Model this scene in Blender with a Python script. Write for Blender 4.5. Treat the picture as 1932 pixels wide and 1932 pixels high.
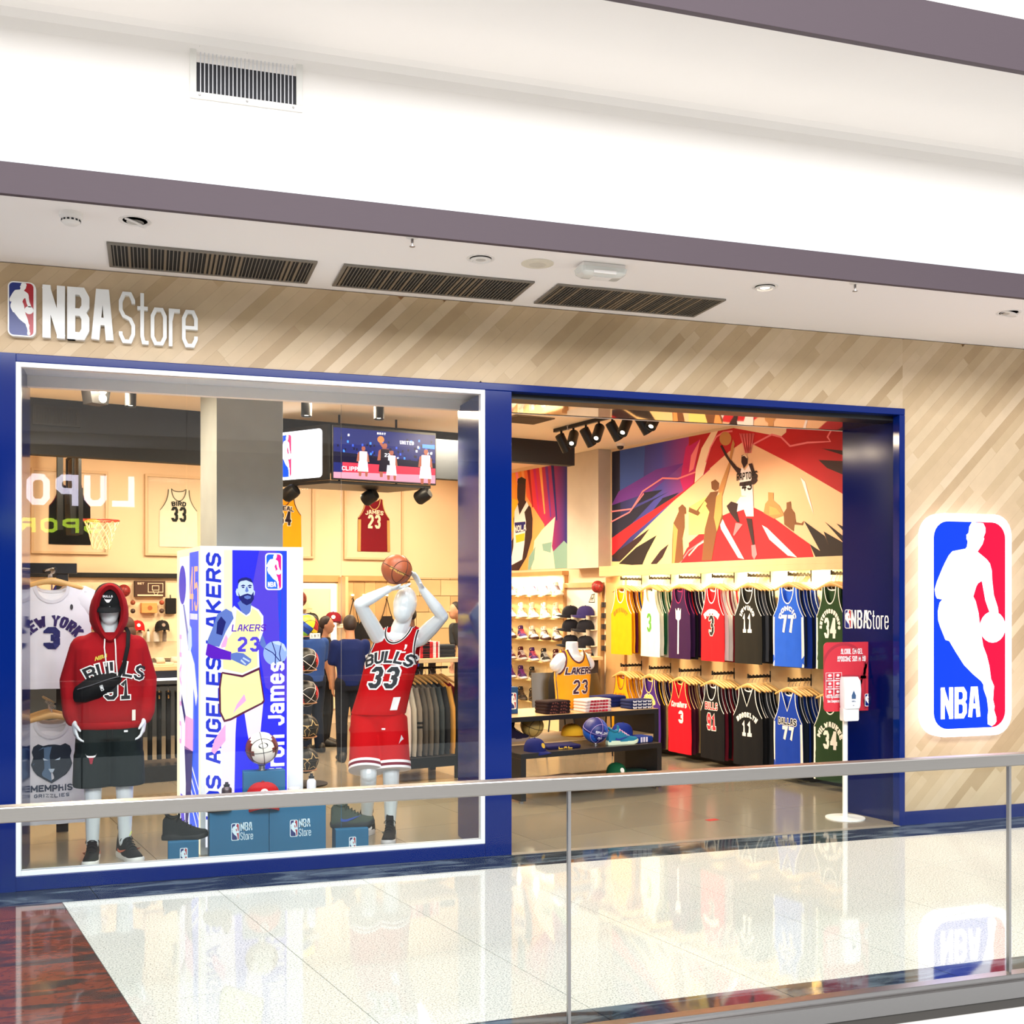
import bpy, bmesh, math, random
from mathutils import Vector, Matrix
random.seed(11)
for o in list(bpy.data.objects):
    bpy.data.objects.remove(o)
SC = bpy.context.scene
COL = SC.collection
PI = math.pi
R = math.radians

# ------------------------------------------------------------------ camera
YAW = R(17.93)
cam = bpy.data.cameras.new('camera')
cam.sensor_width = 36.0
cam.lens = 39.17
cam.shift_y = 164.0 / 1932.0
cam.clip_start = 0.05
cam_o = bpy.data.objects.new('camera', cam)
COL.objects.link(cam_o)
cam_o.location = (0.0, -7.068, 1.70)
cam_o.rotation_euler = (R(90), 0, -YAW)
SC.camera = cam_o

# ------------------------------------------------------------------ view
SC.view_settings.view_transform = 'Standard'
SC.view_settings.look = 'None'
SC.view_settings.exposure = 0.56
SC.view_settings.gamma = 1.0
SC.view_settings.use_curve_mapping = False

# ------------------------------------------------------------------ sky seen through the mall's glass roof
w = bpy.data.worlds.new('world')
SC.world = w
w.use_nodes = True
bg = w.node_tree.nodes['Background']
bg.inputs['Color'].default_value = (0.93, 0.97, 1.0, 1)
bg.inputs['Strength'].default_value = 0.95

AL = R(12.2)                      # the shop's own grid is turned 12.2 degrees from its front
CA, SA = math.cos(AL), math.sin(AL)


def I(u, v, z=0.0):               # shop grid (u across, v deep) to world
    return Vector((u * CA - v * SA, u * SA + v * CA, z))


def lamp(name, kind, loc, energy, color, aim=None, size=0.1, size_y=None, spot=60, blend=0.6):
    l = bpy.data.lights.new(name, kind)
    l.energy = energy
    l.color = color
    if kind == 'AREA':
        l.size = size
        if size_y:
            l.shape = 'RECTANGLE'
            l.size_y = size_y
    else:
        l.shadow_soft_size = size
    if kind == 'SPOT':
        l.spot_size = R(spot)
        l.spot_blend = blend
    o = bpy.data.objects.new(name, l)
    COL.objects.link(o)
    o.location = loc
    if aim is not None:
        d = Vector(aim) - Vector(loc)
        o.rotation_euler = d.to_track_quat('-Z', 'Y').to_euler()
    return o


WARM = (1.0, 0.80, 0.55)
# rows of ceiling downlights of the shop (track heads and recessed lamps)
for (u, v, e) in ((0.0, 2.3, 60), (2.0, 2.3, 60), (3.6, 2.3, 60),
                  (0.5, 5.5, 45), (2.3, 5.5, 50), (4.2, 5.5, 60), (3.9, 3.6, 60)):
    lamp('shop_ceiling_lamp', 'AREA', I(u, v, 3.40), e, WARM, I(u, v, 0), size=0.5)
for (u, v, tu, tv, tz, e) in ((0.4, 4.4, 0.6, 7.4, 1.7, 60), (2.0, 4.6, 2.0, 7.4, 2.0, 50), (3.6, 4.6, 3.6, 7.4, 2.0, 60),
                           (4.9, 5.4, 5.2, 7.4, 2.0, 60),
                           (4.3, 3.3, 6.1, 3.2, 1.4, 45), (4.35, 2.7, 6.1, 2.3, 1.4, 45), (4.4, 2.1, 6.1, 1.2, 1.4, 45),
                           (4.4, 1.7, 6.1, 0.4, 1.4, 40), (4.2, 4.6, 6.1, 5.5, 1.2, 60)):
    lamp('track_spot_lamp', 'SPOT', I(u, v, 3.22), e * 1.65, WARM, I(tu, tv, tz), size=0.05, spot=85)
# LED strips under the cabinet cornice of the jersey wall and inside the lit niches
for k in range(8):
    lamp('cabinet_strip_lamp', 'AREA', I(6.052, 0.1 + 0.5 * k, 2.0), 5, (1.0, 0.86, 0.5), I(6.13, 0.1 + 0.5 * k, 1.2), size=0.02, size_y=0.02)
for k in range(3):
    lamp('shoe_wall_strip_lamp', 'AREA', I(5.95, 5.3 + 0.45 * k, 1.98), 9, (1.0, 0.88, 0.6), I(6.15, 5.3 + 0.45 * k, 0.8), size=0.04, size_y=0.04)
for x, tx, e in ((-0.45, -0.3, 70), (0.0, -0.2, 50), (0.75, 0.7, 60), (1.25, 1.6, 60), (1.85, 1.6, 70)):
    lamp('window_fill_lamp', 'SPOT', (x, 0.16, 3.10), e * 0.5, (1.0, 0.95, 0.90), (tx, 0.55, 1.1), size=0.06, spot=75)  # added spots that brighten the mannequins; no fixtures belong to them
# LED line in the ceiling cove outside the shop
lamp('cove_strip_lamp', 'AREA', (2.6, -1.06, 3.9), 8, (1.0, 0.97, 0.93), (2.6, -1.02, 5), size=8.5, size_y=0.06)
# added fill lamp behind the camera, brightening the facade
lamp('facade_fill_lamp', 'AREA', (0.6, -11.0, 6.6), 1050, (0.97, 0.98, 1.0), (0.8, 0.0, 1.8), size=11, size_y=2.6)
# the one recessed downlight that is switched on in the soffit
lamp('soffit_downlight_lamp', 'SPOT', (3.66, -0.90, 3.63), 45, (1.0, 0.78, 0.55), (3.66, -0.5, 0), size=0.05, spot=110)

# ------------------------------------------------------------------ materials
MATS = {}


def lin(c):
    r = []
    for x in c:
        x /= 255.0
        r.append(x / 12.92 if x <= 0.04045 else ((x + 0.055) / 1.055) ** 2.4)
    return (r[0], r[1], r[2], 1.0)


def mat(name, col=(200, 200, 200), rough=0.5, metal=0.0, emit=0.0, noise=None, bump=0.0, spec=0.5, coat=0.0, stretch=None):
    """procedural Principled material; noise=(scale, amount) varies the colour, bump gives fine relief"""
    if name in MATS:
        return MATS[name]
    m = bpy.data.materials.new(name)
    m.use_nodes = True
    nt = m.node_tree
    b = nt.nodes['Principled BSDF']
    c = lin(col)
    b.inputs['Base Color'].default_value = c
    b.inputs['Roughness'].default_value = rough
    b.inputs['Metallic'].default_value = metal
    b.inputs['Specular IOR Level'].default_value = spec
    b.inputs['Coat Weight'].default_value = coat
    if emit:
        b.inputs['Emission Color'].default_value = c
        b.inputs['Emission Strength'].default_value = emit
        b.inputs['Base Color'].default_value = (c[0] * .12, c[1] * .12, c[2] * .12, 1)
        b.inputs['Specular IOR Level'].default_value = 0.15
    if noise or bump:
        tc = nt.nodes.new('ShaderNodeTexCoord')
        n = nt.nodes.new('ShaderNodeTexNoise')
        n.inputs['Scale'].default_value = noise[0] if noise else 60
        n.inputs['Detail'].default_value = 4
        src = tc.outputs['Object']
        if stretch:
            mp = nt.nodes.new('ShaderNodeMapping')
            mp.inputs['Scale'].default_value = stretch
            nt.links.new(src, mp.inputs['Vector'])
            src = mp.outputs['Vector']
        nt.links.new(src, n.inputs['Vector'])
        if noise:
            mx = nt.nodes.new('ShaderNodeMix')
            mx.data_type = 'RGBA'
            k = noise[1]
            mx.inputs['A'].default_value = (c[0] * (1 - k), c[1] * (1 - k), c[2] * (1 - k), 1)
            mx.inputs['B'].default_value = (min(1, c[0] * (1 + k)), min(1, c[1] * (1 + k)), min(1, c[2] * (1 + k)), 1)
            nt.links.new(n.outputs['Fac'], mx.inputs['Factor'])
            nt.links.new(mx.outputs['Result'], b.inputs['Base Color'])
            if emit:
                nt.links.new(mx.outputs['Result'], b.inputs['Emission Color'])
        if bump:
            bp = nt.nodes.new('ShaderNodeBump')
            bp.inputs['Strength'].default_value = bump
            bp.inputs['Distance'].default_value = 0.002
            nt.links.new(n.outputs['Fac'], bp.inputs['Height'])
            nt.links.new(bp.outputs['Normal'], b.inputs['Normal'])
    MATS[name] = m
    return m


def col(c, rough=0.8, **k):       # a plain coloured material named after its colour
    return mat('paint_%d_%d_%d_%d' % (c[0], c[1], c[2], int(rough * 100)), c, rough, **k)


def cloth(c):
    return mat('cloth_%d_%d_%d' % c, c, 0.85, noise=(9, 0.10), bump=0.25, spec=0.25)


def glow(c, e=1.0):
    return mat('glow_%d_%d_%d_%d' % (c[0], c[1], c[2], int(e * 100)), c, 0.35, emit=e)


def glass_mat(name, tint, ior=1.5, rough=0.0, gl=1.0):
    m = bpy.data.materials.new(name)
    m.use_nodes = True
    nt = m.node_tree
    nt.nodes.remove(nt.nodes['Principled BSDF'])
    out = nt.nodes['Material Output']
    tr = nt.nodes.new('ShaderNodeBsdfTransparent')
    tr.inputs['Color'].default_value = tint
    g = nt.nodes.new('ShaderNodeBsdfGlossy')
    g.inputs['Roughness'].default_value = rough
    g.inputs['Color'].default_value = (gl, gl, gl, 1)
    fr = nt.nodes.new('ShaderNodeFresnel')
    fr.inputs['IOR'].default_value = ior
    mx = nt.nodes.new('ShaderNodeMixShader')
    nt.links.new(fr.outputs[0], mx.inputs[0])
    nt.links.new(tr.outputs[0], mx.inputs[1])
    nt.links.new(g.outputs[0], mx.inputs[2])
    nt.links.new(mx.outputs[0], out.inputs['Surface'])
    MATS[name] = m
    return m


WINDOW_GLASS = glass_mat('window_glass', (0.96, 0.975, 0.98, 1), 1.30)
RAIL_GLASS = glass_mat('railing_glass', (0.945, 0.97, 0.96, 1), 1.18)
CLEAR = glass_mat('clear_acrylic', (0.96, 0.96, 0.96, 1), 1.06)


def granite(name, base, speck, vein=None, rough=0.03, scale=160):
    m = bpy.data.materials.new(name)
    m.use_nodes = True
    nt = m.node_tree
    b = nt.nodes['Principled BSDF']
    tc = nt.nodes.new('ShaderNodeTexCoord')
    n = nt.nodes.new('ShaderNodeTexNoise')
    n.inputs['Scale'].default_value = scale
    n.inputs['Detail'].default_value = 3
    nt.links.new(tc.outputs['Object'], n.inputs['Vector'])
    cr = nt.nodes.new('ShaderNodeValToRGB')
    cr.color_ramp.elements[0].position = 0.36
    cr.color_ramp.elements[0].color = lin(speck)
    cr.color_ramp.elements[1].position = 0.52
    cr.color_ramp.elements[1].color = lin(base)
    nt.links.new(n.outputs['Fac'], cr.inputs['Fac'])
    last = cr.outputs['Color']
    if vein:
        n2 = nt.nodes.new('ShaderNodeTexNoise')
        mp = nt.nodes.new('ShaderNodeMapping')
        mp.inputs['Scale'].default_value = (1.2, 5.0, 3)
        nt.links.new(tc.outputs['Object'], mp.inputs['Vector'])
        nt.links.new(mp.outputs['Vector'], n2.inputs['Vector'])
        n2.inputs['Scale'].default_value = 1.6
        n2.inputs['Detail'].default_value = 6
        n2.inputs['Distortion'].default_value = 1.2
        c2 = nt.nodes.new('ShaderNodeValToRGB')
        c2.color_ramp.elements[0].position = 0.47
        c2.color_ramp.elements[0].color = (0, 0, 0, 1)
        c2.color_ramp.elements[1].position = 0.62
        c2.color_ramp.elements[1].color = (1, 1, 1, 1)
        nt.links.new(n2.outputs['Fac'], c2.inputs['Fac'])
        mx = nt.nodes.new('ShaderNodeMix')
        mx.data_type = 'RGBA'
        nt.links.new(c2.outputs['Color'], mx.inputs['Factor'])
        nt.links.new(last, mx.inputs['A'])
        mx.inputs['B'].default_value = lin(vein)
        last = mx.outputs['Result']
    nt.links.new(last, b.inputs['Base Color'])
    b.inputs['Roughness'].default_value = rough
    MATS[name] = m
    return m


# ------------------------------------------------------------------ mesh builder
class MB:
    def __init__(s, M=None):
        s.v, s.f, s.m = [], [], []
        s.M = M or Matrix()

    def add(s, vs, fs, m=0):
        b = len(s.v)
        M = s.M
        s.v += [tuple(M @ Vector(p)) for p in vs]
        s.f += [tuple(i + b for i in f) for f in fs]
        s.m += ([m] * len(fs)) if isinstance(m, int) else list(m)
        return s

    def box(s, x0, x1, y0, y1, z0, z1, m=0):
        return s.add([(x0, y0, z0), (x1, y0, z0), (x1, y1, z0), (x0, y1, z0), (x0, y0, z1), (x1, y0, z1), (x1, y1, z1), (x0, y1, z1)],
                     [(0, 3, 2, 1), (4, 5, 6, 7), (0, 1, 5, 4), (1, 2, 6, 5), (2, 3, 7, 6), (3, 0, 4, 7)], m)

    def prism(s, pts, y0, y1, m=0):          # outline in x, z; from y0 (front) to y1
        n = len(pts)
        vs = [(x, y0, z) for x, z in pts] + [(x, y1, z) for x, z in pts]
        fs = [tuple(range(n)), tuple(range(2 * n - 1, n - 1, -1))] + [(i, i + n, (i + 1) % n + n, (i + 1) % n) for i in range(n)]
        return s.add(vs, fs, m)

    def slab(s, pts, z0, z1, m=0):           # outline in x, y; from z0 to z1
        n = len(pts)
        vs = [(x, y, z0) for x, y in pts] + [(x, y, z1) for x, y in pts]
        fs = [tuple(range(n - 1, -1, -1)), tuple(range(n, 2 * n))] + [(i, (i + 1) % n, (i + 1) % n + n, i + n) for i in range(n)]
        return s.add(vs, fs, m)

    def flat(s, pts, y, m=0):                # print: outline in x, z on the plane y
        return s.add([(x, y, z) for x, z in pts], [tuple(range(len(pts)))], m)

    def loft(s, rings, m=0, caps=True, closed=False):
        n = len(rings[0])
        vs = [p for r in rings for p in r]
        fs, ms = [], []
        k = len(rings)
        for i in range(k if closed else k - 1):
            a, b = i * n, ((i + 1) % k) * n
            for j in range(n):
                fs.append((a + j, a + (j + 1) % n, b + (j + 1) % n, b + j))
                ms.append(m if isinstance(m, int) else m(i, j))
        if caps and not closed:
            fs.append(tuple(range(n - 1, -1, -1)))
            fs.append(tuple(range((k - 1) * n, k * n)))
            ms += [m if isinstance(m, int) else m(0, 0), m if isinstance(m, int) else m(k - 2, 0)]
        return s.add(vs, fs, ms)

    def tube(s, path, r, n=8, m=0, closed=False, flat=1.0):
        P = [Vector(p) for p in path]
        k = len(P)
        rings = []
        up = None
        for i in range(k):
            if closed:
                t = P[(i + 1) % k] - P[i - 1]
            else:
                t = P[min(i + 1, k - 1)] - P[max(i - 1, 0)]
            t.normalize()
            if up is None:
                up = Vector((0, 0, 1)) if abs(t.z) < 0.9 else Vector((0, 1, 0))
            a = t.cross(up)
            if a.length < 1e-4:
                a = t.orthogonal()
            a.normalize()
            b = a.cross(t)
            up = b
            rr = r[i] if isinstance(r, (list, tuple)) else r
            ra, rb = (rr if isinstance(rr, tuple) else (rr, rr * flat))
            rings.append([tuple(P[i] + a * (math.cos(2 * PI * j / n) * ra) + b * (math.sin(2 * PI * j / n) * rb)) for j in range(n)])
        return s.loft(rings, m, True, closed)

    def lathe(s, prof, n=16, m=0, c=(0, 0, 0)):
        rings = [[(c[0] + r * math.cos(2 * PI * j / n), c[1] + r * math.sin(2 * PI * j / n), c[2] + z) for j in range(n)] for r, z in prof]
        return s.loft(rings, m, True)

    def ball(s, c, r, nu=16, nv=10, m=0):
        if not isinstance(r, (tuple, list)):
            r = (r, r, r)
        vs = [(c[0], c[1], c[2] + r[2])]
        for i in range(1, nv):
            t = PI * i / nv
            for j in range(nu):
                p = 2 * PI * j / nu
                vs.append((c[0] + r[0] * math.sin(t) * math.cos(p), c[1] + r[1] * math.sin(t) * math.sin(p), c[2] + r[2] * math.cos(t)))
        vs.append((c[0], c[1], c[2] - r[2]))
        fs, ms = [], []

        def mm(f):
            if isinstance(m, int):
                return m
            q = Vector((0, 0, 0))
            for i in f:
                q += Vector(vs[i]) - Vector(c)
            q.normalize()
            return m(q)
        for j in range(nu):
            fs.append((0, 1 + j, 1 + (j + 1) % nu))
        for i in range(nv - 2):
            a, b = 1 + i * nu, 1 + (i + 1) * nu
            for j in range(nu):
                fs.append((a + j, b + j, b + (j + 1) % nu, a + (j + 1) % nu))
        a = 1 + (nv - 2) * nu
        for j in range(nu):
            fs.append((a + j, len(vs) - 1, a + (j + 1) % nu))
        ms = [mm(f) for f in fs]
        return s.add(vs, fs, ms)

    def mesh(s, name, mats, smooth=0):
        me = bpy.data.meshes.new(name)
        me.from_pydata(s.v, [], s.f)
        for m in (mats if isinstance(mats, (list, tuple)) else [mats]):
            me.materials.append(m)
        if any(s.m):
            me.polygons.foreach_set('material_index', s.m)
        if smooth:
            me.shade_smooth()
            me.set_sharp_from_angle(angle=R(smooth))
        me.update()
        return me

    def build(s, name, mats, parent=None, smooth=0, bevel=0, loc=None, rz=0, solid=0, remesh=0, msmooth=0, sub=0):
        me = s.mesh(name, mats, smooth)
        o = bpy.data.objects.new(name, me)
        COL.objects.link(o)
        if parent:
            o.parent = parent
        if loc is not None:
            o.location = loc
        o.rotation_euler[2] = rz
        if remesh:
            md = o.modifiers.new('Remesh', 'REMESH')
            md.mode = 'VOXEL'
            md.voxel_size = remesh
            md.use_smooth_shade = True
            if msmooth:
                md = o.modifiers.new('Smooth', 'SMOOTH')
                md.iterations = msmooth
                md.factor = 0.5
        if sub:
            md = o.modifiers.new('Sub', 'SUBSURF')
            md.levels = sub
            md.render_levels = sub
        if solid:
            md = o.modifiers.new('Solid', 'SOLIDIFY')
            md.thickness = solid
            md.offset = 0
        if bevel:
            md = o.modifiers.new('Bevel', 'BEVEL')
            md.width = bevel
            md.segments = 2
            md.limit_method = 'ANGLE'
        return o


def tag(o, label=None, cat=None, group=None, kind=None):
    if label:
        o['label'] = label
    if cat:
        o['category'] = cat
    if group:
        o['group'] = group
    if kind:
        o['kind'] = kind
    return o


def thing(name, label, cat, loc=(0, 0, 0), rz=0.0, group=None):
    o = bpy.data.objects.new(name, None)
    o.empty_display_size = 0.1
    COL.objects.link(o)
    o.location = loc
    o.rotation_euler[2] = rz
    return tag(o, label, cat, group)


def link_copy(src, parent=None, mats=None):
    c = src.copy()
    COL.objects.link(c)
    if parent:
        c.parent = parent
    if mats:
        for i, m in enumerate(mats):
            c.material_slots[i].link = 'OBJECT'
            c.material_slots[i].material = m
    return c


def struct(name, mb, mats, parent=None, **k):
    o = mb.build(name, mats, parent, **k)
    if not parent:
        o['kind'] = 'structure'
    return o


def clip(poly, a, b, c):                    # keep a*x + b*y <= c
    out = []
    n = len(poly)
    for i in range(n):
        p, q = poly[i], poly[(i + 1) % n]
        dp, dq = a * p[0] + b * p[1] - c, a * q[0] + b * q[1] - c
        if dp <= 0:
            out.append(p)
        if (dp < 0 < dq) or (dq < 0 < dp):
            t = dp / (dp - dq)
            out.append((p[0] + (q[0] - p[0]) * t, p[1] + (q[1] - p[1]) * t))
    return out


def area(poly):
    return 0.5 * sum(poly[i][0] * poly[(i + 1) % len(poly)][1] - poly[(i + 1) % len(poly)][0] * poly[i][1] for i in range(len(poly)))


def rrect(x0, x1, z0, z1, r, n=6):
    p = []
    for cx, cz, a in ((x1 - r, z1 - r, 0), (x0 + r, z1 - r, 90), (x0 + r, z0 + r, 180), (x1 - r, z0 + r, 270)):
        for i in range(n + 1):
            t = R(a + 90.0 * i / n)
            p.append((cx + r * math.cos(t), cz + r * math.sin(t)))
    return p


def ell(cx, cz, rx, rz, n=20, a0=0):
    return [(cx + rx * math.cos(2 * PI * i / n + a0), cz + rz * math.sin(2 * PI * i / n + a0)) for i in range(n)]


# ------------------------------------------------------------------ lettering drawn as strokes
GL = {
    'A': [[(0, 0), (.3, 1), (.7, 1), (1, 0)], [(.12, .36), (.88, .36)]],
    'B': [[(0, 0), (0, 1), (.75, 1), (1, .86), (1, .66), (.75, .53), (0, .53)], [(.75, .53), (1, .4), (1, .14), (.75, 0), (0, 0)]],
    'C': [[(1, .72), (1, .82), (.75, 1), (.25, 1), (0, .82), (0, .18), (.25, 0), (.75, 0), (1, .18), (1, .28)]],
    'D': [[(0, 0), (0, 1), (.65, 1), (1, .8), (1, .2), (.65, 0), (0, 0)]],
    'E': [[(1, 1), (0, 1), (0, 0), (1, 0)], [(0, .52), (.8, .52)]],
    'F': [[(1, 1), (0, 1), (0, 0)], [(0, .52), (.8, .52)]],
    'G': [[(1, .75), (1, .82), (.75, 1), (.25, 1), (0, .82), (0, .18), (.25, 0), (.75, 0), (1, .18), (1, .48), (.55, .48)]],
    'H': [[(0, 0), (0, 1)], [(1, 0), (1, 1)], [(0, .5), (1, .5)]],
    'I': [[(.5, 0), (.5, 1)]],
    'J': [[(1, 1), (1, .18), (.75, 0), (.25, 0), (0, .18), (0, .3)]],
    'K': [[(0, 0), (0, 1)], [(1, 1), (.05, .45)], [(.3, .58), (1, 0)]],
    'L': [[(0, 1), (0, 0), (1, 0)]],
    'M': [[(0, 0), (0, 1)], [(1, 0), (1, 1)], [(0, 1), (.5, .25)], [(.5, .25), (1, 1)]],
    'N': [[(0, 0), (0, 1)], [(1, 0), (1, 1)], [(0, 1), (1, 0)]],
    'O': [[(.25, 0), (0, .18), (0, .82), (.25, 1), (.75, 1), (1, .82), (1, .18), (.75, 0), (.25, 0)]],
    'P': [[(0, 0), (0, 1), (.75, 1), (1, .86), (1, .6), (.75, .46), (0, .46)]],
    'Q': [[(.25, 0), (0, .18), (0, .82), (.25, 1), (.75, 1), (1, .82), (1, .18), (.75, 0), (.25, 0)], [(.6, .25), (1, 0)]],
    'R': [[(0, 0), (0, 1), (.75, 1), (1, .86), (1, .62), (.75, .48), (0, .48)], [(.6, .48), (1, 0)]],
    'S': [[(1, .80), (1, .86), (.75, 1), (.25, 1), (0, .84), (0, .66), (.25, .53), (.75, .47), (1, .34), (1, .16), (.75, 0), (.25, 0), (0, .14), (0, .20)]],
    'T': [[(0, 1), (1, 1)], [(.5, 1), (.5, 0)]],
    'U': [[(0, 1), (0, .18), (.25, 0), (.75, 0), (1, .18), (1, 1)]],
    'V': [[(0, 1), (.5, 0)], [(.5, 0), (1, 1)]],
    'W': [[(0, 1), (.22, 0)], [(.22, 0), (.5, .7)], [(.5, .7), (.78, 0)], [(.78, 0), (1, 1)]],
    'X': [[(0, 0), (1, 1)], [(0, 1), (1, 0)]],
    'Y': [[(0, 1), (.5, .45), (1, 1)], [(.5, .45), (.5, 0)]],
    'Z': [[(0, 1), (1, 1), (0, 0), (1, 0)]],
    '0': [[(.25, 0), (0, .18), (0, .82), (.25, 1), (.75, 1), (1, .82), (1, .18), (.75, 0), (.25, 0)]],
    '1': [[(.1, .8), (.55, 1), (.55, 0)], [(.15, 0), (.95, 0)]],
    '2': [[(0, .78), (0, .86), (.25, 1), (.75, 1), (1, .84), (1, .62), (0, .12), (0, 0), (1, 0)]],
    '3': [[(0, .80), (0, .86), (.25, 1), (.75, 1), (1, .84), (1, .65), (.75, .52), (.4, .52)], [(.75, .52), (1, .38), (1, .16), (.75, 0), (.25, 0), (0, .14), (0, .20)]],
    '4': [[(.75, 0), (.75, 1)], [(.75, 1), (0, .3)], [(0, .3), (1, .3)]],
    '5': [[(1, 1), (0, 1), (0, .55), (.75, .6), (1, .45), (1, .16), (.75, 0), (.25, 0), (0, .16)]],
    '7': [[(0, 1), (1, 1), (.4, 0)]],
    '9': [[(1, .5), (.25, .45), (0, .6), (0, .84), (.25, 1), (.75, 1), (1, .84), (1, .16), (.75, 0), (.25, 0), (0, .14), (0, .20)]],
    's': [[(1, .55), (.75, .7), (.25, .7), (0, .55), (.1, .4), (.9, .3), (1, .14), (.75, 0), (.25, 0), (0, .14)]],
    't': [[(.4, 1), (.4, .14), (.6, 0), (1, 0)], [(0, .72), (.9, .72)]],
    'o': [[(.25, 0), (0, .14), (0, .58), (.25, .72), (.75, .72), (1, .58), (1, .14), (.75, 0), (.25, 0)]],
    'r': [[(0, 0), (0, .72)], [(0, .5), (.3, .72), (1, .72)]],
    'e': [[(0, .38), (1, .38), (1, .58), (.75, .72), (.25, .72), (0, .58), (0, .14), (.25, 0), (.75, 0), (1, .14), (1, .2)]],
    'n': [[(0, 0), (0, .72)], [(0, .55), (.3, .72), (.75, .72), (1, .58), (1, 0)]],
    'm': [[(0, 0), (0, .72), (.35, .72), (.5, .6), (.5, 0)], [(.5, .6), (.65, .72), (.85, .72), (1, .6), (1, 0)]],
    'l': [[(.5, 0), (.5, 1)]],
    'v': [[(0, .72), (.5, 0), (1, .72)]],
    'a': [[(0, .6), (.2, .72), (.75, .72), (1, .58), (1, 0)], [(1, .4), (.25, .4), (0, .3), (0, .12), (.25, 0), (.7, 0), (1, .14)]],
    'i': [[(.5, 0), (.5, .72)], [(.5, .92), (.5, 1)]],
    'd': [[(1, 1), (1, 0), (.25, 0), (0, .14), (0, .58), (.25, .72), (1, .72)]],
    'c': [[(1, .55), (.75, .72), (.25, .72), (0, .58), (0, .14), (.25, 0), (.75, 0), (1, .15)]],
    'p': [[(0, -.28), (0, .72), (.75, .72), (1, .58), (1, .14), (.75, 0), (0, 0)]],
    'u': [[(0, .72), (0, .14), (.25, 0), (1, 0)], [(1, .72), (1, 0)]],
    'g': [[(1, 0), (.25, 0), (0, .14), (0, .58), (.25, .72), (1, .72), (1, -.15), (.75, -.28), (.1, -.28)]],
    '-': [[(0, .45), (1, .45)]],
    '~': [[(0, 1.22), (.3, 1.32), (.6, 1.22), (1, 1.32)]],
    '.': [[(.4, 0), (.6, 0)]],
}
GW = {'I': .42, 'i': .4, 'l': .4, 'M': 1.3, 'W': 1.35, 'm': 1.5, '1': .8, '-': .7, '.': .5, 't': .7, 'r': .7}


def stroke(pts, t, ext, sub=0.0):
    """a polyline of thickness t as mitred quads; ends pushed out by ext"""
    P = [Vector(p) for p in pts]
    closed = (P[0] - P[-1]).length < 1e-6
    if closed:
        P = P[:-1]
    elif ext:
        a, b = (P[0] - P[1]).normalized(), (P[-1] - P[-2]).normalized()
        P[0] = P[0] + a * (ext if min(abs(a.x), abs(a.y)) < 1e-4 else ext * .6)
        P[-1] = P[-1] + b * (ext if min(abs(b.x), abs(b.y)) < 1e-4 else ext * .6)
    n = len(P)
    L, Rr = [], []
    for i in range(n):
        if closed or 0 < i < n - 1:
            a = (P[i] - P[i - 1]).normalized()
            b = (P[(i + 1) % n] - P[i]).normalized()
        else:
            a = b = (P[1] - P[0]).normalized() if i == 0 else (P[-1] - P[-2]).normalized()
        na, nb = Vector((-a.y, a.x)), Vector((-b.y, b.x))
        mdir = na + nb
        if mdir.length < 1e-4:
            mdir = na
        mdir.normalize()
        k = t / 2 / max(0.35, mdir.dot(na)) if mdir.dot(na) > 0.42 else t * 0.55
        L.append(P[i] + mdir * k)
        Rr.append(P[i] - mdir * k)
    out = []
    for i in range(n if closed else n - 1):
        j = (i + 1) % n
        m = max(1, int((P[j] - P[i]).length / sub + 0.5)) if sub else 1
        for q in range(m):
            a, b = q / m, (q + 1) / m
            out.append([L[i].lerp(L[j], a), Rr[i].lerp(Rr[j], a), Rr[i].lerp(Rr[j], b), L[i].lerp(L[j], b)])
    return out


def text(s, h, wd, gap, t, t2=None, arch=0.0, sub=0.0, slant=0.0, grow=0.0, sq=True):
    """quads of a line of lettering centred on x = 0, baseline on y = 0. wd = letter width, t = stroke, t2 = drawn stroke (outline),
    arch = radius of the arc it stands on, grow = letters get taller towards the middle"""
    t2 = t2 or t
    ws = [wd * GW.get(c, 1.0) if c != ' ' else wd * .55 for c in s]
    tot = sum(ws) + gap * (len(s) - 1)
    x = -tot / 2
    out = []
    for c, wv in zip(s, ws):
        if c in GL:
            for pl in GL[c]:
                pts = [(x + t / 2 + p[0] * (wv - t), t / 2 + p[1] * (h - t)) for p in pl]
                for q in stroke(pts, t2, (t2 - t) / 2 if c in '23569SCGJse' else t2 / 2, sub):
                    r = []
                    for p in q:
                        px, py = p
                        if grow:
                            py *= 1 + grow * math.cos(min(1.5, abs(px) / tot * 2.6))
                        px += slant * py
                        if arch:
                            a = px / arch
                            px, py = (arch + py) * math.sin(a), (arch + py) * math.cos(a) - arch
                        r.append((px, py))
                    out.append(r)
        x += wv + gap
    return out


def put(mb, quads, F, m=0):
    """place flat lettering through F(x, y) -> 3D point"""
    for q in quads:
        mb.add([F(p[0], p[1]) for p in q], [tuple(range(len(q)))], m)
    return mb


def plane(x0, z0, y, sx=1.0):
    return lambda x, z: (x0 + x * sx, y, z0 + z)


def put3(mb, quads, x0, z0, y0, y1, m=0):
    """solid raised letters"""
    for q in quads:
        i = len(mb.f)
        mb.prism([(x0 + p[0], z0 + p[1]) for p in q], y0 - 4e-6 * i, y1 - 4e-6 * i, m)
    return mb


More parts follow.
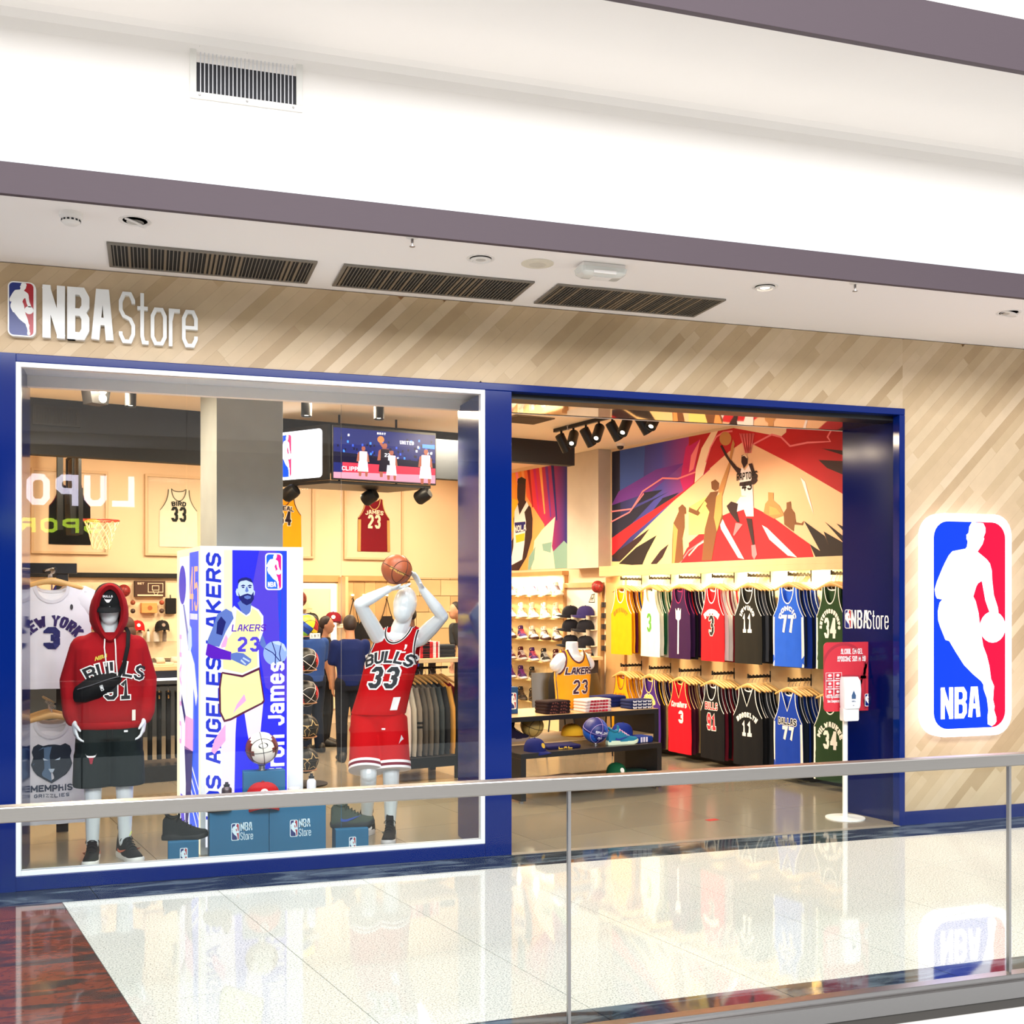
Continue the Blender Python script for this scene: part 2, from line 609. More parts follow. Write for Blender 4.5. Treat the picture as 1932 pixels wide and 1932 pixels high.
# the league emblem: rounded field split blue / red with a white dribbling player
SIL = [(585, 172), (567, 205), (562, 250), (547, 265), (548, 295), (556, 312), (550, 352), (540, 365), (450, 385), (425, 415), (400, 465),
       (380, 510), (345, 600), (328, 660), (335, 705), (345, 725), (380, 732), (362, 755), (350, 815), (352, 880), (365, 925), (402, 1022),
       (428, 1030), (470, 1105), (530, 1205), (590, 1270), (650, 1325), (665, 1350), (668, 1385), (690, 1450), (697, 1500), (700, 1540),
       (695, 1590), (697, 1640), (725, 1655), (748, 1640), (758, 1620), (757, 1590), (742, 1540), (745, 1510), (735, 1465), (738, 1400), (742, 1365),
       (720, 1310), (708, 1215), (690, 1140), (665, 1070), (655, 1010), (650, 960), (640, 910), (632, 830), (612, 745), (595, 710),
       (615, 640), (628, 615), (655, 597), (668, 670), (680, 740), (708, 822), (715, 850), (775, 850), (768, 790), (740, 700), (728, 590), (725, 520),
       (712, 470), (690, 440), (625, 385), (660, 330), (672, 290), (667, 280), (680, 245), (680, 210), (665, 178)]
SPLIT = [(625, 165), (600, 330), (560, 500), (560, 800), (600, 1000), (690, 1300), (728, 1663)]


def emblem(mb, F, h, mw, mbl, mr, e=0.002, border=0.06, letters=True, gap=0):
    """F(x, z, d): x, z local from the lower left corner of the white plate of height h, d = distance in front"""
    b = h * border
    H = h - 2 * b
    Wd = H * .42
    fx = lambda p: (b + (p[0] - 323) / 499.0 * Wd, b + (1663 - p[1]) / 1493.0 * H)
    lay = lambda pts, d, m: mb.add([F(x, z, d) for x, z in pts], [tuple(range(len(pts)))], m)
    lay(rrect(0, Wd + 2 * b, 0, h, Wd * .24), 0, mw)
    full = rrect(b, b + Wd, b, b + H, Wd * .19)
    sp = [fx(p) for p in SPLIT]
    top = [p for p in full]
    # blue: the whole field, red: the part to the right of the split on top of it
    lay(top, e, mbl)
    right = [sp[-1]] + [p for p in rrect(b, b + Wd, b, b + H, Wd * .19) if p[0] > b + Wd * .6]
    lo = sorted([p for p in right[1:] if p[1] < b + H / 2], key=lambda p: p[0] - p[1] * 0.01 if p[0] < b + Wd * .95 else 9)
    br = [(b + Wd - Wd * .19 + Wd * .19 * math.cos(R(a)), b + Wd * .19 + Wd * .19 * math.sin(R(a))) for a in range(-90, 1, 15)]
    tr = [(b + Wd - Wd * .19 + Wd * .19 * math.cos(R(a)), b + H - Wd * .19 + Wd * .19 * math.sin(R(a))) for a in range(0, 91, 15)]
    lay([(sp[-1][0], b)] + br + tr + [(sp[0][0], b + H)] + sp[1:-1], 2 * e, mr)
    lay([fx(p) for p in SIL], 3 * e, mw)
    c = fx((732, 933))
    lay(ell(c[0], c[1], H * .0765, H * .0765), 3 * e, mw)
    if letters:
        q = text('NBA', H * .152, Wd * .17, Wd * .02, Wd * .055)
        x0, z0 = fx((507, 1590))
        for qq in q:
            lay([(x0 + p[0], z0 + p[1]) for p in qq], 3.4 * e, mw)
    return Wd + 2 * b


WHITE = (244, 244, 242)
NAVY = (14, 38, 110)
RED = (190, 18, 40)
# =================================================================== SETTING
PAINT = mat('white_paint', (238, 233, 228), 0.75, noise=(2, 0.02))
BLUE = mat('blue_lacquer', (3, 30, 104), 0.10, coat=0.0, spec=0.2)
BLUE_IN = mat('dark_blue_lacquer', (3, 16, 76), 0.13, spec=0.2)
STEEL = mat('brushed_steel', (176, 172, 170), 0.28, metal=1.0, noise=(40, 0.08), stretch=(1, 30, 30))
FASCIA = mat('fascia_steel', (84, 72, 78), 0.6, metal=0.0, spec=0.25, noise=(30, 0.06), stretch=(0.3, 20, 20))  # mauve tint of the steel's reflections put into its base colour
BLACK = col((14, 14, 16), 0.5)
DARK = mat('dark_bulkhead_paint', (28, 34, 42), 0.7, noise=(3, 0.06))
BEIGE = mat('warm_wall_paint', (226, 200, 168), 0.8, noise=(3, 0.03))
CONC = mat('concrete', (146, 154, 158), 0.85, noise=(5, 0.14), bump=0.4)
OAK = mat('light_oak', (222, 188, 140), 0.5, noise=(7, 0.12), stretch=(1, 1, 0.12))
OAKD = mat('mid_oak', (196, 150, 98), 0.5, noise=(7, 0.15), stretch=(1, 1, 0.12))
BLACKM = mat('black_metal', (22, 22, 24), 0.4, metal=0.3)

# ---- floors
G_LIGHT = granite('light_granite', (232, 229, 222), (172, 172, 166), None, 0.035, 120)
G_DARK = granite('dark_granite', (44, 54, 66), (24, 32, 42), (104, 116, 126), 0.05, 60)
G_BROWN = granite('brown_granite', (132, 68, 50), (112, 58, 44), (66, 56, 54), 0.05, 30)
PORC = mat('shop_porcelain', (142, 132, 114), 0.16, noise=(6, 0.07))
PORC2 = mat('shop_porcelain_b', (134, 124, 108), 0.18, noise=(6, 0.07))
GROUT = col((70, 66, 62), 0.9)

fl = struct('floor', MB().box(-3.2, 9.5, -3.0, 0.0, -0.25, -0.014), GROUT)
fs = struct('floor.001', MB().slab([tuple(I(-1.4, -0.4).xy), (-2.0, 0.0), (6.3, 0.0), tuple(I(6.6, -0.6).xy), tuple(I(6.6, 7.7).xy), tuple(I(-1.4, 7.7).xy)], -0.2, -0.010), GROUT)


def tiles(us, vs, planes, mats, parent, zt=0.0, name='tile'):
    for i in range(len(us) - 1):
        for j in range(len(vs) - 1):
            g = 0.002
            p = [(us[i] + g, vs[j] + g), (us[i + 1] - g, vs[j] + g), (us[i + 1] - g, vs[j + 1] - g), (us[i] + g, vs[j + 1] - g)]
            p = [tuple(I(a, b).xy) for a, b in p]
            for pl in planes:
                p = clip(p, *pl)
                if len(p) < 3:
                    break
            if len(p) < 3 or abs(area(p)) < 0.002:
                continue
            MB().slab(p, zt - 0.012, zt).build(name, random.choice(mats), parent)


UJ = [-0.54 + 0.825 * k for k in range(-4, 12)]
VJ = [-1.29 + 0.815 * k for k in range(-4, 4)]
U0 = -0.54
upl = lambda u, s: (s * CA, s * SA, s * u)           # s=+1: keep u below, s=-1: keep u above
tiles(UJ[4:], VJ, [(0, 1, -0.352), (0, -1, 2.768), (1, 0, 7.6), (-1, 0, 3.0)], [G_LIGHT], fl)
tiles(UJ[:5], VJ, [(0, 1, -0.352), (0, -1, 3.0), (-1, 0, 2.6)], [G_BROWN], fl)
tiles([-2.2] + [-0.35 + 0.83 * k for k in range(-1, 11)], [-3.0, 0.5], [(0, 1, -0.002), (0, -1, 0.35), (1, 0, 7.6), (-1, 0, 2.4)], [G_DARK], fl)
tiles(UJ[4:], [-4.6, -0.8], [(0, 1, -2.77), (0, -1, 3.0), (1, 0, 7.6)], [G_DARK], fl)
tiles([5.01 + 0.81 * k for k in range(-8, 3)], [-0.2 + 0.81 * k for k in range(-2, 11)], [(0, -1, -0.002), upl(6.2, 1)], [PORC, PORC2], fs)

# ---- slab edge under the railing
struct('trim_1', MB().box(-3.2, 9.5, -3.055, -3.0, -0.07, 0.001), STEEL)
struct('trim_2', MB().box(-3.2, 9.5, -3.045, -3.0, -0.115, -0.07), col((70, 66, 62), 0.5))
struct('wall_front', MB().box(-3.2, 9.5, -3.04, -3.0, -1.2, -0.115), PAINT)

# ---- facade of diagonal wood planks
wf = struct('wall_front.001', MB().box(-2.6, 5.45, 0.021, 0.12, 3.10, 3.66).box(5.40, 8.2, 0.021, 0.12, 0.0, 3.66), OAKD)
PL = [mat('plank_%d' % k, c, 0.5, noise=(9, 0.10), stretch=(1, 1, 1), bump=0.1) for k, c in
      enumerate(((202, 176, 141), (190, 163, 126), (208, 183, 150), (180, 152, 115), (195, 168, 132), (204, 179, 144)))]
regions = [[(-2.2, 3.127), (5.374, 3.127), (5.374, 3.655), (-2.2, 3.655)], [(5.374, 0.10), (7.5, 0.10), (7.5, 3.655), (5.374, 3.655)]]
s2 = math.sqrt(0.5)
pw = 0.066
for n in range(-10, 150):                            # n counts plank rows across the diagonal
    d0, d1 = -3.2 + n * pw, -3.2 + (n + 1) * pw      # signed distance across: (x - z) / sqrt2
    off = random.uniform(0, 1.15)
    k = -3
    while -2.5 + off + k * 1.15 < 9.5:
        a0, a1 = -2.5 + off + k * 1.15, -2.5 + off + (k + 1) * 1.15
        k += 1
        g = 0.0002
        q = [(d0 + g, a0 + g), (d1 - g, a0 + g), (d1 - g, a1 - g), (d0 + g, a1 - g)]
        q = [((d + a) * s2, (a - d) * s2) for d, a in q]
        for rg in regions:
            x0, z0 = rg[0]
            x1, z1 = rg[2]
            p = q
            for pl in ((1, 0, x1), (-1, 0, -x0), (0, 1, z1), (0, -1, -z0)):
                p = clip(p, *pl)
                if len(p) < 3:
                    break
            if len(p) >= 3 and abs(area(p)) > 0.0012:
                MB().prism(p, random.uniform(-0.0007, 0.0), 0.021).build('plank', random.choice(PL), wf)

# ---- blue portal
struct('trim_3', MB().box(-0.86, -0.75, -0.03, 0.78, 0, 3.127), BLUE)
struct('trim_4', MB().box(-0.75, 5.374, -0.03, 0.05, 3.078, 3.127), BLUE, bevel=0.004)
struct('trim_5', MB().box(-0.75, 2.092, -0.03, 0.10, 0, 0.088), BLUE, bevel=0.004)
struct('trim_6', MB().slab([(2.092, -0.03), (2.276, -0.03), (2.276, 0.60), (2.092, 0.66)], 0, 3.078), BLUE, bevel=0.004)
struct('trim_7', MB().slab([(5.325, -0.03), (5.374, -0.03), (5.374, 0.05), (5.325, 0.05)], 0, 3.078), BLUE, bevel=0.004)
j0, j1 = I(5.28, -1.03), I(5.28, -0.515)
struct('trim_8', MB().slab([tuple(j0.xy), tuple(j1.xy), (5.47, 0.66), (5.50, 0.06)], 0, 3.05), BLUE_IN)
struct('trim_9', MB().slab([(5.335, 0.05), (5.50, 0.05), (5.50, 0.075), (5.36, 0.075)], 0, 3.06), BLACK)
struct('trim_10', MB().box(2.276, 5.374, 0.05, 0.22, 3.045, 3.127), BLACK)  # solid black piece standing in for the shade inside the shutter slot
MIRR = mat('polished_soffit', (120, 100, 96), 0.03, metal=0.9)
struct('ceiling', MB().box(2.276, 5.40, 0.22, 0.63, 3.05, 3.14), MIRR)
struct('trim_11', MB().box(-0.75, 5.45, 0.60, 0.66, 3.05, 3.5), PAINT)
struct('ceiling.001', MB().box(-0.75, 2.276, 0.06, 0.66, 3.12, 3.16), mat('window_soffit', (222, 230, 238), 0.25))  # pale bluish colour stands in for reflections at the window head
struct('baseboard_front', MB().box(5.374, 8.2, -0.012, 0.021, 0, 0.10), BLUE)
struct('trim_12', MB().box(2.276, 5.33, -0.035, 0.03, -0.006, 0.0015), col((150, 140, 126), 0.3))
# neighbouring shop front at the far left
struct('wall_left', MB().box(-2.6, -0.88, 0.02, 0.12, 0, 3.127), mat('neighbour_front', (24, 40, 44), 0.1))

# ---- display window
wn = tag(bpy.data.objects.new('window_1', None), kind='structure')
COL.objects.link(wn)
FRAMEW = mat('white_aluminium', (232, 234, 238), 0.3)
for nm, b in (('frame', (-0.75, -0.722, .088, 3.078)), ('frame', (2.064, 2.092, .088, 3.078)), ('frame', (-0.722, 2.064, .088, .116)), ('frame', (-0.722, 2.064, 3.05, 3.078))):
    MB().box(b[0], b[1], -0.028, 0.03, b[2], b[3]).build(nm, FRAMEW, wn, bevel=0.002)
for a, b in ((-0.722, 0.202), (0.205, 1.146), (1.149, 2.064)):
    MB().box(a, b, -0.005, 0.005, .116, 3.05).build('pane', WINDOW_GLASS, wn)

# ---- ceilings of the mall
struct('ceiling.002', MB().box(-3.2, 9.5, -1.2, 0.15, 3.66, 3.76), mat('soffit_paint', (252, 246, 242), 0.8))
struct('trim_13', MB().box(-3.2, 9.5, -1.235, -1.2, 3.645, 3.80), FASCIA, bevel=0.002)
struct('trim_14', MB().prism([(-3.2, 3.80), (9.5, 3.80), (9.5, 3.985), (-3.2, 3.985)], -1.225, -1.20), mat('cove_lip_paint', (222, 228, 234), 0.5))
prof = [(-1.20, 3.76), (-1.0, 3.76)] + [(-1.0, 3.76 + 0.1 * k) for k in range(1, 8)] + [(-1.005, 4.55), (-1.02, 4.60), (-1.05, 4.635), (-1.10, 4.65), (-2.0, 4.65)]
mb = MB()
for k in range(len(prof) - 1):
    (a, b), (c, d) = prof[k], prof[k + 1]
    mb.add([(-3.2, a, b), (9.5, a, b), (9.5, c, d), (-3.2, c, d)], [(0, 1, 2, 3)])
struct('ceiling.003', mb, PAINT, smooth=60)
struct('trim_15', MB().box(-3.2, 9.5, -2.04, -2.0, 4.64, 4.93), FASCIA, bevel=0.002)
struct('wall_front.002', MB().box(-3.2, 9.5, -2.03, -1.95, 4.93, 7.0), PAINT)

# ---- the shop's shell
struct('ceiling.004', MB().slab([(-1.3, 0.66), (5.45, 0.66), tuple(I(6.3, -0.5).xy), tuple(I(6.3, 7.6).xy), tuple(I(-1.1, 7.6).xy)], 3.48, 3.55), mat('shop_ceiling_paint', (252, 236, 208), 0.8))


def ibox(u0, u1, v0, v1, z0, z1, mb=None):
    return (mb or MB()).slab([tuple(I(u0, v0).xy), tuple(I(u1, v0).xy), tuple(I(u1, v1).xy), tuple(I(u0, v1).xy)], z0, z1)


struct('wall_back', ibox(-1.1, 6.3, 7.5, 7.6, 0, 3.48), BEIGE)
struct('wall_right', ibox(6.2, 6.3, -0.6, 7.6, 0, 3.48), BEIGE)
struct('wall_left.001', ibox(-1.1, -1.0, 0.9, 7.6, 0, 3.48), BEIGE)
struct('wall_middle', ibox(-1.0, 4.2, 3.72, 3.85, 2.98, 3.48), DARK)
struct('wall_middle.001', ibox(4.2, 5.5, 3.72, 3.85, 3.22, 3.48), DARK)
struct('column', ibox(0.94, 1.49, 2.0, 2.5, 0, 3.48), CONC, bevel=0.004)
struct('column.001', ibox(6.02, 6.21, 4.0, 4.68, 2.07, 3.48), mat('pale_concrete', (196, 186, 174), 0.85, noise=(5, 0.1), bump=0.3), bevel=0.004)

# ---- the other side of the mall void, seen only as a reflection in the glass
struct('wall_opposite', MB().box(-14, 16, -13.4, -13.2, -1, 4.3), mat('far_shopfront', (62, 62, 66), 0.6))
struct('wall_opposite.001', MB().box(-14, 16, -13.2, -11.6, 4.3, 5.2), PAINT)
struct('floor.002', MB().box(-14, 16, -13.2, -9.5, -0.3, 0), mat('far_floor', (190, 186, 178), 0.2))
struct('floor.003', MB().box(-14, 16, -13.2, -1.0, -4.2, -4.0), mat('lower_floor', (160, 156, 150), 0.4))

for m_ in (G_LIGHT,):
    m_.node_tree.nodes['Principled BSDF'].inputs['Specular IOR Level'].default_value = 0.32
# =================================================================== KIT: things that come more than once
def obj(name, me, parent=None, mats=None, loc=None, rz=0.0):
    o = bpy.data.objects.new(name, me)
    COL.objects.link(o)
    if parent:
        o.parent = parent
    if loc is not None:
        o.location = loc
    o.rotation_euler[2] = rz
    if mats:
        for i, m in enumerate(mats):
            o.material_slots[i].link = 'OBJECT'
            o.material_slots[i].material = m
    return o


CACHE = {}


def cached(key, fn):
    if key not in CACHE:
        CACHE[key] = fn()
    return CACHE[key]


GREY = col((128, 128, 128))


def tri(mb, pts, a=3):
    return mb


# ---- balls
def basketball(label, loc, r, cols, style='plain', seam=(20, 18, 18), rot=(0, 0, 0), group=None, name='basketball', rough=0.45):
    f = {'plain': lambda q: 0,
         'white_top': lambda q: 1 if abs(q.x) < .62 and q.y < .3 else 0,
         'multi': lambda q: int(((math.atan2(q.y, q.x) + PI) / (PI / 2)) % 4 + (2 if q.z > .25 else (1 if q.z > -.3 else 0))) % len(cols),
         'split': lambda q: 1 if (q.x * q.z > 0.12) else 0}[style]
    me = MB().ball((0, 0, 0), r, 32, 20, f).mesh(name, [mat('ball_%d_%d_%d' % c, c, rough, bump=0.3) for c in cols], 60)
    o = obj(name, me, None, None, loc)
    o.rotation_euler = rot
    tag(o, label, 'ball', group)
    s = MB()
    k = r * 1.002
    n = 36
    for pl in range(4):
        pts = []
        for i in range(n):
            t = 2 * PI * i / n
            if pl == 0:
                p = (math.cos(t), math.sin(t), 0)
            elif pl == 1:
                p = (0, math.cos(t), math.sin(t))
            else:
                y = (0.62 if pl == 2 else -0.62)
                q = math.sqrt(1 - y * y)
                p = (q * math.cos(t), y, q * math.sin(t))
            pts.append([c * k for c in p])
        s.tube(pts, r * .022, 5, 0, True)
    s.build('seam', col(seam, .6), o)
    return o


def ball_text(o, r, quads, c, tilt=0.0, yaw=0.0, name='lettering'):
    """print on the side of a ball that faces the front"""
    mb = MB()
    R3 = Matrix.Rotation(yaw, 3, 'Z') @ Matrix.Rotation(tilt, 3, 'X')

    def F(x, z):
        a, b = x / r, z / r
        p = Vector((math.sin(a) * math.cos(b), -math.cos(a) * math.cos(b), math.sin(b))) * (r * 1.006)
        return tuple(R3 @ p)
    put(mb, quads, F)
    mb.build(name, col(c, .5), o)


# ---- shoes: toe along +x, sole at z = 0
def shoe_meshes():
    def sole():
        up = [(0.0, .022), (.03, .036), (.08, .036), (.14, .034), (.19, .043), (.235, .045), (.27, .036), (.293, .014)]
        out = [(x, -y) for x, y in up] + [(x, y) for x, y in reversed(up)]
        mb = MB()
        n = len(out)
        lo = [(x, y, max(0.0, (x - .24) * .22)) for x, y in out]
        mi = [(x + (.004 if x > .15 else -.004), y * 1.05, z + .016) for x, y, z in lo]
        hi = [(x, y * .98, z + (.034 if x < .12 else .027)) for x, y, z in lo]
        mb.loft([lo, mi, hi])
        return mb.mesh('sole', GREY, 50)

    def upper(high):
        st = [(.004, .026, .070 + high), (.022, .034, .092 + high), (.050, .036, .082 + high * .8), (.085, .035, .076 + high * .8), (.108, .035, .090 + high * .7), (.125, .036, .086), (.15, .038, .072), (.18, .041, .056),
              (.215, .044, .042), (.25, .039, .031), (.276, .026, .022), (.29, .010, .012)]
        rings = []
        for x, wv, h in st:
            z0 = .024 + max(0, (x - .24) * .22)
            rings.append([(x, math.cos(t) * wv * (1 if math.sin(t) < .2 else .92 - .25 * min(1, high * 8) * (math.sin(t))), z0 + max(0, math.sin(t)) ** .75 * h) for t in
                          [(-.12 * PI) + 1.24 * PI * k / 11 for k in range(12)]])
        return MB().loft(rings).mesh('upper', GREY, 60)

    def collar(high):
        mb = MB()
        z = .105 + high
        mb.tube([(.057 + .044 * math.cos(t), .027 * math.sin(t), z + .010 * math.cos(t * 2) + .012 - .012 * math.cos(t)) for t in [2 * PI * k / 14 for k in range(14)]], .007, 6, 0, True)
        mb.tube([(.096, 0, .09 + high * .4), (.108, 0, .122 + high), (.102, 0, .150 + high)], [(.010, .024), (.009, .024), (.004, .018)], 8)
        return mb.mesh('collar', GREY, 60)

    def laces():
        mb = MB()
        for k in range(5):
            x = .118 + .021 * k
            z = .119 - .0125 * k
            mb.tube([(x, -.026, z - .012), (x + .003, -.012, z - .001), (x + .004, 0, z + .002), (x + .003, .012, z - .001), (x, .026, z - .012)], .0034, 5)
        mb.tube([(.112, -.02, .126), (.100, -.034, .112), (.095, -.036, .10)], .0025, 5)
        mb.tube([(.112, .02, .126), (.100, .034, .112), (.095, .036, .10)], .0025, 5)
        return mb.mesh('laces', GREY, 60)

    def stripe():
        mb = MB()
        for s in (-1, 1):
            pts = [(.065, .058), (.082, .050), (.105, .050), (.15, .060), (.205, .072), (.15, .050), (.105, .036), (.075, .036), (.060, .044)]
            wd = lambda x: (.0385 if x < .13 else .0385 + (x - .13) * .10)
            mb.add([(x, s * (wd(x) + .002 - (z - .04) * .12), z) for x, z in pts], [tuple(range(9))])
        return mb.mesh('stripe', GREY)
    d = {'sole': sole(), 'laces': laces(), 'stripe': stripe()}
    for k, h in (('low', 0.0), ('mid', .022), ('high', .05)):
        d['upper' + k] = upper(h)
        d['collar' + k] = collar(h)
    return d


def shoe(label, loc, rz, up, sole, lace, stripe=None, cut='mid', group=None, parent=None, scale=1.0, collar=None):
    d = cached('shoe', shoe_meshes)
    if parent:
        t = bpy.data.objects.new('shoe', None)
        COL.objects.link(t)
        t.parent = parent
        t.location = loc
        t.rotation_euler[2] = rz
    else:
        t = thing('sneaker', label, 'shoe', loc, rz, group)
    t.scale = (scale, scale, scale)
    obj('sole', d['sole'], t, [col(sole, .5)])
    obj('upper', d['upper' + cut], t, [cloth(up)])
    obj('collar', d['collar' + cut], t, [cloth(collar or up)])
    obj('laces', d['laces'], t, [cloth(lace)])
    if stripe:
        obj('stripe', d['stripe'], t, [col(stripe, .5)])
    return t


# ---- caps: peak towards -y, rim at z = 0
def cap_meshes():
    cr = MB()
    rings = []
    for k in range(8):
        a = PI / 2 * k / 8
        rings.append([(.088 * math.cos(a) ** .7 * math.cos(t), .100 * math.cos(a) ** .7 * math.sin(t), .108 * math.sin(a) ** .9 * (1.0 if math.sin(t) > 0 else 1.0)) for t in [2 * PI * j / 18 for j in range(18)]])
    cr.loft(rings)
    br = MB()
    top = []
    for j in range(11):
        t = -PI + PI * j / 10
        top.append((t, .086 * math.cos(t), .098 * math.sin(t)))
    for s in (0, 1):
        pass
    r0 = [(x, y, .006) for t, x, y in top]
    r1 = [(x * 1.02, y - .036 * abs(math.sin(t)), .004 - .02 * (x / .086) ** 2) for t, x, y in top]
    r2 = [(x * .93, y - .070 * abs(math.sin(t)) ** .8, -.004 - .026 * (x / .086) ** 2) for t, x, y in top]
    vs = r0 + r1 + r2
    vs += [(x, y, z - .004) for x, y, z in vs]
    n = 11
    fs = []
    for a in (0, 1):
        for j in range(10):
            i = a * n + j
            fs.append((i, i + 1, i + n + 1, i + n))
            fs.append((i + 33, i + n + 33, i + n + 34, i + 34))
    for j in range(10):
        fs.append((22 + j, 23 + j, 56 + j, 55 + j))
    br.add(vs, fs)
    bt = MB().ball((0, 0, .108), (.009, .009, .005), 10, 6)
    pt = MB()
    q = []
    for (x, z) in ell(0, .052, .022, .022, 14):
        yy = -.100 * math.sqrt(max(0, 1 - (x / .088) ** 2)) * math.cos(math.asin(min(1, z / .108))) ** .7 - .003
        q.append((x, yy, z))
    pt.add(q, [tuple(range(14))])
    return {'crown': cr.mesh('crown', GREY, 60), 'brim': br.mesh('brim', GREY, 60), 'button': bt.mesh('button', GREY, 60), 'patch': pt.mesh('patch', GREY)}


def cap(label, loc, rz, c, brim=None, patch=None, group=None, parent=None, tilt=0.0, roll=0.0):
    d = cached('cap', cap_meshes)
    if parent:
        t = bpy.data.objects.new('cap', None)
        COL.objects.link(t)
        t.parent = parent
        t.location = loc
    else:
        t = thing('cap', label, 'cap', loc, 0, group)
    t.rotation_euler = (tilt, roll, rz)
    obj('crown', d['crown'], t, [cloth(c)])
    obj('brim', d['brim'], t, [cloth(brim or c)])
    obj('button', d['button'], t, [cloth(brim or c)])
    if patch:
        obj('patch', d['patch'], t, [col(patch, .7)])
    return t


# ---- sleeveless shirts
def tank(W, yf, yb, cx=lambda z: 0.0, H=.74, zA=-.27, so=.135, ni=.085, zN=-.15, zNb=-.03, slope=.30, vneck=False, tw=.012, cols=10):
    """front and back sheet of a tank top; z runs from 0 at the neck side of the shoulder down to -H. Returns body and trim builders"""
    def Wz(z):
        if z <= zA:
            return W(z)
        q = z / zA
        return so + (W(zA) - so) * q ** 2.2

    def nx(z, zn):
        if z <= zn:
            return 0.0
        return ni * ((1 - z / zn) if vneck and zn < -.1 else math.sqrt(max(0.0, 1 - (z / zn) ** 2)))

    def P(x, z, y):
        zz = z - slope * max(0.0, abs(x) - ni) * max(0.0, 1 + z / .3)
        return (cx(zz) + x, y(x, zz), zz)
    body, trim = MB(), MB()
    for y, zn in ((yf, zN), (yb, zNb)):
        zs = [-H + (zA + H) * k / 7 for k in range(7)] + [zA + (zn - zA) * k / 5 for k in range(6)]
        vs = []
        for z in zs:
            for j in range(cols + 1):
                vs.append(P(Wz(z) * (-1 + 2 * j / cols), z, y))
        fs = []
        n = cols + 1
        for i in range(len(zs) - 1):
            for j in range(cols):
                fs.append((i * n + j, i * n + j + 1, (i + 1) * n + j + 1, (i + 1) * n + j))
        body.add(vs, fs)
        for s in (-1, 1):
            vs, fs = [], []
            for k in range(7):
                z = zn * (1 - k / 6) ** 1.0
                a, b = nx(z, zn), Wz(z)
                for j in range(4):
                    vs.append(P(s * (a + (b - a) * j / 3), z, y))
            for k in range(6):
                for j in range(3):
                    fs.append((k * 4 + j, k * 4 + j + 1, k * 4 + j + 5, k * 4 + j + 4))
            body.add(vs, fs)
    e = .004
    yt = lambda x, z: yf(x, z) - e

    def ribbon(pts, nrm):
        vs = []
        for (x, z), (a, b) in zip(pts, nrm):
            vs += [P(x, z, yt), P(x + a * tw, z + b * tw, yt)]
        trim.add(vs, [(2 * i, 2 * i + 1, 2 * i + 3, 2 * i + 2) for i in range(len(pts) - 1)])
    pts = []
    m = 12
    for k in range(m + 1):
        z = zN * math.sin(PI / 2 * k / m)
        pts.append((nx(z, zN), z))
    allp = pts + [(-x, z) for x, z in reversed(pts[:-1])]
    ribbon(allp, [((x, z) if abs(x) + abs(z) > 1e-6 else (1, 0)) for x, z in [Vector(p).normalized() if Vector(p).length > 1e-6 else (1, 0) for p in [(x * 1.0, z * .9) for x, z in allp]]])
    for s in (-1, 1):
        pp = [(s * Wz(zA * k / 10), zA * k / 10) for k in range(11)]
        ribbon(pp, [(-s * (1 - .5 * (k / 10) ** 3), -.5 * (k / 10) ** 3) for k in range(11)])
    # back neck band seen through the front neck
    vs = []
    for k in range(9):
        x = ni * (-1 + 2 * k / 8)
        z = zNb * math.sqrt(max(0, 1 - (x / ni) ** 2))
        vs += [P(x, z, lambda a, b: yb(a, b) - .003), P(x, z - tw, lambda a, b: yb(a, b) - .003)]
    trim.add(vs, [(2 * i, 2 * i + 1, 2 * i + 3, 2 * i + 2) for i in range(8)])
    return body, trim


def hang_y(sgn, W=.235, d=.032, ph=0.0):
    def y(x, z):
        e = math.sqrt(max(0.0, 1 - min(1, (x / (W * 1.02)) ** 2)))
        return sgn * (.004 + d * e) + (.009 * math.sin(x * 38 + ph + z * 5) + .004 * math.sin(x * 70 - z * 7)) * min(1.0, -z / .5) * (e > 0.05)
    return y


def tank_meshes(vneck, ph):
    b, t = tank(lambda z: .235 + .012 * max(0, -z - .3), hang_y(-1, ph=ph), hang_y(1, ph=ph + 1), vneck=vneck, zN=-.17 if vneck else -.15)
    return b.mesh('fabric', GREY, 180), t.mesh('trim', GREY, 180)


HY = hang_y(-1)


def jersey(label, loc, rz, c, trimc, group, prints=(), vneck=False, ph=0, sc=1.0, name='hanging_jersey', wx=1.0, side=None):
    """prints: (quads, colour, x, z, extra distance)"""
    bm_, tm_ = cached(('tank', vneck, ph), lambda: tank_meshes(vneck, ph))
    t = thing(name, label, 'jersey', loc, rz, group)
    t.scale = (sc * wx, sc * .42, sc)
    obj('fabric', bm_, t, [cloth(c)])
    obj('trim', tm_, t, [cloth(trimc)])
    y = hang_y(-1, ph=ph)
    for q, cc, x0, z0, e in prints:
        mb = MB()
        put(mb, q, lambda x, z: (x0 + x, y(x0 + x, z0 + z) - .005 - e, z0 + z))
        mb.build('print', col(cc, .7), t)
    if side:
        for s in (-1, 1):
            vs = []
            for k in range(9):
                z = -.74 + .46 * k / 8
                W = .235 + .012 * max(0, -z - .3)
                vs += [(s * W, y(s * W * .999, z) - .004, z), (s * (W - .03), y(s * (W - .03), z) - .004, z)]
            MB().add(vs, [(2 * i, 2 * i + 1, 2 * i + 3, 2 * i + 2) for i in range(8)]).build('side_panel', cloth(side), t)
    return t


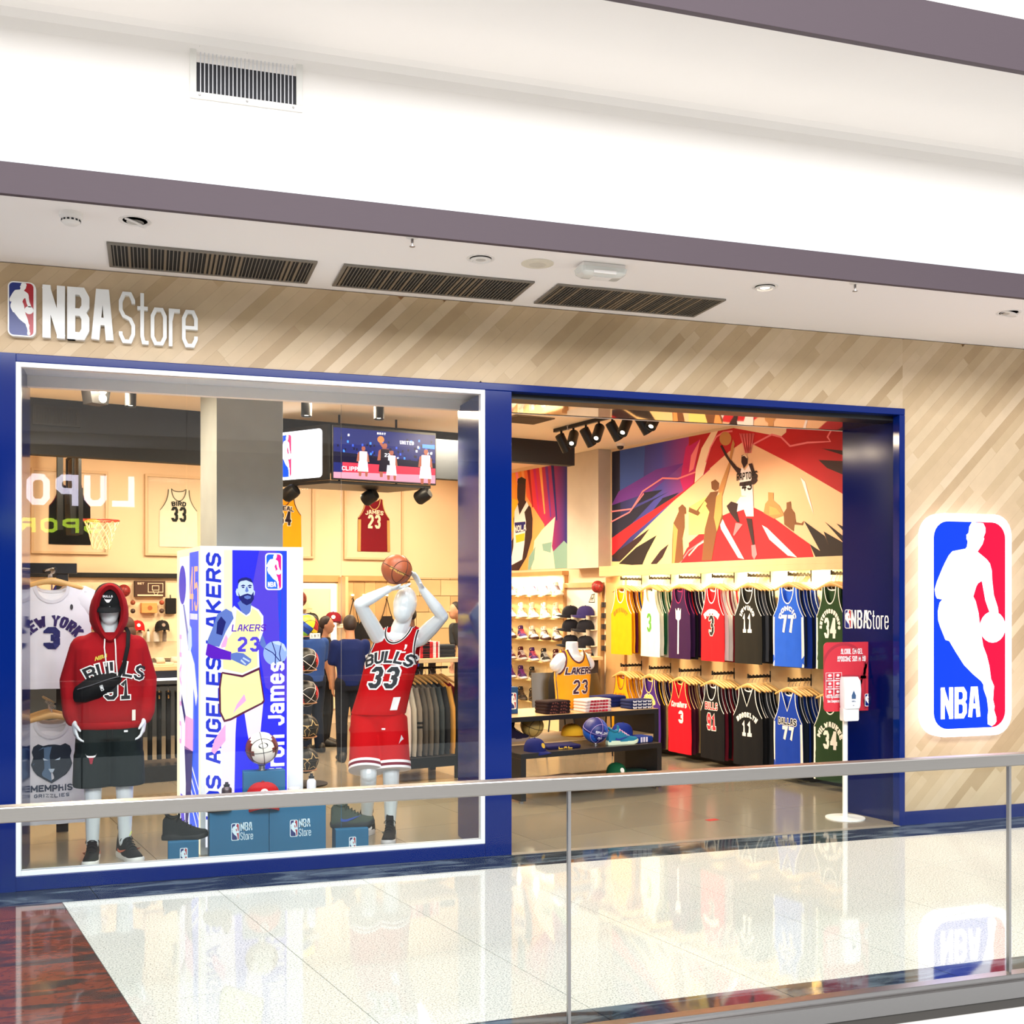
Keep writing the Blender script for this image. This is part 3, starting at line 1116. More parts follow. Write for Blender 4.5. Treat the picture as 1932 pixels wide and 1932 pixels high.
def prints(word, num, wc, nc, out=None, arch=.22, wh=.055, nh=.19, ww=.045, nz=-.42, wz=-.24, slant=0.0, nx=0.0):
    r = []
    if word:
        q = text(word, wh, ww, .006, .014, None, arch, .02, slant)
        r.append((q, wc, 0, wz, .0015))
        if out:
            r.insert(0, (text(word, wh, ww, .006, .014, .026, arch, .02, slant), out, 0, wz, 0))
    if num:
        nw = .085 if len(num) > 1 else .10
        if out:
            r.append((text(num, nh, nw, .018, .034, .050, 0, .03), out, nx, nz, 0))
        r.append((text(num, nh, nw, .018, .034, None, 0, .03), nc, nx, nz, .0015))
    return r


# ---- wooden hangers, bar at z = 0
def hanger_meshes():
    b = MB()
    pts = [(x, 0, .055 * (1 - (abs(x) / .21) ** 1.25)) for x in [-.21 + .42 * k / 14 for k in range(15)]]
    b.tube(pts, [(.008, .010 + .012 * (1 - abs(p[0]) / .21)) for p in pts], 8)
    h = MB()
    h.tube([(0, 0, .06), (0, 0, .10)] + [(-.0 + .02 * math.sin(a), 0, .12 - .02 * math.cos(a)) for a in [PI * 1.45 * k / 8 for k in range(9)]], .0022, 6)
    return b.mesh('hanger', GREY, 60), h.mesh('hook', GREY, 60)


HWOOD = mat('hanger_wood', (214, 166, 96), 0.45, noise=(12, 0.12))


def hanger(label, loc, rz, group):
    b, h = cached('hanger', hanger_meshes)
    o = obj('coat_hanger', b, None, [HWOOD], loc, rz)
    tag(o, label, 'hanger', group)
    obj('hook', h, o, [STEEL])
    return o


# ---- folded shirts
def folded(label, loc, rz, c, group, w=.30, d=.22, h=.028, edge=None, lines=None):
    def mk():
        mb = MB()
        rings = []
        for k, (s, z) in enumerate(((.97, 0), (1.0, .3), (1.0, .7), (.96, 1.0))):
            rings.append([(px * s, py * s, z * h + .002 * math.sin(px * 30 + py * 20)) for px, py in rrect(-w / 2, w / 2, -d / 2, d / 2, .03, 4)])
        return mb.loft(rings).mesh('folded_shirt', GREY, 60)
    o = obj('folded_shirt', cached(('fold', w, d, h), mk), None, [cloth(c)], loc, rz)
    tag(o, label, 'shirt', group)
    mb = MB()
    for k in range(2):
        z = h * (.3 + .35 * k)
        mb.tube([(-w * .46, -d / 2 - .001, z), (0, -d / 2 - .003, z + .001), (w * .46, -d / 2 - .001, z)], .0016, 4)
    mb.build('fold_line', cloth(tuple(int(x * .7) for x in c)), o)
    if edge:
        mb = MB()
        put(mb, lines, lambda x, z: (x, -d / 2 - .004, h * .1 + z))
        mb.build('print', col(edge, .7), o)
    return o


def bottle(label, loc, r, h, c, lid=(20, 20, 22), group=None, name='water_bottle', metal=0.0):
    t = thing(name, label, 'bottle', loc, 0, group)
    MB().lathe([(r * .9, 0), (r, .006), (r, h * .68), (r * .92, h * .74), (r * .55, h * .80), (r * .55, h * .82)], 18).build('body', mat('bottle_%d_%d_%d' % c, c, .3, metal=metal), t, smooth=40)
    MB().lathe([(r * .6, h * .82), (r * .62, h * .90), (r * .4, h * .91), (r * .3, h * .96), (r * .34, h), (r * .2, h)], 14).build('lid', col(lid, .4), t, smooth=40)
    return t


# ---- bodies: tapered limbs merged into one skin
def V(*a):
    return Vector(a)


def limb(mb, pts, rad, n=12):
    P = [V(*p) for p in pts]
    path, rr = [], []
    for i in range(len(P) - 1):
        for k in range(4):
            t = k / 4
            path.append(P[i].lerp(P[i + 1], t))
            a, b = rad[i], rad[i + 1]
            if isinstance(a, tuple) or isinstance(b, tuple):
                a = a if isinstance(a, tuple) else (a, a)
                b = b if isinstance(b, tuple) else (b, b)
                rr.append((a[0] + (b[0] - a[0]) * t, a[1] + (b[1] - a[1]) * t))
            else:
                rr.append(a + (b - a) * t)
    path.append(P[-1])
    rr.append(rad[-1])
    mb.tube(path, rr, n)
    for p, r in ((P[0], rad[0]), (P[-1], rad[-1])):
        q = r if not isinstance(r, tuple) else min(r)
        mb.ball(p, q * .98, 12, 8)
    for i in range(1, len(P) - 1):
        q = rad[i] if not isinstance(rad[i], tuple) else min(rad[i])
        mb.ball(P[i], q * .99, 12, 8)


def hand(mb, w, d, nrm, side, curl=.35, s=1.0, r0=.0095):
    """palm, four fingers of different length and a thumb; d = pointing direction, nrm = where the palm faces"""
    w, d, nrm = V(*w), V(*d).normalized(), V(*nrm)
    nrm = (nrm - d * nrm.dot(d)).normalized()
    lat = d.cross(nrm) * side
    rings = []
    for t, a, b in ((-.01, .025, .020), (.02, .031, .018), (.05, .040, .016), (.085, .042, .013)):
        c = w + d * (t * s)
        rings.append([tuple(c + lat * (math.cos(q) * a * s) + nrm * (math.sin(q) * b * s)) for q in [2 * PI * k / 12 for k in range(12)]])
    mb.loft(rings)
    for i, ln in enumerate((.070, .080, .074, .056)):
        p = w + d * (.080 * s) + lat * ((-.033 + .022 * i) * s)
        q = (d + lat * (-.10 + .07 * i)).normalized()
        pts, rr = [p - d * .012], [r0 * s * 1.05]
        c = curl * (.8 + .12 * i)
        for k, fr in enumerate((.42, .32, .26)):
            ax = q.cross(nrm)
            q = (Matrix.Rotation(c * (1, 1.3, .9)[k], 3, ax) @ q).normalized()
            p = p + q * (ln * fr * s)
            pts.append(p)
            rr.append(r0 * s * (1.0, .92, .78)[k])
        mb.tube(pts, rr, 8)
        mb.ball(pts[-1], rr[-1], 8, 6)
    p = w + d * (.022 * s) - lat * (.026 * s)
    q = (d * .62 - lat * .72 + nrm * .30).normalized()
    pts, rr = [p], [.014 * s]
    for k in range(2):
        p = p + q * (.034 * s)
        pts.append(p)
        rr.append((.0115, .0088)[k] * s)
        q = (q + d * .35 + nrm * .12).normalized()
    mb.tube(pts, rr, 8)
    mb.ball(pts[-1], rr[-1], 8, 6)


def person(label, loc, rz, h, skin, hair, shirt, pants, shoes=(30, 28, 28), lean=0.0, arms=(0.15, 0.15), hair_long=False, bend=(0.1, 0.1), walk=0.0):
    """a standing person of height h, facing -y before the turn rz"""
    t = thing('person', label, 'person', loc, rz)
    k = h / 1.75
    S = lambda *p: (p[0] * k, (p[1] - max(0, p[2] - .95) * lean) * k, p[2] * k)
    b = MB()
    hc = V(*S(0, -.02, 1.63))
    b.ball(hc, (.073 * k, .092 * k, .115 * k), 18, 12)
    b.ball(hc + V(0, -.03 * k, -.05 * k), (.052 * k, .062 * k, .065 * k), 14, 10)
    b.ball(hc + V(0, -.098 * k, -.012 * k), (.012 * k, .018 * k, .022 * k), 8, 6)
    for s in (-1, 1):
        b.ball(hc + V(s * .075 * k, .01 * k, -.01 * k), (.010 * k, .018 * k, .03 * k), 8, 6)
    limb(b, [S(0, .01, 1.56), S(0, .02, 1.42)], [.052 * k, .062 * k])
    b.ball(V(*S(0, .015, 1.28)), (.155 * k, .095 * k, .20 * k), 16, 10)
    b.ball(V(*S(0, .015, 1.02)), (.145 * k, .095 * k, .14 * k), 16, 10)
    sh = MB()
    rings = []
    for z, a, d in ((.90, .165, .115), (1.05, .16, .112), (1.2, .172, .118), (1.34, .19, .118), (1.42, .175, .095), (1.465, .10, .075)):
        rings.append([S(a * math.cos(q), .015 + d * math.sin(q), z) for q in [2 * PI * j / 18 for j in range(18)]])
    sh.loft(rings)
    for s, ar, be in ((-1, arms[0], bend[0]), (1, arms[1], bend[1])):
        A = S(s * .185, .01, 1.40)
        E = S(s * (.20 + .10 * ar), -.02 - .22 * math.sin(ar), 1.40 - .28 * math.cos(ar))
        Wp = (E[0] - s * .02 * k, E[1] - .25 * k * math.sin(ar * .6 + be), E[2] - .24 * k * math.cos(ar * .6 + be))
        limb(b, [A, E, Wp], [.050 * k, .040 * k, .029 * k])
        d = V(*Wp) - V(*E)
        hand(b, Wp, d, (-s, 0, 0.01), s, .4, k)
        limb(sh, [A, tuple(V(*A).lerp(V(*E), .72))], [.066 * k, .064 * k])
    tr = MB()
    for s in (-1, 1):
        kn = S(s * .095, -.02 - walk * s * .12, .50)
        an = S(s * .10, .02 - walk * s * .22, .09)
        limb(b, [S(s * .09, .01, .92), kn, an], [.085 * k, .055 * k, .038 * k])
        limb(tr, [S(s * .085, .012, .94), kn, (an[0], an[1], .07 * k)], [.105 * k, .075 * k, .062 * k])
    rings = [[S(a * math.cos(q), .012 + d * math.sin(q), z) for q in [2 * PI * j / 16 for j in range(16)]] for z, a, d in ((.84, .17, .115), (.92, .165, .115), (1.0, .155, .108))]
    tr.loft(rings)
    b.build('body', mat('skin_%d_%d_%d' % skin, skin, .55), t, remesh=.010, msmooth=3)
    sh.build('shirt', cloth(shirt), t, remesh=.012, msmooth=4)
    tr.build('trousers', cloth(pants), t, remesh=.012, msmooth=4)
    hb = MB()
    rings = []
    for z, f in ((-.07, .55), (-.03, .98), (.03, 1.08), (.08, .92), (.115, .55), (.128, .1)):
        rings.append([(hc.x + .082 * k * f * math.cos(q), hc.y + (.018 + (.012 if z < 0 else 0)) * k + .092 * k * f * math.sin(q) * (1 if math.sin(q) > 0 else .72 + .28 * (z > .07)), hc.z + z * k) for q in [2 * PI * j / 16 for j in range(16)]])
    hb.loft(rings)
    if hair_long:
        hb.tube([(hc.x, hc.y + .07 * k, hc.z), (hc.x, hc.y + .10 * k, hc.z - .10 * k), (hc.x, hc.y + .09 * k, hc.z - .22 * k)], [.07 * k, .075 * k, .045 * k], 12)
    hb.build('hair', mat('hair_%d_%d_%d' % hair, hair, .6, noise=(40, .3), bump=.5), t, smooth=60, sub=1)
    for s in (-1, 1):
        an = S(s * .10, .02 - walk * s * .22, .09)
        MB().loft([[(an[0] + wv * math.cos(q), an[1] + y, .045 * hh + .045 * hh * math.sin(q)) for q in [2 * PI * j / 10 for j in range(10)]] for y, wv, hh in
                   ((.075, .025, .8), (.05, .04, 1.25), (-.03, .042, 1.1), (-.11, .045, .75), (-.16, .03, .5))]).build('shoe', col(shoes, .5), t, smooth=60)
    return t
# =================================================================== SHOP FRONT FIXTURES
SIGNW = mat('sign_white', (246, 246, 244), 0.35)
SIGNB = mat('sign_blue', (14, 36, 120), 0.3)
SIGNR = mat('sign_red', (176, 14, 34), 0.3)


def sign_word(parent, s, h, wd, gap, t, x, z, y0, y1, m):
    for c in s:
        wv = wd * GW.get(c, 1.0)
        mb = MB()
        put3(mb, text(c, h, wd, 0, t), x + wv / 2, z, y0, y1)
        mb.build('letter', m, parent)
        x += wv + gap
    return x


sg = thing('shop_sign', 'white raised shop name lettering with small emblem on the wood above the display window', 'sign', (-0.79, -0.045, 3.222))
eb = MB()
eb.prism(rrect(0, 0.150, 0, .317, .035), 0.0, .045)
eb = eb.build('emblem_plate', SIGNW, sg)
mb = MB()
emblem(mb, lambda x, z, d: (x * 1.02, -0.001 - d, z), .317, 0, 1, 2, .0008, border=.022, letters=False)
mb.build('emblem', [SIGNW, SIGNB, SIGNR], sg)
sign_word(sg, 'NBA', .308, .122, .012, .044, .185, .004, 0, .045, SIGNW)
sign_word(sg, 'Store', .305, .092, .012, .021, .605, .004, 0.005, .045, SIGNW)

lb = thing('lightbox_sign', 'tall glowing blue and red emblem lightbox with white player on the wood beside the entrance', 'sign', (5.512, 0, .66))
GW1 = glow((250, 240, 255), 2.0)
ww = .76
MB().prism(rrect(0, ww, 0, 1.685, .17, 10), -.10, -.004).build('body', GW1, lb)
mb = MB()
emblem(mb, lambda x, z, d: (x, -0.101 - d, z), 1.685, 0, 1, 2, .0012, border=.036)
mb.build('emblem', [GW1, glow((3, 62, 255), .8), glow((255, 0, 60), .8)], lb)

# ---- linear air grilles in the soffit
GRF = mat('grille_frame', (140, 134, 126), 0.4, metal=0.6)
GRB = col((18, 17, 16), 0.7)
for n, (x0, x1, lab) in enumerate(((-.235, .917, 'long slotted air grille in the soffit above the shop name lettering'),
                                   (1.07, 2.25, 'long slotted air grille in the soffit, the middle one of three'),
                                   (2.40, 3.572, 'long slotted air grille in the soffit nearest the lit downlight'))):
    g = thing('air_grille', lab, 'vent', (x0, -.575, 3.66), 0, 'linear air grilles in the soffit')
    L, D = x1 - x0, .46
    for b in ((0, L, 0, .022), (0, L, D - .022, D), (0, .022, .022, D - .022), (L - .022, L, .022, D - .022)):
        MB().box(b[0], b[1], b[2], b[3], -.012, 0).build('frame', GRF, g, bevel=.002)
    MB().box(.022, L - .022, .022, D - .022, -.003, -.0005).build('back_panel', GRB, g)
    mb = MB()
    k = 0
    x = .03
    while x < L - .035:
        wide = random.random() < .30
        mb.box(x, x + (.014 if wide else .005), .022, D - .022, -.011, -.003, 1 if wide else 0)
        x += .026 if wide else random.choice((.019, .022))
    tag(mb.build('slats', [GRF, mat('grille_blade_tan', (128, 112, 92), .5)], g), kind='stuff')

g = thing('wall_vent', 'white framed ventilation grille high on the curved white bulkhead', 'vent', (.19, -1.0, 4.322))
L, D = .585, .29
for b in ((0, L, 0, .034), (0, L, D - .034, D), (0, .034, .034, D - .034), (L - .034, L, .034, D - .034)):
    MB().box(b[0], b[1], -.014, 0, b[2], b[3]).build('frame', mat('vent_white', (222, 220, 214), .4), g, bevel=.002)
MB().box(.034, L - .034, -.003, -.001, .034, D - .034).build('back_panel', col((8, 8, 22), .6), g)
mb = MB()
for k in range(24):
    x = .034 + .0207 * (k + 1)
    mb.box(x - .0026, x + .0026, -.010, -.003, .034, D - .034)
tag(mb.build('slats', mat('vent_slat', (206, 206, 210), .4), g), kind='stuff')
for x in (.05, L / 2, L - .05):
    for z in (.017, D - .017):
        MB().lathe([(.006, 0), (.006, .002), (.003, .004)], 8).build('screw', STEEL, g, loc=(x, -.014, z)).rotation_euler = (R(90), 0, 0)

# ---- small ceiling devices on the soffit (z = 3.66)
d = thing('smoke_detector', 'round white smoke detector on the soffit near the shop name', 'detector', (-.389, -.994, 3.66))
MB().lathe([(.058, 0), (.058, -.02), (.05, -.028), (.048, -.032)], 20).build('base', PAINT, d, smooth=40)
MB().lathe([(.046, -.030), (.046, -.046), (.030, -.060), (.012, -.062)], 20).build('dome', PAINT, d, smooth=40)
mb = MB()
for k in range(14):
    a = 2 * PI * k / 14
    mb.M = Matrix.Rotation(a, 4, 'Z')
    mb.box(.0455, .0475, -.006, .006, -.045, -.036)
mb.build('slots', BLACK, d)


def downlight(label, x, y, tilt, lit=False):
    t = thing('downlight', label, 'light', (x, y, 3.66), 0, 'recessed soffit downlights')
    MB().lathe([(.062, 0), (.074, -.004), (.082, -.003), (.082, 0), (.062, 0)], 24).build('trim_ring', PAINT, t, smooth=40)
    o = MB().lathe([(.060, .000), (.060, -.006), (.050, -.010), (.044, -.002)], 24).build('gimbal', PAINT, t, smooth=40)
    o.rotation_euler = (tilt * .6, tilt, 0)
    o.location = (0, 0, -.006)
    MB().lathe([(.044, 0), (.0, -.003)], 20).build('lens', glow((255, 236, 205), 9.0) if lit else col((196, 192, 186), .3), t, loc=(0, 0, -.007))


downlight('white tilted downlight beside the smoke detector', -.081, -.969, .35)
downlight('white unlit downlight between the sprinkler and the round speaker', 1.804, -.907, 0)
downlight('glowing warm downlight in the soffit above the doorway', 3.664, -.902, 0, True)
downlight('unlit downlight above the lightbox emblem, at the end of the soffit', 5.585, -.856, .25)
s = thing('ceiling_speaker', 'cream round ceiling speaker between a downlight and the emergency light', 'speaker', (2.145, -.922, 3.66))
MB().lathe([(.095, 0), (.095, -.004), (.075, -.010), (.07, -.010)], 28).build('rim', mat('speaker_cream', (226, 218, 200), .6), s, smooth=40)
MB().lathe([(.070, -.006), (.04, -.012), (0.001, -.013)], 28).build('mesh_cover', mat('speaker_mesh', (212, 204, 188), .8, noise=(300, .2)), s, smooth=40)
e = thing('emergency_light', 'clear plastic emergency light box mounted on the soffit', 'light', (2.515, -.99, 3.66), 0)
MB().box(-.135, .135, -.06, .06, -.028, 0).build('base', PAINT, e, bevel=.006)
MB().loft([[(x, y, -.024) for x, y in rrect(-.148, .148, -.07, .07, .03, 4)], [(x, y, -.055) for x, y in rrect(-.142, .142, -.066, .066, .03, 4)], [(x, y, -.072) for x, y in rrect(-.118, .118, -.045, .045, .02, 4)]]).build('cover', mat('frosted_plastic', (226, 226, 220), .2, spec=.6), e, smooth=40)
MB().box(-.07, .07, -.072, -.062, -.064, -.045).box(-.06, .06, -.03, .03, -.076, -.0715).build('tube', PAINT, e)
for lab, x, y in (('small chrome sprinkler head hanging near the steel fascia above the second grille', 1.344, -1.16), ('small chrome sprinkler head on the soffit past the lit downlight', 4.15, -1.15)):
    s = thing('sprinkler', lab, 'sprinkler', (x, y, 3.66), 0, 'soffit sprinklers')
    MB().lathe([(.034, 0), (.034, -.004), (.012, -.010)], 16).build('escutcheon', PAINT, s, smooth=40)
    MB().lathe([(.008, -.008), (.008, -.03), (.004, -.034), (.004, -.048), (.016, -.050), (.016, -.053)], 12).build('head', STEEL, s, smooth=40)

# ---- glass railing of the mall void
rl = thing('railing', 'frameless glass railing with brushed steel handrail in front of the shop', 'railing', (0, -3.003, 0))
MB().box(-2.9, 9.0, -.03, .03, .955, 1.008).build('handrail', mat('rail_steel', (188, 182, 176), 0.33, metal=1.0, noise=(30, .08), stretch=(.2, 20, 20)), rl, bevel=.004)
MB().box(-2.9, 9.0, -.028, .028, 0.001, .026).build('base_channel', STEEL, rl, bevel=.002)
for a, b in ((-2.66, -.562), (-.556, 1.545), (1.551, 3.652), (3.658, 5.76), (5.766, 7.87)):
    MB().box(a, b, -.006, .006, .02, .958).build('pane', RAIL_GLASS, rl)
for x in (-.559, 1.548, 3.655, 5.763):
    MB().box(x - .006, x + .006, -.009, .009, .026, .956).build('joint_profile', STEEL, rl)

# ---- hand sanitiser stand
st = thing('sanitiser_stand', 'white hand sanitiser dispenser on a pole stand with red notice board', 'stand', (5.12, .36, 0), 0)
MB().lathe([(.15, 0), (.15, .008), (.02, .014)], 32).build('base', col(WHITE, .35), st, smooth=30)
MB().lathe([(.020, .01), (.020, .80)], 14).build('pole', col(WHITE, .35), st, smooth=40)
MB().loft([[(x, y, z) for x, y in rrect(-.07 * s, .07 * s, -.09, -.02, .015, 4)] for z, s in ((.762, .92), (.775, 1), (.86, 1))]).build('drip_tray', col(WHITE, .35), st, smooth=40)
MB().loft([[(x, y - .01, z) for x, y in rrect(-.073 * s, .073 * s, -.10 * d, -.01, .02, 4)] for z, s, d in ((.858, .93, .95), (.88, .97, 1.02), (1.0, 1, 1.08), (1.07, .98, 1.0), (1.10, .88, .8))]).build('dispenser', col((248, 248, 250), .25), st, smooth=40)
mb = MB()
mb.add([(x, -.1195, z) for x, z in [(-.022, .935), (.012, .935), (.014, .96), (-.005, 1.0), (-.024, .96)]], [(0, 1, 2, 3, 4)])
put(mb, text('GEL', .010, .010, .003, .0025), lambda x, z: (-.004 + x, -.1195, .912 + z))
mb.lathe([(.006, 0), (.006, .001)], 8, 0, (-.005, -.1185, .885))
mb.build('print', col((60, 90, 130), .5), st)
bd = MB()
bd.prism(rrect(-.25, .25, .83, 1.365, .035), -.006, 0)
bd = bd.build('notice_board', mat('notice_red', (204, 48, 62), .45), st, loc=(.055, 0, 0))
mb = MB()
for c in (((-.07, 1.16), .19), ((.34, 1.02), .26)):
    pts = [(c[0][0] + c[1] * math.cos(t), c[0][1] + c[1] * math.sin(t)) for t in [2 * PI * k / 40 for k in range(41)]]
    for q in stroke(pts, .022, 0):
        for pl in ((1, 0, .25), (-1, 0, .25), (0, 1, 1.36), (0, -1, -.835)):
            q = clip([tuple(p) for p in q], *pl)
            if len(q) < 3:
                break
        if len(q) >= 3:
            mb.flat(q, -.0068)
for ln in ([(.12, .84), (.12, 1.10), (.13, 1.2), (.22, 1.34)], [(-.21, 1.08), (-.05, 1.10), (.12, 1.09), (.25, 1.09)]):
    for q in stroke(ln, .022, 0):
        mb.flat([tuple(p) for p in q], -.0068)
mb.build('ball_pattern', col((172, 40, 56), .5), bd)
mb = MB()
put(mb, text('ALCOOL EM GEL', .042, .0145, .0016, .0052), plane(.0, 1.272, -.0078))
put(mb, text('APROXIME SUA M', .042, .0145, .0016, .0052), plane(-.025, 1.215, -.0078))
put(mb, text('AO', .042, .0145, .0016, .0052), plane(.110, 1.215, -.0078))
put(mb, text('~', .042, .012, .0016, .0045), plane(.101, 1.205, -.0078))
for zz, n in ((.935, 11), (.90, 10)):
    put(mb, text('Nos Agradecemos' if n == 11 else 'Sua Cooperacao', .022, .0085, .0012, .0036), plane(-.155, zz, -.0078))
for i in range(3):
    for j in range(2):
        x0, z0 = -.232 + j * .072, 1.075 - i * .063
        for q in stroke([(x0, z0 - .005), (x0 + .068, z0 - .005), (x0 + .068, z0 + .055), (x0, z0 + .055), (x0, z0 - .005)], .003, 0):
            mb.flat([tuple(p) for p in q], -.0078)
        mb.flat(ell(x0 + .034, z0 + .034, .014 + .003 * (i == j), .011, 10, .4 * i), -.0078)
        mb.flat([(x0 + .014, z0 + .006), (x0 + .054, z0 + .006), (x0 + .054, z0 + .013), (x0 + .014, z0 + .013)], -.0078)
put(mb, text('NBA', .04, .018, .003, .0055), plane(.195, .905, -.0078))
put(mb, text('Store', .034, .0125, .002, .003), plane(.198, .862, -.0078))
mb.build('lettering', col((250, 238, 238), .5), bd)
mb = MB()
emblem(mb, lambda x, z, d: (.118 + x, -.0078 - d, .862 + z), .098, 0, 1, 2, .0005, .05, False)
mb.build('emblem', [col(WHITE), SIGNB, SIGNR], bd)

# ---- shop name printed on the blue reveal of the entrance
jb = bpy.data.objects['trim_8']
F = lambda x, z, d=0.0: tuple(I(5.2785 - d, -.552 - x, 1.465 + z))
mb = MB()
emblem(mb, lambda x, z, d: F(x - .012, z, d), .150, 0, 1, 2, .0006, .03, False)
mb.build('emblem', [col(WHITE), SIGNB, SIGNR], jb)
mb = MB()
put(mb, text('NBA', .145, .052, .010, .016), lambda x, z: F(.142 + x, z + .002))
put(mb, text('Store', .142, .040, .008, .010), lambda x, z: F(.325 + x, z + .002))
mb.build('lettering', col(WHITE), jb)

# ---- small sticker on the threshold floor
mb = MB()
mb.box(-.05, .05, -.03, .03, 0, .0008)
o = tag(mb.build('floor_sticker', col((190, 40, 40), .4), None, loc=tuple(I(4.14, -.27, .0006)), rz=AL), 'small red marker sticker on the entrance floor tiles', 'sticker')

# ---- illuminated name of the shop across the void, visible mirrored in the display window
sp = thing('facing_shop_sign', 'glowing name of the shop across the void mirrored in the display window', 'sign', (-.28, -13.19, 2.98), PI)
for s, h, wd, gp, t, x, z, c in (('LUPO', .52, .36, .09, .10, 0.0, .30, (238, 232, 255)), ('SPORT', .24, .26, .08, .055, .55, -.16, (190, 220, 60))):
    sign_word(sp, s, h, wd, gp, t, x, z, -.04, 0, glow(c, 13.0))
# =================================================================== DISPLAY WINDOW
MANN = mat('mannequin_white', (224, 228, 228), 0.22, coat=0.3)


def super_ring(cx, cy, z, a, b, n=24, e=2.5):
    r = []
    for k in range(n):
        t = 2 * PI * k / n
        c, s = math.cos(t), math.sin(t)
        r.append((cx + a * math.copysign(abs(c) ** (2 / e), c), cy + b * math.copysign(abs(s) ** (2 / e), s), z))
    return r


def interp(tab, z):
    for i in range(len(tab) - 1):
        if tab[i][0] <= z <= tab[i + 1][0]:
            t = (z - tab[i][0]) / (tab[i + 1][0] - tab[i][0])
            return [a + (b - a) * t for a, b in zip(tab[i], tab[i + 1])]
    return list(tab[0] if z < tab[0][0] else tab[-1])


# ------------------------------------------------ hooded mannequin (left of the light tower)
m1 = thing('mannequin', 'white standing mannequin in red hoodie, black shorts and black cap', 'mannequin', (-.262, .63, 0), R(4))
b = MB()
hz = V(0, -.01, 1.655)
b.ball(hz, (.074, .094, .118), 20, 14)
b.ball(hz + V(0, -.028, -.065), (.054, .062, .062), 16, 10)
b.ball(hz + V(0, -.100, -.02), (.012, .018, .026), 8, 6)
limb(b, [(0, .0, 1.58), (0, .012, 1.44)], [.054, .064])
b.ball((0, .02, 1.22), (.160, .10, .21), 16, 12)
b.ball((0, .02, .98), (.150, .10, .15), 16, 12)
for s in (-1, 1):
    limb(b, [(s * .150, .015, 1.375), (s * .225, .03, 1.16), (s * .216, -.035, .925)], [.052, .042, .030])
    hand(b, (s * .212, -.045, .915), (s * -.10, -.16, -.98), (-s * .9, .1, 0), s, .38, 1.0)
limb(b, [(-.09, .015, .93), (-.098, .0, .50), (-.10, .05, .10)], [.090, .058, .040])
limb(b, [(.09, .015, .93), (.095, .0, .50), (.10, .055, .10)], [.090, .058, .040])
for x in (-.10, .10):
    b.ball((x - .0, .035, .34), (.052, .056, .12), 14, 10)
b.build('body', MANN, m1, remesh=.0065, msmooth=3)

H1 = [(.865, .190, .125, .01), (.905, .205, .135, .01), (.95, .215, .142, .01), (1.10, .222, .142, .01), (1.28, .226, .142, .01), (1.38, .222, .132, .012), (1.44, .190, .105, .012), (1.485, .110, .085, .012)]
hd = MB()
hd.loft([super_ring(0, r[3], r[0], r[1], r[2]) for r in H1])
for s in (-1, 1):
    limb(hd, [(s * .162, .015, 1.388), (s * .232, .035, 1.17), (s * .226, -.02, .965)], [.078, .070, .058])
    limb(hd, [(s * .226, -.02, .965), (s * .222, -.03, .925)], [.048, .044])
hood = MB()
rings = []
for y, rx, rz, zc in ((-.118, .070, .158, 1.612), (-.135, .084, .176, 1.612), (-.115, .101, .190, 1.612), (-.06, .116, .196, 1.606), (.01, .122, .194, 1.600), (.08, .110, .176, 1.590), (.13, .07, .115, 1.58), (.145, .01, .02, 1.58)):
    rings.append([(rx * math.cos(q) * (1 if math.sin(q) > -.3 else 1 - .35 * (-.3 - math.sin(q))), y - (.03 if math.sin(q) > 0 else 0) * math.sin(q) + .018 * math.cos(q) ** 2, zc + rz * math.sin(q)) for q in [2 * PI * k / 26 for k in range(26)]])
inner = [[(x * .93, y + .012, 1.61 + (z - 1.61) * .94) for x, y, z in r] for r in rings[:6]]
hood.loft(list(reversed(inner)) + rings, 0, True)
hoodie = hd.build('hoodie', mat('hoodie_red', (150, 10, 20), .9, noise=(7, .12), bump=.3, spec=.2), m1, remesh=.009, msmooth=5)
hood.build('hood', mat('hoodie_red'), hoodie, smooth=70)
for s in (-1, 1):
    pass


def f1(x, z, d=0.0):
    r = interp(H1, z)
    q = min(.999, abs(x) / r[1])
    return (x, r[3] - r[2] * (1 - q ** 2.5) ** .4 - .007 - d, z)


for nm, (t2, c, d) in (('print', (.030, (240, 236, 230), 0)), ('print', (.016, (22, 20, 24), .0015))):
    mb = MB()
    put(mb, text('BULLS', .095, .062, .006, .018, t2, -.9 if 0 else .34, .02), lambda x, z: f1(x + .035, z + 1.205, d))
    put(mb, text('91', .13, .080, .016, .026, t2 * 1.25 if t2 > .02 else .024, 0, .02), lambda x, z: f1(x + .045, z + 1.055, d))
    mb.build(nm, col(c, .8), hoodie)
mb = MB()
put(mb, text('NBA', .026, .022, .003, .006, None, 0, 0, .2), lambda x, z: f1(x - .055, z + 1.315 + x * .3))
mb.build('patch', col((206, 186, 60), .7), hoodie)
mb = MB()
mb.add([f1(x, z) for x, z in ((.085, 1.33), (.098, 1.325), (.102, 1.295), (.094, 1.285), (.086, 1.30))], [(0, 1, 2, 3, 4)])
mb.add([f1(x, z) for x, z in ((.078, 1.272), (.102, 1.272), (.102, 1.280), (.078, 1.280))], [(0, 1, 2, 3)])
mb.add([f1(x, z) for x, z in ((.135, .915), (.157, .915), (.157, .985), (.135, .985))], [(0, 1, 2, 3)])
tag(mb.build('labels', col((236, 230, 214), .7), hoodie), kind='stuff')
for s in (-1, 1):
    MB().tube([(s * .030, -.118, 1.445), (s * .034, -.142, 1.39), (s * .030 + .006, -.150, 1.30), (s * .034 + .010, -.152, 1.24 - .03 * s)], .0042, 6).build('drawstring', cloth((232, 224, 218)), hoodie)
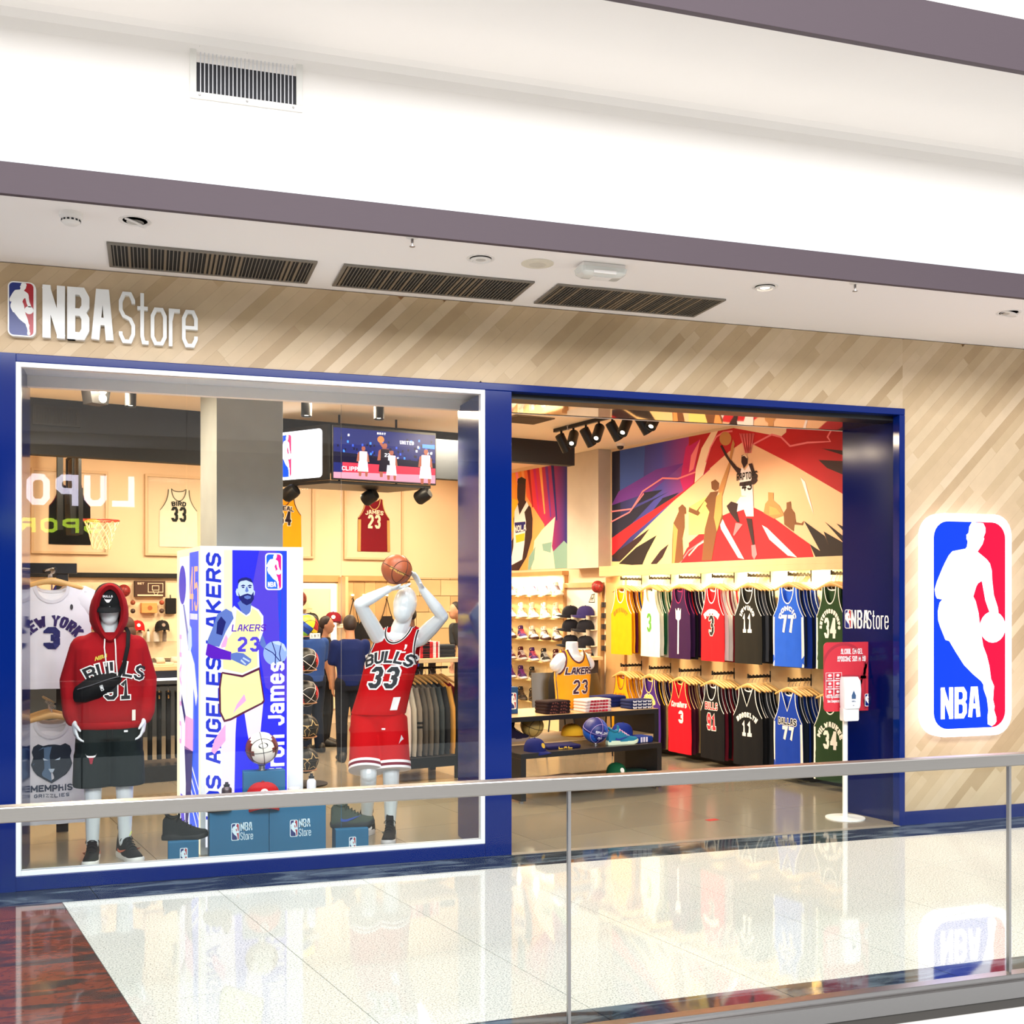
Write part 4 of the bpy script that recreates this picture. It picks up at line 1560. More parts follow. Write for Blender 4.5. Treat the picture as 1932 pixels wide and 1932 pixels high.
MB().loft([super_ring(0, .01, z, a, c) for z, a, c in ((.862, .196, .130), (.868, .206, .139), (.900, .208, .141), (.912, .203, .134))]).build('waistband', mat('hoodie_red'), hoodie, smooth=60)

c1 = cap('black cap', (0, -.014, 1.683), R(-6), (16, 18, 20), (16, 18, 20), None, parent=m1, tilt=R(20))
c1.scale = (1.08, 1.12, 1.1)
mb = MB()
put(mb, text('BULLS', .012, .010, .0015, .003), lambda x, z: (x, -.0985 + z * .25, .062 + z))
mb.add([(x, -.0985 + z * .25, .03 + z) for x, z in ((-.022, .026), (-.015, .018), (.015, .018), (.022, .026), (.016, .012), (.006, .0), (-.006, 0), (-.016, .012))], [tuple(range(8))])
mb.build('emblem', col((236, 230, 230), .7), c1)

sh = MB()
S1 = ((-.098, .0, .50), (.098, .0, .505))
sh.loft([super_ring(0, .012, z, a, c) for z, a, c in ((.80, .205, .135), (.88, .198, .130), (.93, .188, .125))])
for x, y, z in S1:
    sh.tube([(x * .9, .012, .90), (x * 1.06, .008, .60)], [(.112, .128), (.112, .120)], 20)
    sh.loft([super_ring(x * 1.06 + .0, .008 - .0, zz, a, c) for zz, a, c in ((.488, .118, .118), (.52, .119, .119), (.70, .112, .122))])
so = sh.build('shorts', mat('shorts_black', (22, 30, 30), .9, noise=(6, .1), spec=.2), m1, remesh=.009, msmooth=4)
mb = MB()
for x0 in (-.112,):
    zf = lambda x, z: (x, -.125, z)
    mb.add([zf(x0 + x, .695 + z) for x, z in ((-.034, .022), (-.028, .010), (-.012, .006), (.012, .006), (.028, .010), (.034, .022), (.024, -.002), (.010, -.006), (-.010, -.006), (-.024, -.002))], [tuple(range(10))])
mb.build('horns_print', col((236, 232, 230), .8), so)
mb = MB()
mb.add([(-.112 + x, -.1255, .678 + z) for x, z in ((-.016, .012), (.016, .012), (.010, -.008), (.007, -.028), (-.007, -.028), (-.010, -.008))], [tuple(range(6))])
mb.build('bull_print', col((150, 22, 44), .8), so)
MB().box(.085, .108, -.134, -.131, .845, .857).build('price_label', col((240, 240, 240)), so)
for s in (-1, 1):
    MB().tube([(s * .012, -.130, .865), (s * .016, -.136, .84), (s * .014, -.134, .815)], .003, 5).build('drawstring', cloth((30, 30, 32)), so)
for x, a in ((-.100, R(-96)), (.105, R(-72))):
    dx, dy = math.cos(a), math.sin(a)
    t = shoe('', (x - dx * .10, .055 - dy * .09, 0), a, (22, 22, 24), (238, 234, 226), (26, 26, 28), (226, 120, 86), 'high', parent=m1, scale=1.14)
    mb = MB()
    put(mb, text('W', .026, .03, .002, .006, None, 0, 0, .2), lambda x, z: (.119 - z * .20, x, .128 + z))
    mb.build('tongue_print', col((214, 236, 40), .6), t)

# waist bag worn across the hoodie
bg_ = thing('waist_bag', 'black waist bag slung across the red hoodie of the hooded mannequin', 'bag', (-.315, .462, 1.145), R(4))
mb = MB()
rings = []
for x, a, d in ((-.155, .020, .012), (-.145, .046, .028), (-.08, .074, .042), (0, .082, .046), (.08, .068, .042), (.125, .046, .030), (.142, .016, .012)):
    rings.append([(x, .045 - .0 - d * math.cos(q) + abs(x) * .05, x * .36 + a * math.sin(q)) for q in [2 * PI * k / 16 for k in range(16)]])
mb.loft(rings)
mb.build('pouch', mat('bag_nylon', (8, 8, 10), .7, spec=.2, noise=(20, .2), bump=.4), bg_, smooth=60)
mb = MB()
mb.tube([(-.13, -.005, -.015), (-.06, -.008, .005), (.06, -.006, .046), (.12, .005, .06)], .003, 5)
mb.build('zip', col((70, 70, 74), .4), bg_)
mb = MB()
emblem(mb, lambda x, z, d: (.012 + x * .94 - z * .30, -.006 - d - .0, -.030 + x * .34 + z * .94), .036, 0, 1, 1, .0004, .08, False)
mb.build('emblem', [col((230, 230, 230)), BLACK], bg_)
MB().box(.062, .086, -.006, -.002, .086, .097).build('price_label', col((240, 240, 240)), bg_)
MB().tube([(.115, .03, .05), (.15, .02, .14), (.172, .022, .25), (.178, .06, .34), (.165, .12, .37)], (.013), 8, flat=.25).build('strap', mat('bag_nylon'), bg_, smooth=60)

# ------------------------------------------------ shooting mannequin (right of the light tower)
A2 = R(-24)
O2 = V(1.53, .76, 0)
m2 = thing('mannequin', 'white mannequin in red number 33 basketball kit shooting a ball overhead', 'mannequin', O2, A2)
R2 = Matrix.Rotation(-A2, 3, 'Z')
L2 = lambda x, y, z: R2 @ (V(x, y, z) - O2)
b = MB()
hc = L2(1.725, .755, 1.655)
b.M = Matrix.Translation(hc) @ Matrix.Rotation(R(-14), 4, 'X') @ Matrix.Rotation(R(8), 4, 'Y')
b.ball((0, 0, .012), (.084, .104, .122), 24, 16)
b.ball((0, -.020, -.045), (.070, .078, .088), 20, 14)
b.M = Matrix()
neck = L2(1.695, .80, 1.475)
limb(b, [tuple(hc + V(0, .025, -.06)), tuple(neck)], [.055, .066])
TW = lambda z: L2(1.545 + (z - .9) * .27, .79, z)
for z, a, d, h in ((.95, .150, .105, .14), (1.10, .140, .10, .14), (1.25, .160, .105, .14), (1.36, .150, .085, .105)):
    c = TW(z)
    b.ball(c, (a, d, h), 18, 12)
RS, RE, RW = L2(1.535, .775, 1.435), L2(1.372, .60, 1.665), L2(1.575, .585, 1.770)
LS, LE, LW = L2(1.850, .81, 1.415), L2(1.975, .64, 1.575), L2(1.815, .60, 1.770)
for S_, E_, W_ in ((RS, RE, RW), (LS, LE, LW)):
    limb(b, [tuple(S_), tuple(S_.lerp(E_, .5)), tuple(E_), tuple(E_.lerp(W_, .35)), tuple(W_)], [.060, .056, .043, .044, .027])
    limb(b, [tuple(TW(1.36)), tuple(S_)], [.065, .058])
hand(b, tuple(RW), tuple(L2(1.72, .585, 1.787) - RW), tuple(L2(0, 0, 1) - L2(0, 0, 0)), -1, .14, .98)
hand(b, tuple(LW), tuple(L2(1.762, .578, 1.865) - LW), tuple(L2(1.63, .55, 1.80) - LW), -1, .12, .98)
KN = ((L2(1.445, .66, .475), L2(1.475, .90, .10)), (L2(1.605, .66, .475), L2(1.612, .72, .10)))
for s, (kn, an) in zip((-1, 1), KN):
    hp = TW(.92) + V(s * .088, 0, 0)
    limb(b, [tuple(hp), tuple(kn), tuple(kn.lerp(an, .35) + V(0, .012, 0)), tuple(an)], [.094, .060, .056, .038])
b.build('body', MANN, m2, remesh=.0062, msmooth=3)

# jersey: the tank follows the leaning chest; top of the shoulder at z = 1.475
Z0 = 1.505
T2 = [(-.62, .196, .150, .0), (-.45, .188, .142, .0), (-.27, .192, .142, .0), (-.16, .190, .138, .0), (-.06, .175, .118, .005), (0, .15, .098, .01), (.1, .13, .08, .01)]


def c2(z):
    return TW(z + Z0)


def y2(sgn):
    def f(x, z):
        r = interp(T2, z)
        q = min(1.0, abs(x) / (r[1] * 1.001))
        e = (1 - q ** 2.4) ** .42
        return c2(z).y + r[3] + sgn * r[2] * e + .006 * math.sin(x * 30 + z * 9) * min(1, max(0, -z - .1) * 3) * (e > .2)
    return f


bd, tr = tank(lambda z: interp(T2, z)[1], y2(-1), y2(1), lambda z: c2(z).x, H=.62, zA=-.26, so=.150, ni=.080, zN=-.105, zNb=-.03, slope=.42, tw=.020, cols=16)
JR = mat('jersey_red', (176, 6, 14), .85, noise=(9, .06), bump=.3, spec=.12)
j2 = bd.build('jersey', JR, m2, smooth=180, loc=(0, 0, Z0))
tr.build('trim', cloth((238, 232, 228)), j2, smooth=180)
_, tr2 = tank(lambda z: interp(T2, z)[1], lambda x, z: y2(-1)(x, z) - .003, y2(1), lambda z: c2(z).x, H=.62, zA=-.26, so=.146, ni=.085, zN=-.110, zNb=-.03, slope=.42, tw=.009, cols=16)
tr2.build('trim', cloth((36, 22, 26)), j2, smooth=180)
F2 = lambda x, z, d=0.0: (c2(z).x + x, y2(-1)(x, z) - .005 - d, z)
for t2, c, d in ((.034, (240, 234, 230), 0), (.017, (30, 34, 40), .002)):
    mb = MB()
    put(mb, text('BULLS', .085, .062, .004, .018, t2, .36, .015), lambda x, z: F2(x, z - .255, d))
    put(mb, text('33', .155, .092, .022, .034, .052 if t2 > .02 else .030, 0, .015), lambda x, z: F2(x, z - .435, d))
    mb.build('print', col(c, .75), j2)
mb = MB()
mb.add([F2(x, z) for x, z in ((.085, -.125), (.102, -.128), (.102, -.15), (.094, -.165), (.088, -.16), (.09, -.148))], [tuple(range(6))])
mb.add([F2(x, z) for x, z in ((.075, -.185), (.105, -.185), (.105, -.175), (.075, -.175))], [(0, 1, 2, 3)])
mb.add([F2(x, z) for x, z in ((.105, -.585), (.150, -.585), (.150, -.495), (.105, -.495))], [(0, 1, 2, 3)])
tag(mb.build('labels', col((232, 226, 222), .7), j2), kind='stuff')

sh = MB()
hipc = TW(.90)
sh.loft([super_ring(hipc.x + dx, hipc.y, z, a, c) for z, a, c, dx in ((.76, .195, .150, -.02), (.86, .185, .145, 0), (.95, .165, .128, .005))])
LEG = []
for s, (kn, an) in zip((-1, 1), KN):
    top = hipc + V(s * .085, 0, -.04)
    d = (kn - top).normalized()
    bot = kn + V(s * .012, .0, .045)
    LEG.append((top, bot))
    sh.tube([tuple(top), tuple(top.lerp(bot, .5)), tuple(bot)], [(.118, .132), (.120, .136), (.124, .138)], 24)
s2o = sh.build('shorts', JR, m2, remesh=.009, msmooth=4)
for top, bot in LEG:
    d = (bot - top).normalized()
    for a, b_, m in ((.030, .012, (240, 234, 232)), (.012, -.008, (110, 16, 40)), (-.008, -.024, (240, 234, 232))):
        p0, p1 = bot - d * a, bot - d * b_
        MB().tube([tuple(p0), tuple(p1)], [(.1275, .1415)] * 2, 28).build('hem_stripe', cloth(m), s2o, smooth=60)
mb = MB()
kc = LEG[1][0].lerp(LEG[1][1], .62)
xs = lambda x, z: (kc.x + .086 + x * .55, kc.y - .085 + abs(x) * .1 + (.04 if x > .02 else 0) + x * .7, kc.z + z)
mb.add([xs(x, z) for x, z in ((0, .10), (.05, .01), (.055, -.07), (.0, -.09), (-.05, -.06), (-.045, .0))], [tuple(range(6))])
mb.build('side_emblem', cloth((240, 236, 234)), s2o)
MB().box(hipc.x + .055, hipc.x + .080, hipc.y - .158, hipc.y - .155, .785, .796).build('price_label', col((240, 240, 240)), s2o)
for kk, (kn, an) in enumerate(KN):
    a = R(-112) if kk == 0 else R(-82)
    dx, dy = math.cos(a), math.sin(a)
    shoe('', (an.x - dx * .075, an.y - dy * .075, 0.0), a, (28, 24, 26), (206, 200, 198), (24, 22, 24), (236, 232, 230), 'mid', parent=m2, scale=1.12)

ob = basketball('brown basketball held overhead by the shooting mannequin', (1.630, .585, 1.905), .106, [(168, 86, 50)], rot=(R(20), R(20), R(30)), seam=(60, 30, 20))
ball_text(ob, .106, text('SPALDING', .020, .015, .002, .004), (222, 180, 90), .15, -.55)
mb = MB()

# ------------------------------------------------ glowing poster tower
tw = thing('light_tower', 'tall four-sided light tower with glowing player posters in the window', 'display', (0, 0, 0))
foot = [(.308, .60), (.984, .60), (.856, 1.49), (.180, 1.49)]
MB().slab(foot, 0, 2.052).build('body', mat('tower_white', (236, 236, 236), .4), tw, bevel=.003)
PXL = .529 / 153.0
YS = 7.383 / 2102.0
P3 = lambda x, y: (.345 + (300 + x / 5.52 - 388) * PXL, 1.7 - (1000 + y / 5.52 - 1130) * YS)
P4 = lambda x, y: (.345 + (300 + x / 4.83 - 388) * PXL, 1.7 - (1300 + y / 4.83 - 1130) * YS)
PX = lambda x, y: (.345 + (x - 388) * PXL, 1.7 - (y - 1130) * YS)
pcols = {'white': (246, 240, 255), 'cream': (252, 236, 200), 'blue': (40, 40, 226), 'violet': (84, 64, 214), 'ink': (30, 50, 200), 'skin': (96, 120, 196), 'skinl': (196, 214, 250), 'dark': (24, 28, 110),
         'jersey': (250, 244, 170), 'jw': (252, 248, 236), 'purple': (92, 20, 190), 'pink': (250, 170, 220), 'maroon': (90, 20, 60), 'ball': (150, 176, 240), 'leg': (246, 226, 250), 'sky': (30, 90, 240), 'or': (250, 180, 150), 'redc': (250, 20, 110)}
plist = list(pcols)
pm = [glow(pcols[k], 0.80) for k in plist]
po = MB()
lay = [0]


def pp(pts, c, f=P3, step=True):
    if step:
        lay[0] += 1
    po.add([(x, .5983 - .00025 * lay[0], z) for x, z in (f(*p) for p in pts)], [tuple(range(len(pts)))], plist.index(c))


z0, z1 = .05, 2.027
po.box(.342, .877, .5983, .5995, z0, z1, plist.index('white'))
lay[0] += 1
pp([(421, 1037), (437, 1037), (437, 1590), (421, 1590)], 'cream', PX)
pp([(437, 1037), (541, 1037), (541, 1590), (437, 1590)], 'blue', PX)
pp([(488, 1037), (541, 1037), (541, 1330), (500, 1300), (470, 1130)], 'violet', PX)
pp([(520, 1037), (541, 1037), (541, 1240), (528, 1240)], 'sky', PX, False)
for q in text('LOS ANGELES LAKERS', .098, .088, .016, .021, None, 0, 0, .12):
    lay[0] += .02
    pp([(0, 0)], 'ink') if 0 else po.add([(.345 + (416 - 388) * PXL - p[1], .5983 - .00025 * (lay[0] + 1), 1.112 + p[0]) for p in q], [(0, 1, 2, 3)], plist.index('ink'))
lay[0] += 2
pp([(570, 270), (615, 305), (700, 270), (690, 420), (680, 960), (570, 960), (560, 500)], 'leg', P4)
pp([(560, 380), (600, 330), (600, 480), (500, 600), (470, 570), (500, 470)], 'pink', P4)
pp([(770, 220), (850, 150), (945, 140), (920, 400), (930, 560), (840, 640), (800, 420)], 'leg', P4)
pp([(640, 1490), (1040, 1440), (1095, 1800), (1075, 1830), (870, 1930), (740, 1995), (670, 2010), (620, 1900), (615, 1650)], 'maroon')
pp([(655, 1500), (1030, 1450), (1080, 1790), (1060, 1815), (870, 1905), (740, 1970), (680, 1985), (640, 1900), (635, 1650)], 'jersey')
pp([(880, 1720), (900, 1790), (800, 1880), (760, 1930), (800, 1830)], 'pink')
pp([(650, 1470), (860, 1515), (1040, 1435), (1035, 1470), (860, 1545), (650, 1500)], 'maroon')
pp([(1060, 1070), (1045, 1200), (1100, 1260), (1110, 1200), (1085, 1130)], 'skin')
pp([(690, 820), (600, 880), (560, 1000), (500, 1150), (500, 1200), (620, 1220), (700, 1080), (780, 960), (760, 860)], 'skin')
pp([(640, 900), (600, 960), (590, 1080), (650, 1100), (690, 960)], 'dark')
pp([(775, 790), (745, 830), (770, 920), (690, 1060), (625, 1210), (640, 1340), (640, 1480), (860, 1520), (1040, 1440), (1030, 1200), (1080, 1060), (1080, 900), (1030, 830), (950, 785), (935, 865), (900, 890), (845, 850)], 'jw')
pp([(800, 830), (850, 870), (900, 905), (940, 885), (960, 810), (1020, 850), (1060, 920), (1055, 1040), (1010, 1200), (1020, 1430), (860, 1500), (660, 1450), (660, 1330), (700, 1150), (780, 1040)], 'jersey')
pp([(690, 1090), (710, 1130), (690, 1220), (640, 1230), (640, 1200)], 'pink')
pp([(640, 1240), (500, 1180), (480, 1300), (540, 1340), (745, 1360), (745, 1275)], 'purple')
pp([(740, 1290), (800, 1280), (870, 1290), (955, 1355), (950, 1385), (900, 1425), (860, 1410), (800, 1380), (740, 1350)], 'skin')
pp([(870, 1330), (940, 1372), (930, 1384), (862, 1346)], 'skinl')
pp([(850, 1352), (900, 1402), (890, 1412), (840, 1370)], 'skinl', step=False)
pp([(810, 760), (850, 850), (900, 890), (945, 850), (955, 760), (880, 700)], 'skin')
pp(ell(895, 610, 82, 118, 26), 'skinl')
pp([(800, 610), (790, 640), (800, 680), (822, 690), (820, 610)], 'skinl')
pp([(975, 620), (992, 640), (988, 675), (972, 690)], 'skinl', step=False)
pp([(812, 560), (818, 520), (850, 498), (900, 490), (950, 505), (975, 560), (960, 545), (900, 520), (845, 530)], 'dark')
pp([(815, 640), (835, 690), (880, 670), (915, 660), (955, 675), (978, 640), (980, 720), (950, 765), (905, 785), (860, 760), (825, 710)], 'dark')
pp([(878, 690), (915, 680), (950, 692), (945, 712), (912, 722), (882, 708)], 'skin')
for x in (868, 938):
    pp([(x - 24, 578), (x, 566), (x + 22, 574), (x + 20, 582), (x - 22, 586)], 'dark', step=False)
    pp(ell(x, 596, 15, 8, 10), 'dark', step=False)
pp([(900, 590), (912, 590), (925, 635), (905, 648), (888, 636)], 'skin')
pp(ell(1205, 1295, 126, 130, 30), 'ball')
for ln in ([(1095, 1240), (1180, 1290), (1290, 1420)], [(1170, 1170), (1210, 1290), (1205, 1425)], [(1270, 1190), (1250, 1300), (1270, 1400), (1300, 1380)]):
    for q in stroke([P3(*p) for p in ln], .006, 0):
        po.add([(p[0], .5983 - .00025 * (lay[0] + 1), p[1]) for p in q], [(0, 1, 2, 3)], plist.index('dark'))
pp([(1170, 1175), (1240, 1165), (1300, 1200), (1325, 1260), (1310, 1280), (1270, 1215), (1210, 1200)], 'skinl')
lay[0] += 1
for s, h, wd, g, t, px, pz, c, sl in (('LAKERS', .047, .033, .005, .0075, 924, 1060, 'purple', .15), ('23', .100, .062, .018, .020, 925, 1275, 'violet', 0)):
    x0, zz = P3(px, pz)
    for q in text(s, h, wd, g, t, None, 0, 0, sl):
        po.add([(x0 + p[0], .5983 - .00025 * (lay[0] + 1), zz + p[1]) for p in q], [(0, 1, 2, 3)], plist.index(c))
for q in text('LeBron James', .120, .070, .012, .022):
    po.add([(.345 + (536 - 388) * PXL - p[1], .5983 - .00025 * (lay[0] + 2), .800 + p[0]) for p in q], [(0, 1, 2, 3)], plist.index('white'))
po.build('front_poster', pm, tw)
mb = MB()
x0, zz = PX(499, 1113)
emblem(mb, lambda x, z, d: (x0 + x, .590 - d, zz + z), .250, 0, 1, 2, .0006, .035)
mb.build('emblem', [glow((250, 244, 255), 1.0), glow((20, 90, 220), 1.0), glow((235, 20, 130), 1.0)], tw)

# its left poster: s runs from the far edge to the near corner
po = MB()
E0, E1 = V(.180, 1.49, 0), V(.308, .60, 0)
nrm = V(-.99, -.142, 0)
FL = lambda s, z, d: tuple(E0.lerp(E1, s) + nrm * (.001 + d) + V(0, 0, z))
lz = lambda y: 1.7 - (y - 1130) * YS * 1.05


def pl(pts, c, d):
    po.add([FL(s, z, d) for s, z in pts], [tuple(range(len(pts)))], plist.index(c))


pl([(.0, .0), (1, .0), (1, 2.05), (0, 2.05)], 'cream', 0)
pl([(.14, .06), (.62, .06), (.62, 2.0), (.14, 2.0)], 'white', .001)
pl([(.58, .06), (.95, .06), (.95, 2.02), (.58, 2.02)], 'sky', .002)
for i in range(4):
    pl([(.60 + .0 * i, .30 + .09 * i), (.95, .12 + .10 * i), (.95, .135 + .10 * i), (.60, .33 + .09 * i)], 'white', .003)
pl([(.18 + .16 * math.cos(q) + .09, 1.80 + .14 * math.sin(q)) for q in [2 * PI * k / 20 for k in range(20)]], 'ink', .003)
pl([(.30, 1.66), (.36, 1.66), (.66, 1.34), (.74, 1.30), (.66, 1.20)], 'skin', .004)
pl([(.52, 1.45), (.60, 1.52), (.68, 1.50), (.70, 1.38), (.62, 1.32), (.54, 1.36)], 'skinl', .005)
pl([(.46, 1.30), (.62, 1.36), (.80, 1.26), (.92, 1.05), (.86, .98), (.76, 1.10), (.74, .88), (.44, .86)], 'jw', .005)
pl([(.42, .88), (.76, .88), (.74, .66), (.40, .64)], 'pink', .006)
pl([(.38, .66), (.74, .66), (.68, .40), (.52, .12), (.42, .12), (.44, .40)], 'dark', .006)
pl([(.26, 1.02), (.44, .88), (.40, .82), (.24, .96)], 'dark', .007)
for s, zc, h in (('45', 1.70, .30),):
    for q in text(s, h, .16, .03, .035):
        po.add([FL(.77 + p[0] * 1.0, zc - .08 + p[1], .004) for p in q], [(0, 1, 2, 3)], plist.index('or'))
for q in text('UTAH', .10, .10, .03, .02):
    po.add([FL(.24 - p[1] * 1.0, 1.05 + p[0] * 1.6, .004) for p in q], [(0, 1, 2, 3)], plist.index('pink'))
for k in range(9):
    pl([(.62 + .034 * k, 1.56), (.645 + .034 * k, 1.56), (.645 + .034 * k, 1.60), (.62 + .034 * k, 1.60)], 'white', .004)
pl([(.20, .30), (.32, .30), (.40, .08), (.22, .08)], 'violet', .005)
po.build('side_poster', pm, tw)

# ------------------------------------------------ blue plinths with the printed shop name
PLB = mat('plinth_blue', (24, 100, 140), .7, noise=(4, .10))


def plinth(label, x0, x1, y0, y1, z, mode, group):
    t = thing('display_plinth', label, 'plinth', ((x0 + x1) / 2, y0, 0), 0, group)
    w_ = (x1 - x0) / 2
    MB().box(-w_, w_, 0, y1 - y0, 0, z).build('box', PLB, t, bevel=.004)
    mb = MB()
    lt = MB()
    if mode == 2:
        emblem(mb, lambda x, z_, d: (-.052 + x, -.0015 - d, .135 + z_), .112, 0, 1, 2, .0005, .04, False)
        put(lt, text('NBA', .055, .023, .003, .0062), plane(.044, .195, -.002))
        put(lt, text('Store', .050, .0165, .002, .0042), plane(.046, .136, -.002))
        tag(lt.build('lettering', col((220, 238, 246)), t), kind='stuff')
    elif mode == 1:
        emblem(mb, lambda x, z_, d: (-.022 + x, -.0015 - d, .012 + z_), .100, 0, 1, 2, .0005, .05, False)
    if mode:
        mb.build('emblem', [col((220, 238, 246)), col((20, 40, 110), .5), col((170, 30, 50), .5)], t)
    return t


plinth('large blue display plinth with white lettering below the water bottle', .354, .731, .35, .585, .346, 2, 'blue display plinths')
plinth('large blue display plinth with white lettering below the mug', .733, 1.102, .35, .585, .346, 2, 'blue display plinths')
plinth('low blue plinth under the plain black sneaker', .100, .288, .34, .50, .153, 1, 'blue display plinths')
plinth('low blue plinth under the camouflage sneaker beside the shooting mannequin', 1.165, 1.386, .34, .50, .165, 1, 'blue display plinths')
t = plinth('small plain blue block raised under the white and brown ball', .578, .852, .49, .585, .555, 0, 'blue display plinths')
for o in t.children:
    o.data.transform(Matrix.Translation((0, 0, 0)))
for o in t.children:
    if o.name.startswith('box'):
        for v in o.data.vertices:
            if v.co.z < .1:
                v.co.z = .347

s = thing('ball_stand', 'short grey cylinder stand under the white and brown ball', 'stand', (.702, .535, .556))
MB().lathe([(.034, 0), (.034, .006), (.022, .008), (.022, .030), (.030, .036)], 18).build('stem', STEEL, s, smooth=40)
ob = basketball('white and brown basketball on the raised blue block', (.702, .535, .702), .108, [(120, 54, 40), (234, 228, 216)], 'white_top', rot=(R(10), R(-8), 0), seam=(40, 30, 28))
ball_text(ob, .108, [[Vector(p) for p in ell(0, 0, .032, .019, 16)]], (22, 22, 26), -.45, .05, 'badge')
ball_text(ob, .1085, text('1976', .008, .009, .002, .002), (230, 226, 220), -.43, .05)
c = cap('red cap with white emblem standing in front of the raised blue block', (.700, .425, .347), 0, (176, 18, 26), (140, 14, 22), None, tilt=R(-4))
c.scale = (1.35, 1.0, 1.35)
MB().add([(x, -.1035 + z * .12, .062 + z) for x, z in ell(0, 0, .020, .020, 16)], [tuple(range(16))]).build('patch', col((240, 230, 226)), c)
MB().add([(x, -.1050 + z * .12, .062 + z) for x, z in ((-.014, .004), (.004, .010), (.012, .002), (.002, -.002), (.008, -.012), (-.006, -.012), (-.002, -.002))], [tuple(range(7))]).build('emblem', col((190, 20, 30)), c)
cap('black cap at the edge of the plinth beside the steel bottle', (.405, .43, .347), R(20), (18, 18, 22), (20, 20, 24), None, 'caps in the window').scale = (1, .9, .75)
bo = bottle('dark steel water bottle with black spout lid on the plinth', (.470, .47, .347), .033, .150, (112, 100, 104), (24, 24, 28), None, 'water_bottle', .7)
mb = MB()
put(mb, text('BROOKLYN', .010, .0075, .001, .002), lambda x, z: (.0335 * math.sin(x / .0335), -.0335 * math.cos(x / .0335), .045 + z))
mb.build('print', col((220, 216, 216)), bo)
t = thing('mug', 'white mug with dark red print beside the white bottle', 'mug', (.905, .46, .347))
MB().lathe([(.036, 0), (.040, .004), (.040, .092), (.037, .092), (.035, .008), (.001, .006)], 24).build('cup', col((244, 242, 240), .2), t, smooth=40)
MB().tube([(.038, 0, .075), (.062, 0, .072), (.066, 0, .045), (.058, 0, .024), (.038, 0, .02)], .006, 8).build('handle', col((244, 242, 240), .2), t, smooth=60)
MB().add([(.0404 * math.sin(a), -.0404 * math.cos(a), z) for a, z in ((-.5, .01), (.5, .01), (.55, .03), (.2, .045), (-.3, .04))], [(0, 1, 2, 3, 4)]).build('print', col((110, 20, 50)), t)
bo = bottle('white water bottle with black lid and blue print in the window', (1.020, .45, .347), .031, .185, (238, 238, 240), (24, 24, 26))
mb = MB()
put(mb, text('NBA', .022, .013, .002, .005), lambda x, z: (.0315 * math.sin((x + .006) / .0315), -.0315 * math.cos((x + .006) / .0315), .03 + z))
mb.build('print', col((30, 80, 170)), bo)
shoe('plain black sneaker on the low blue plinth beside the hooded mannequin', (.065, .43, .1535), R(-6), (24, 28, 30), (20, 22, 24), (18, 20, 22), None, 'mid', 'window sneakers').scale = (.97, 1, 1.1)
s = shoe('grey green camouflage sneaker on the low blue plinth', (1.145, .43, .1655), R(-2), (70, 78, 70), (40, 44, 48), (52, 56, 52), (40, 70, 150), 'mid', 'window sneakers')
s.scale = (1.0, 1, 1.12)

# ------------------------------------------------ rack of white shirts at the window's left end
def tee_meshes():
    b_, t_ = tank(lambda z: .25, hang_y(-1, .25, .03), hang_y(1, .25, .03, 1), H=.70, zA=-.17, so=.225, ni=.095, zN=-.10, zNb=-.03, slope=.32, tw=.020)
    sl = MB()
    for s in (-1, 1):
        rings = []
        for x, z, a in ((.17, -.075, .085), (.235, -.105, .085), (.30, -.165, .082), (.335, -.215, .080)):
            rings.append([(s * (x + math.sin(q) * a * .45), .028 * math.cos(q), z + math.sin(q) * a * .9) for q in [2 * PI * k / 12 for k in range(12)]])
        sl.loft(rings)
    return b_.mesh('fabric', GREY, 180), t_.mesh('collar', GREY, 180), sl.mesh('sleeves', GREY, 60)


def tee(label, loc, rz, c, group, pr=()):
    a, t_, s = cached('tee', tee_meshes)
    o = thing('hanging_shirt', label, 'shirt', loc, rz, group)
    obj('fabric', a, o, [cloth(c)])
    obj('collar', t_, o, [cloth(tuple(max(0, k - 14) for k in c))])
    obj('sleeves', s, o, [cloth(c)])
    y = hang_y(-1, .25, .03)
    for q, cc, x0, zz in pr:
        mb = MB()
        put(mb, q, lambda x, z: (x0 + x, y(x0 + x, zz + z) - .005, zz + z))
        tag(mb.build('print', col(cc, .8), o), kind='stuff')
    return o


BEAR = [(-.115, .03), (-.125, .065), (-.115, .10), (-.085, .118), (-.055, .105), (-.02, .112), (.02, .112), (.055, .105), (.085, .118), (.115, .10), (.125, .065), (.115, .03), (.13, -.02), (.115, -.06), (.09, -.095), (.05, -.12), (0, -.15), (-.05, -.12), (-.09, -.095), (-.115, -.06), (-.13, -.02)]
BEAR_IN = [(x * .9, z * .9) for x, z in BEAR]
rk = thing('clothes_rack', 'black wall rack holding white shirts at the end of the display window', 'rack', (0, 0, 0))
for z in (1.905, .985):
    a, b_ = V(-.62, 1.10, z), V(-.62, 1.10, z) + V(-math.sin(AL), math.cos(AL), 0) * .62
    MB().tube([a, b_], .010, 8).build('rail', BLACKM, rk)
MB().box(-.95, -.52, 1.66, 1.70, 1.885, 1.96).build('crossbar', BLACKM, rk)
MB().box(-.66, -.58, 1.68, 1.72, 0, 1.96).build('post', BLACKM, rk)
names = ['front', 'second', 'third', 'fourth', 'fifth']
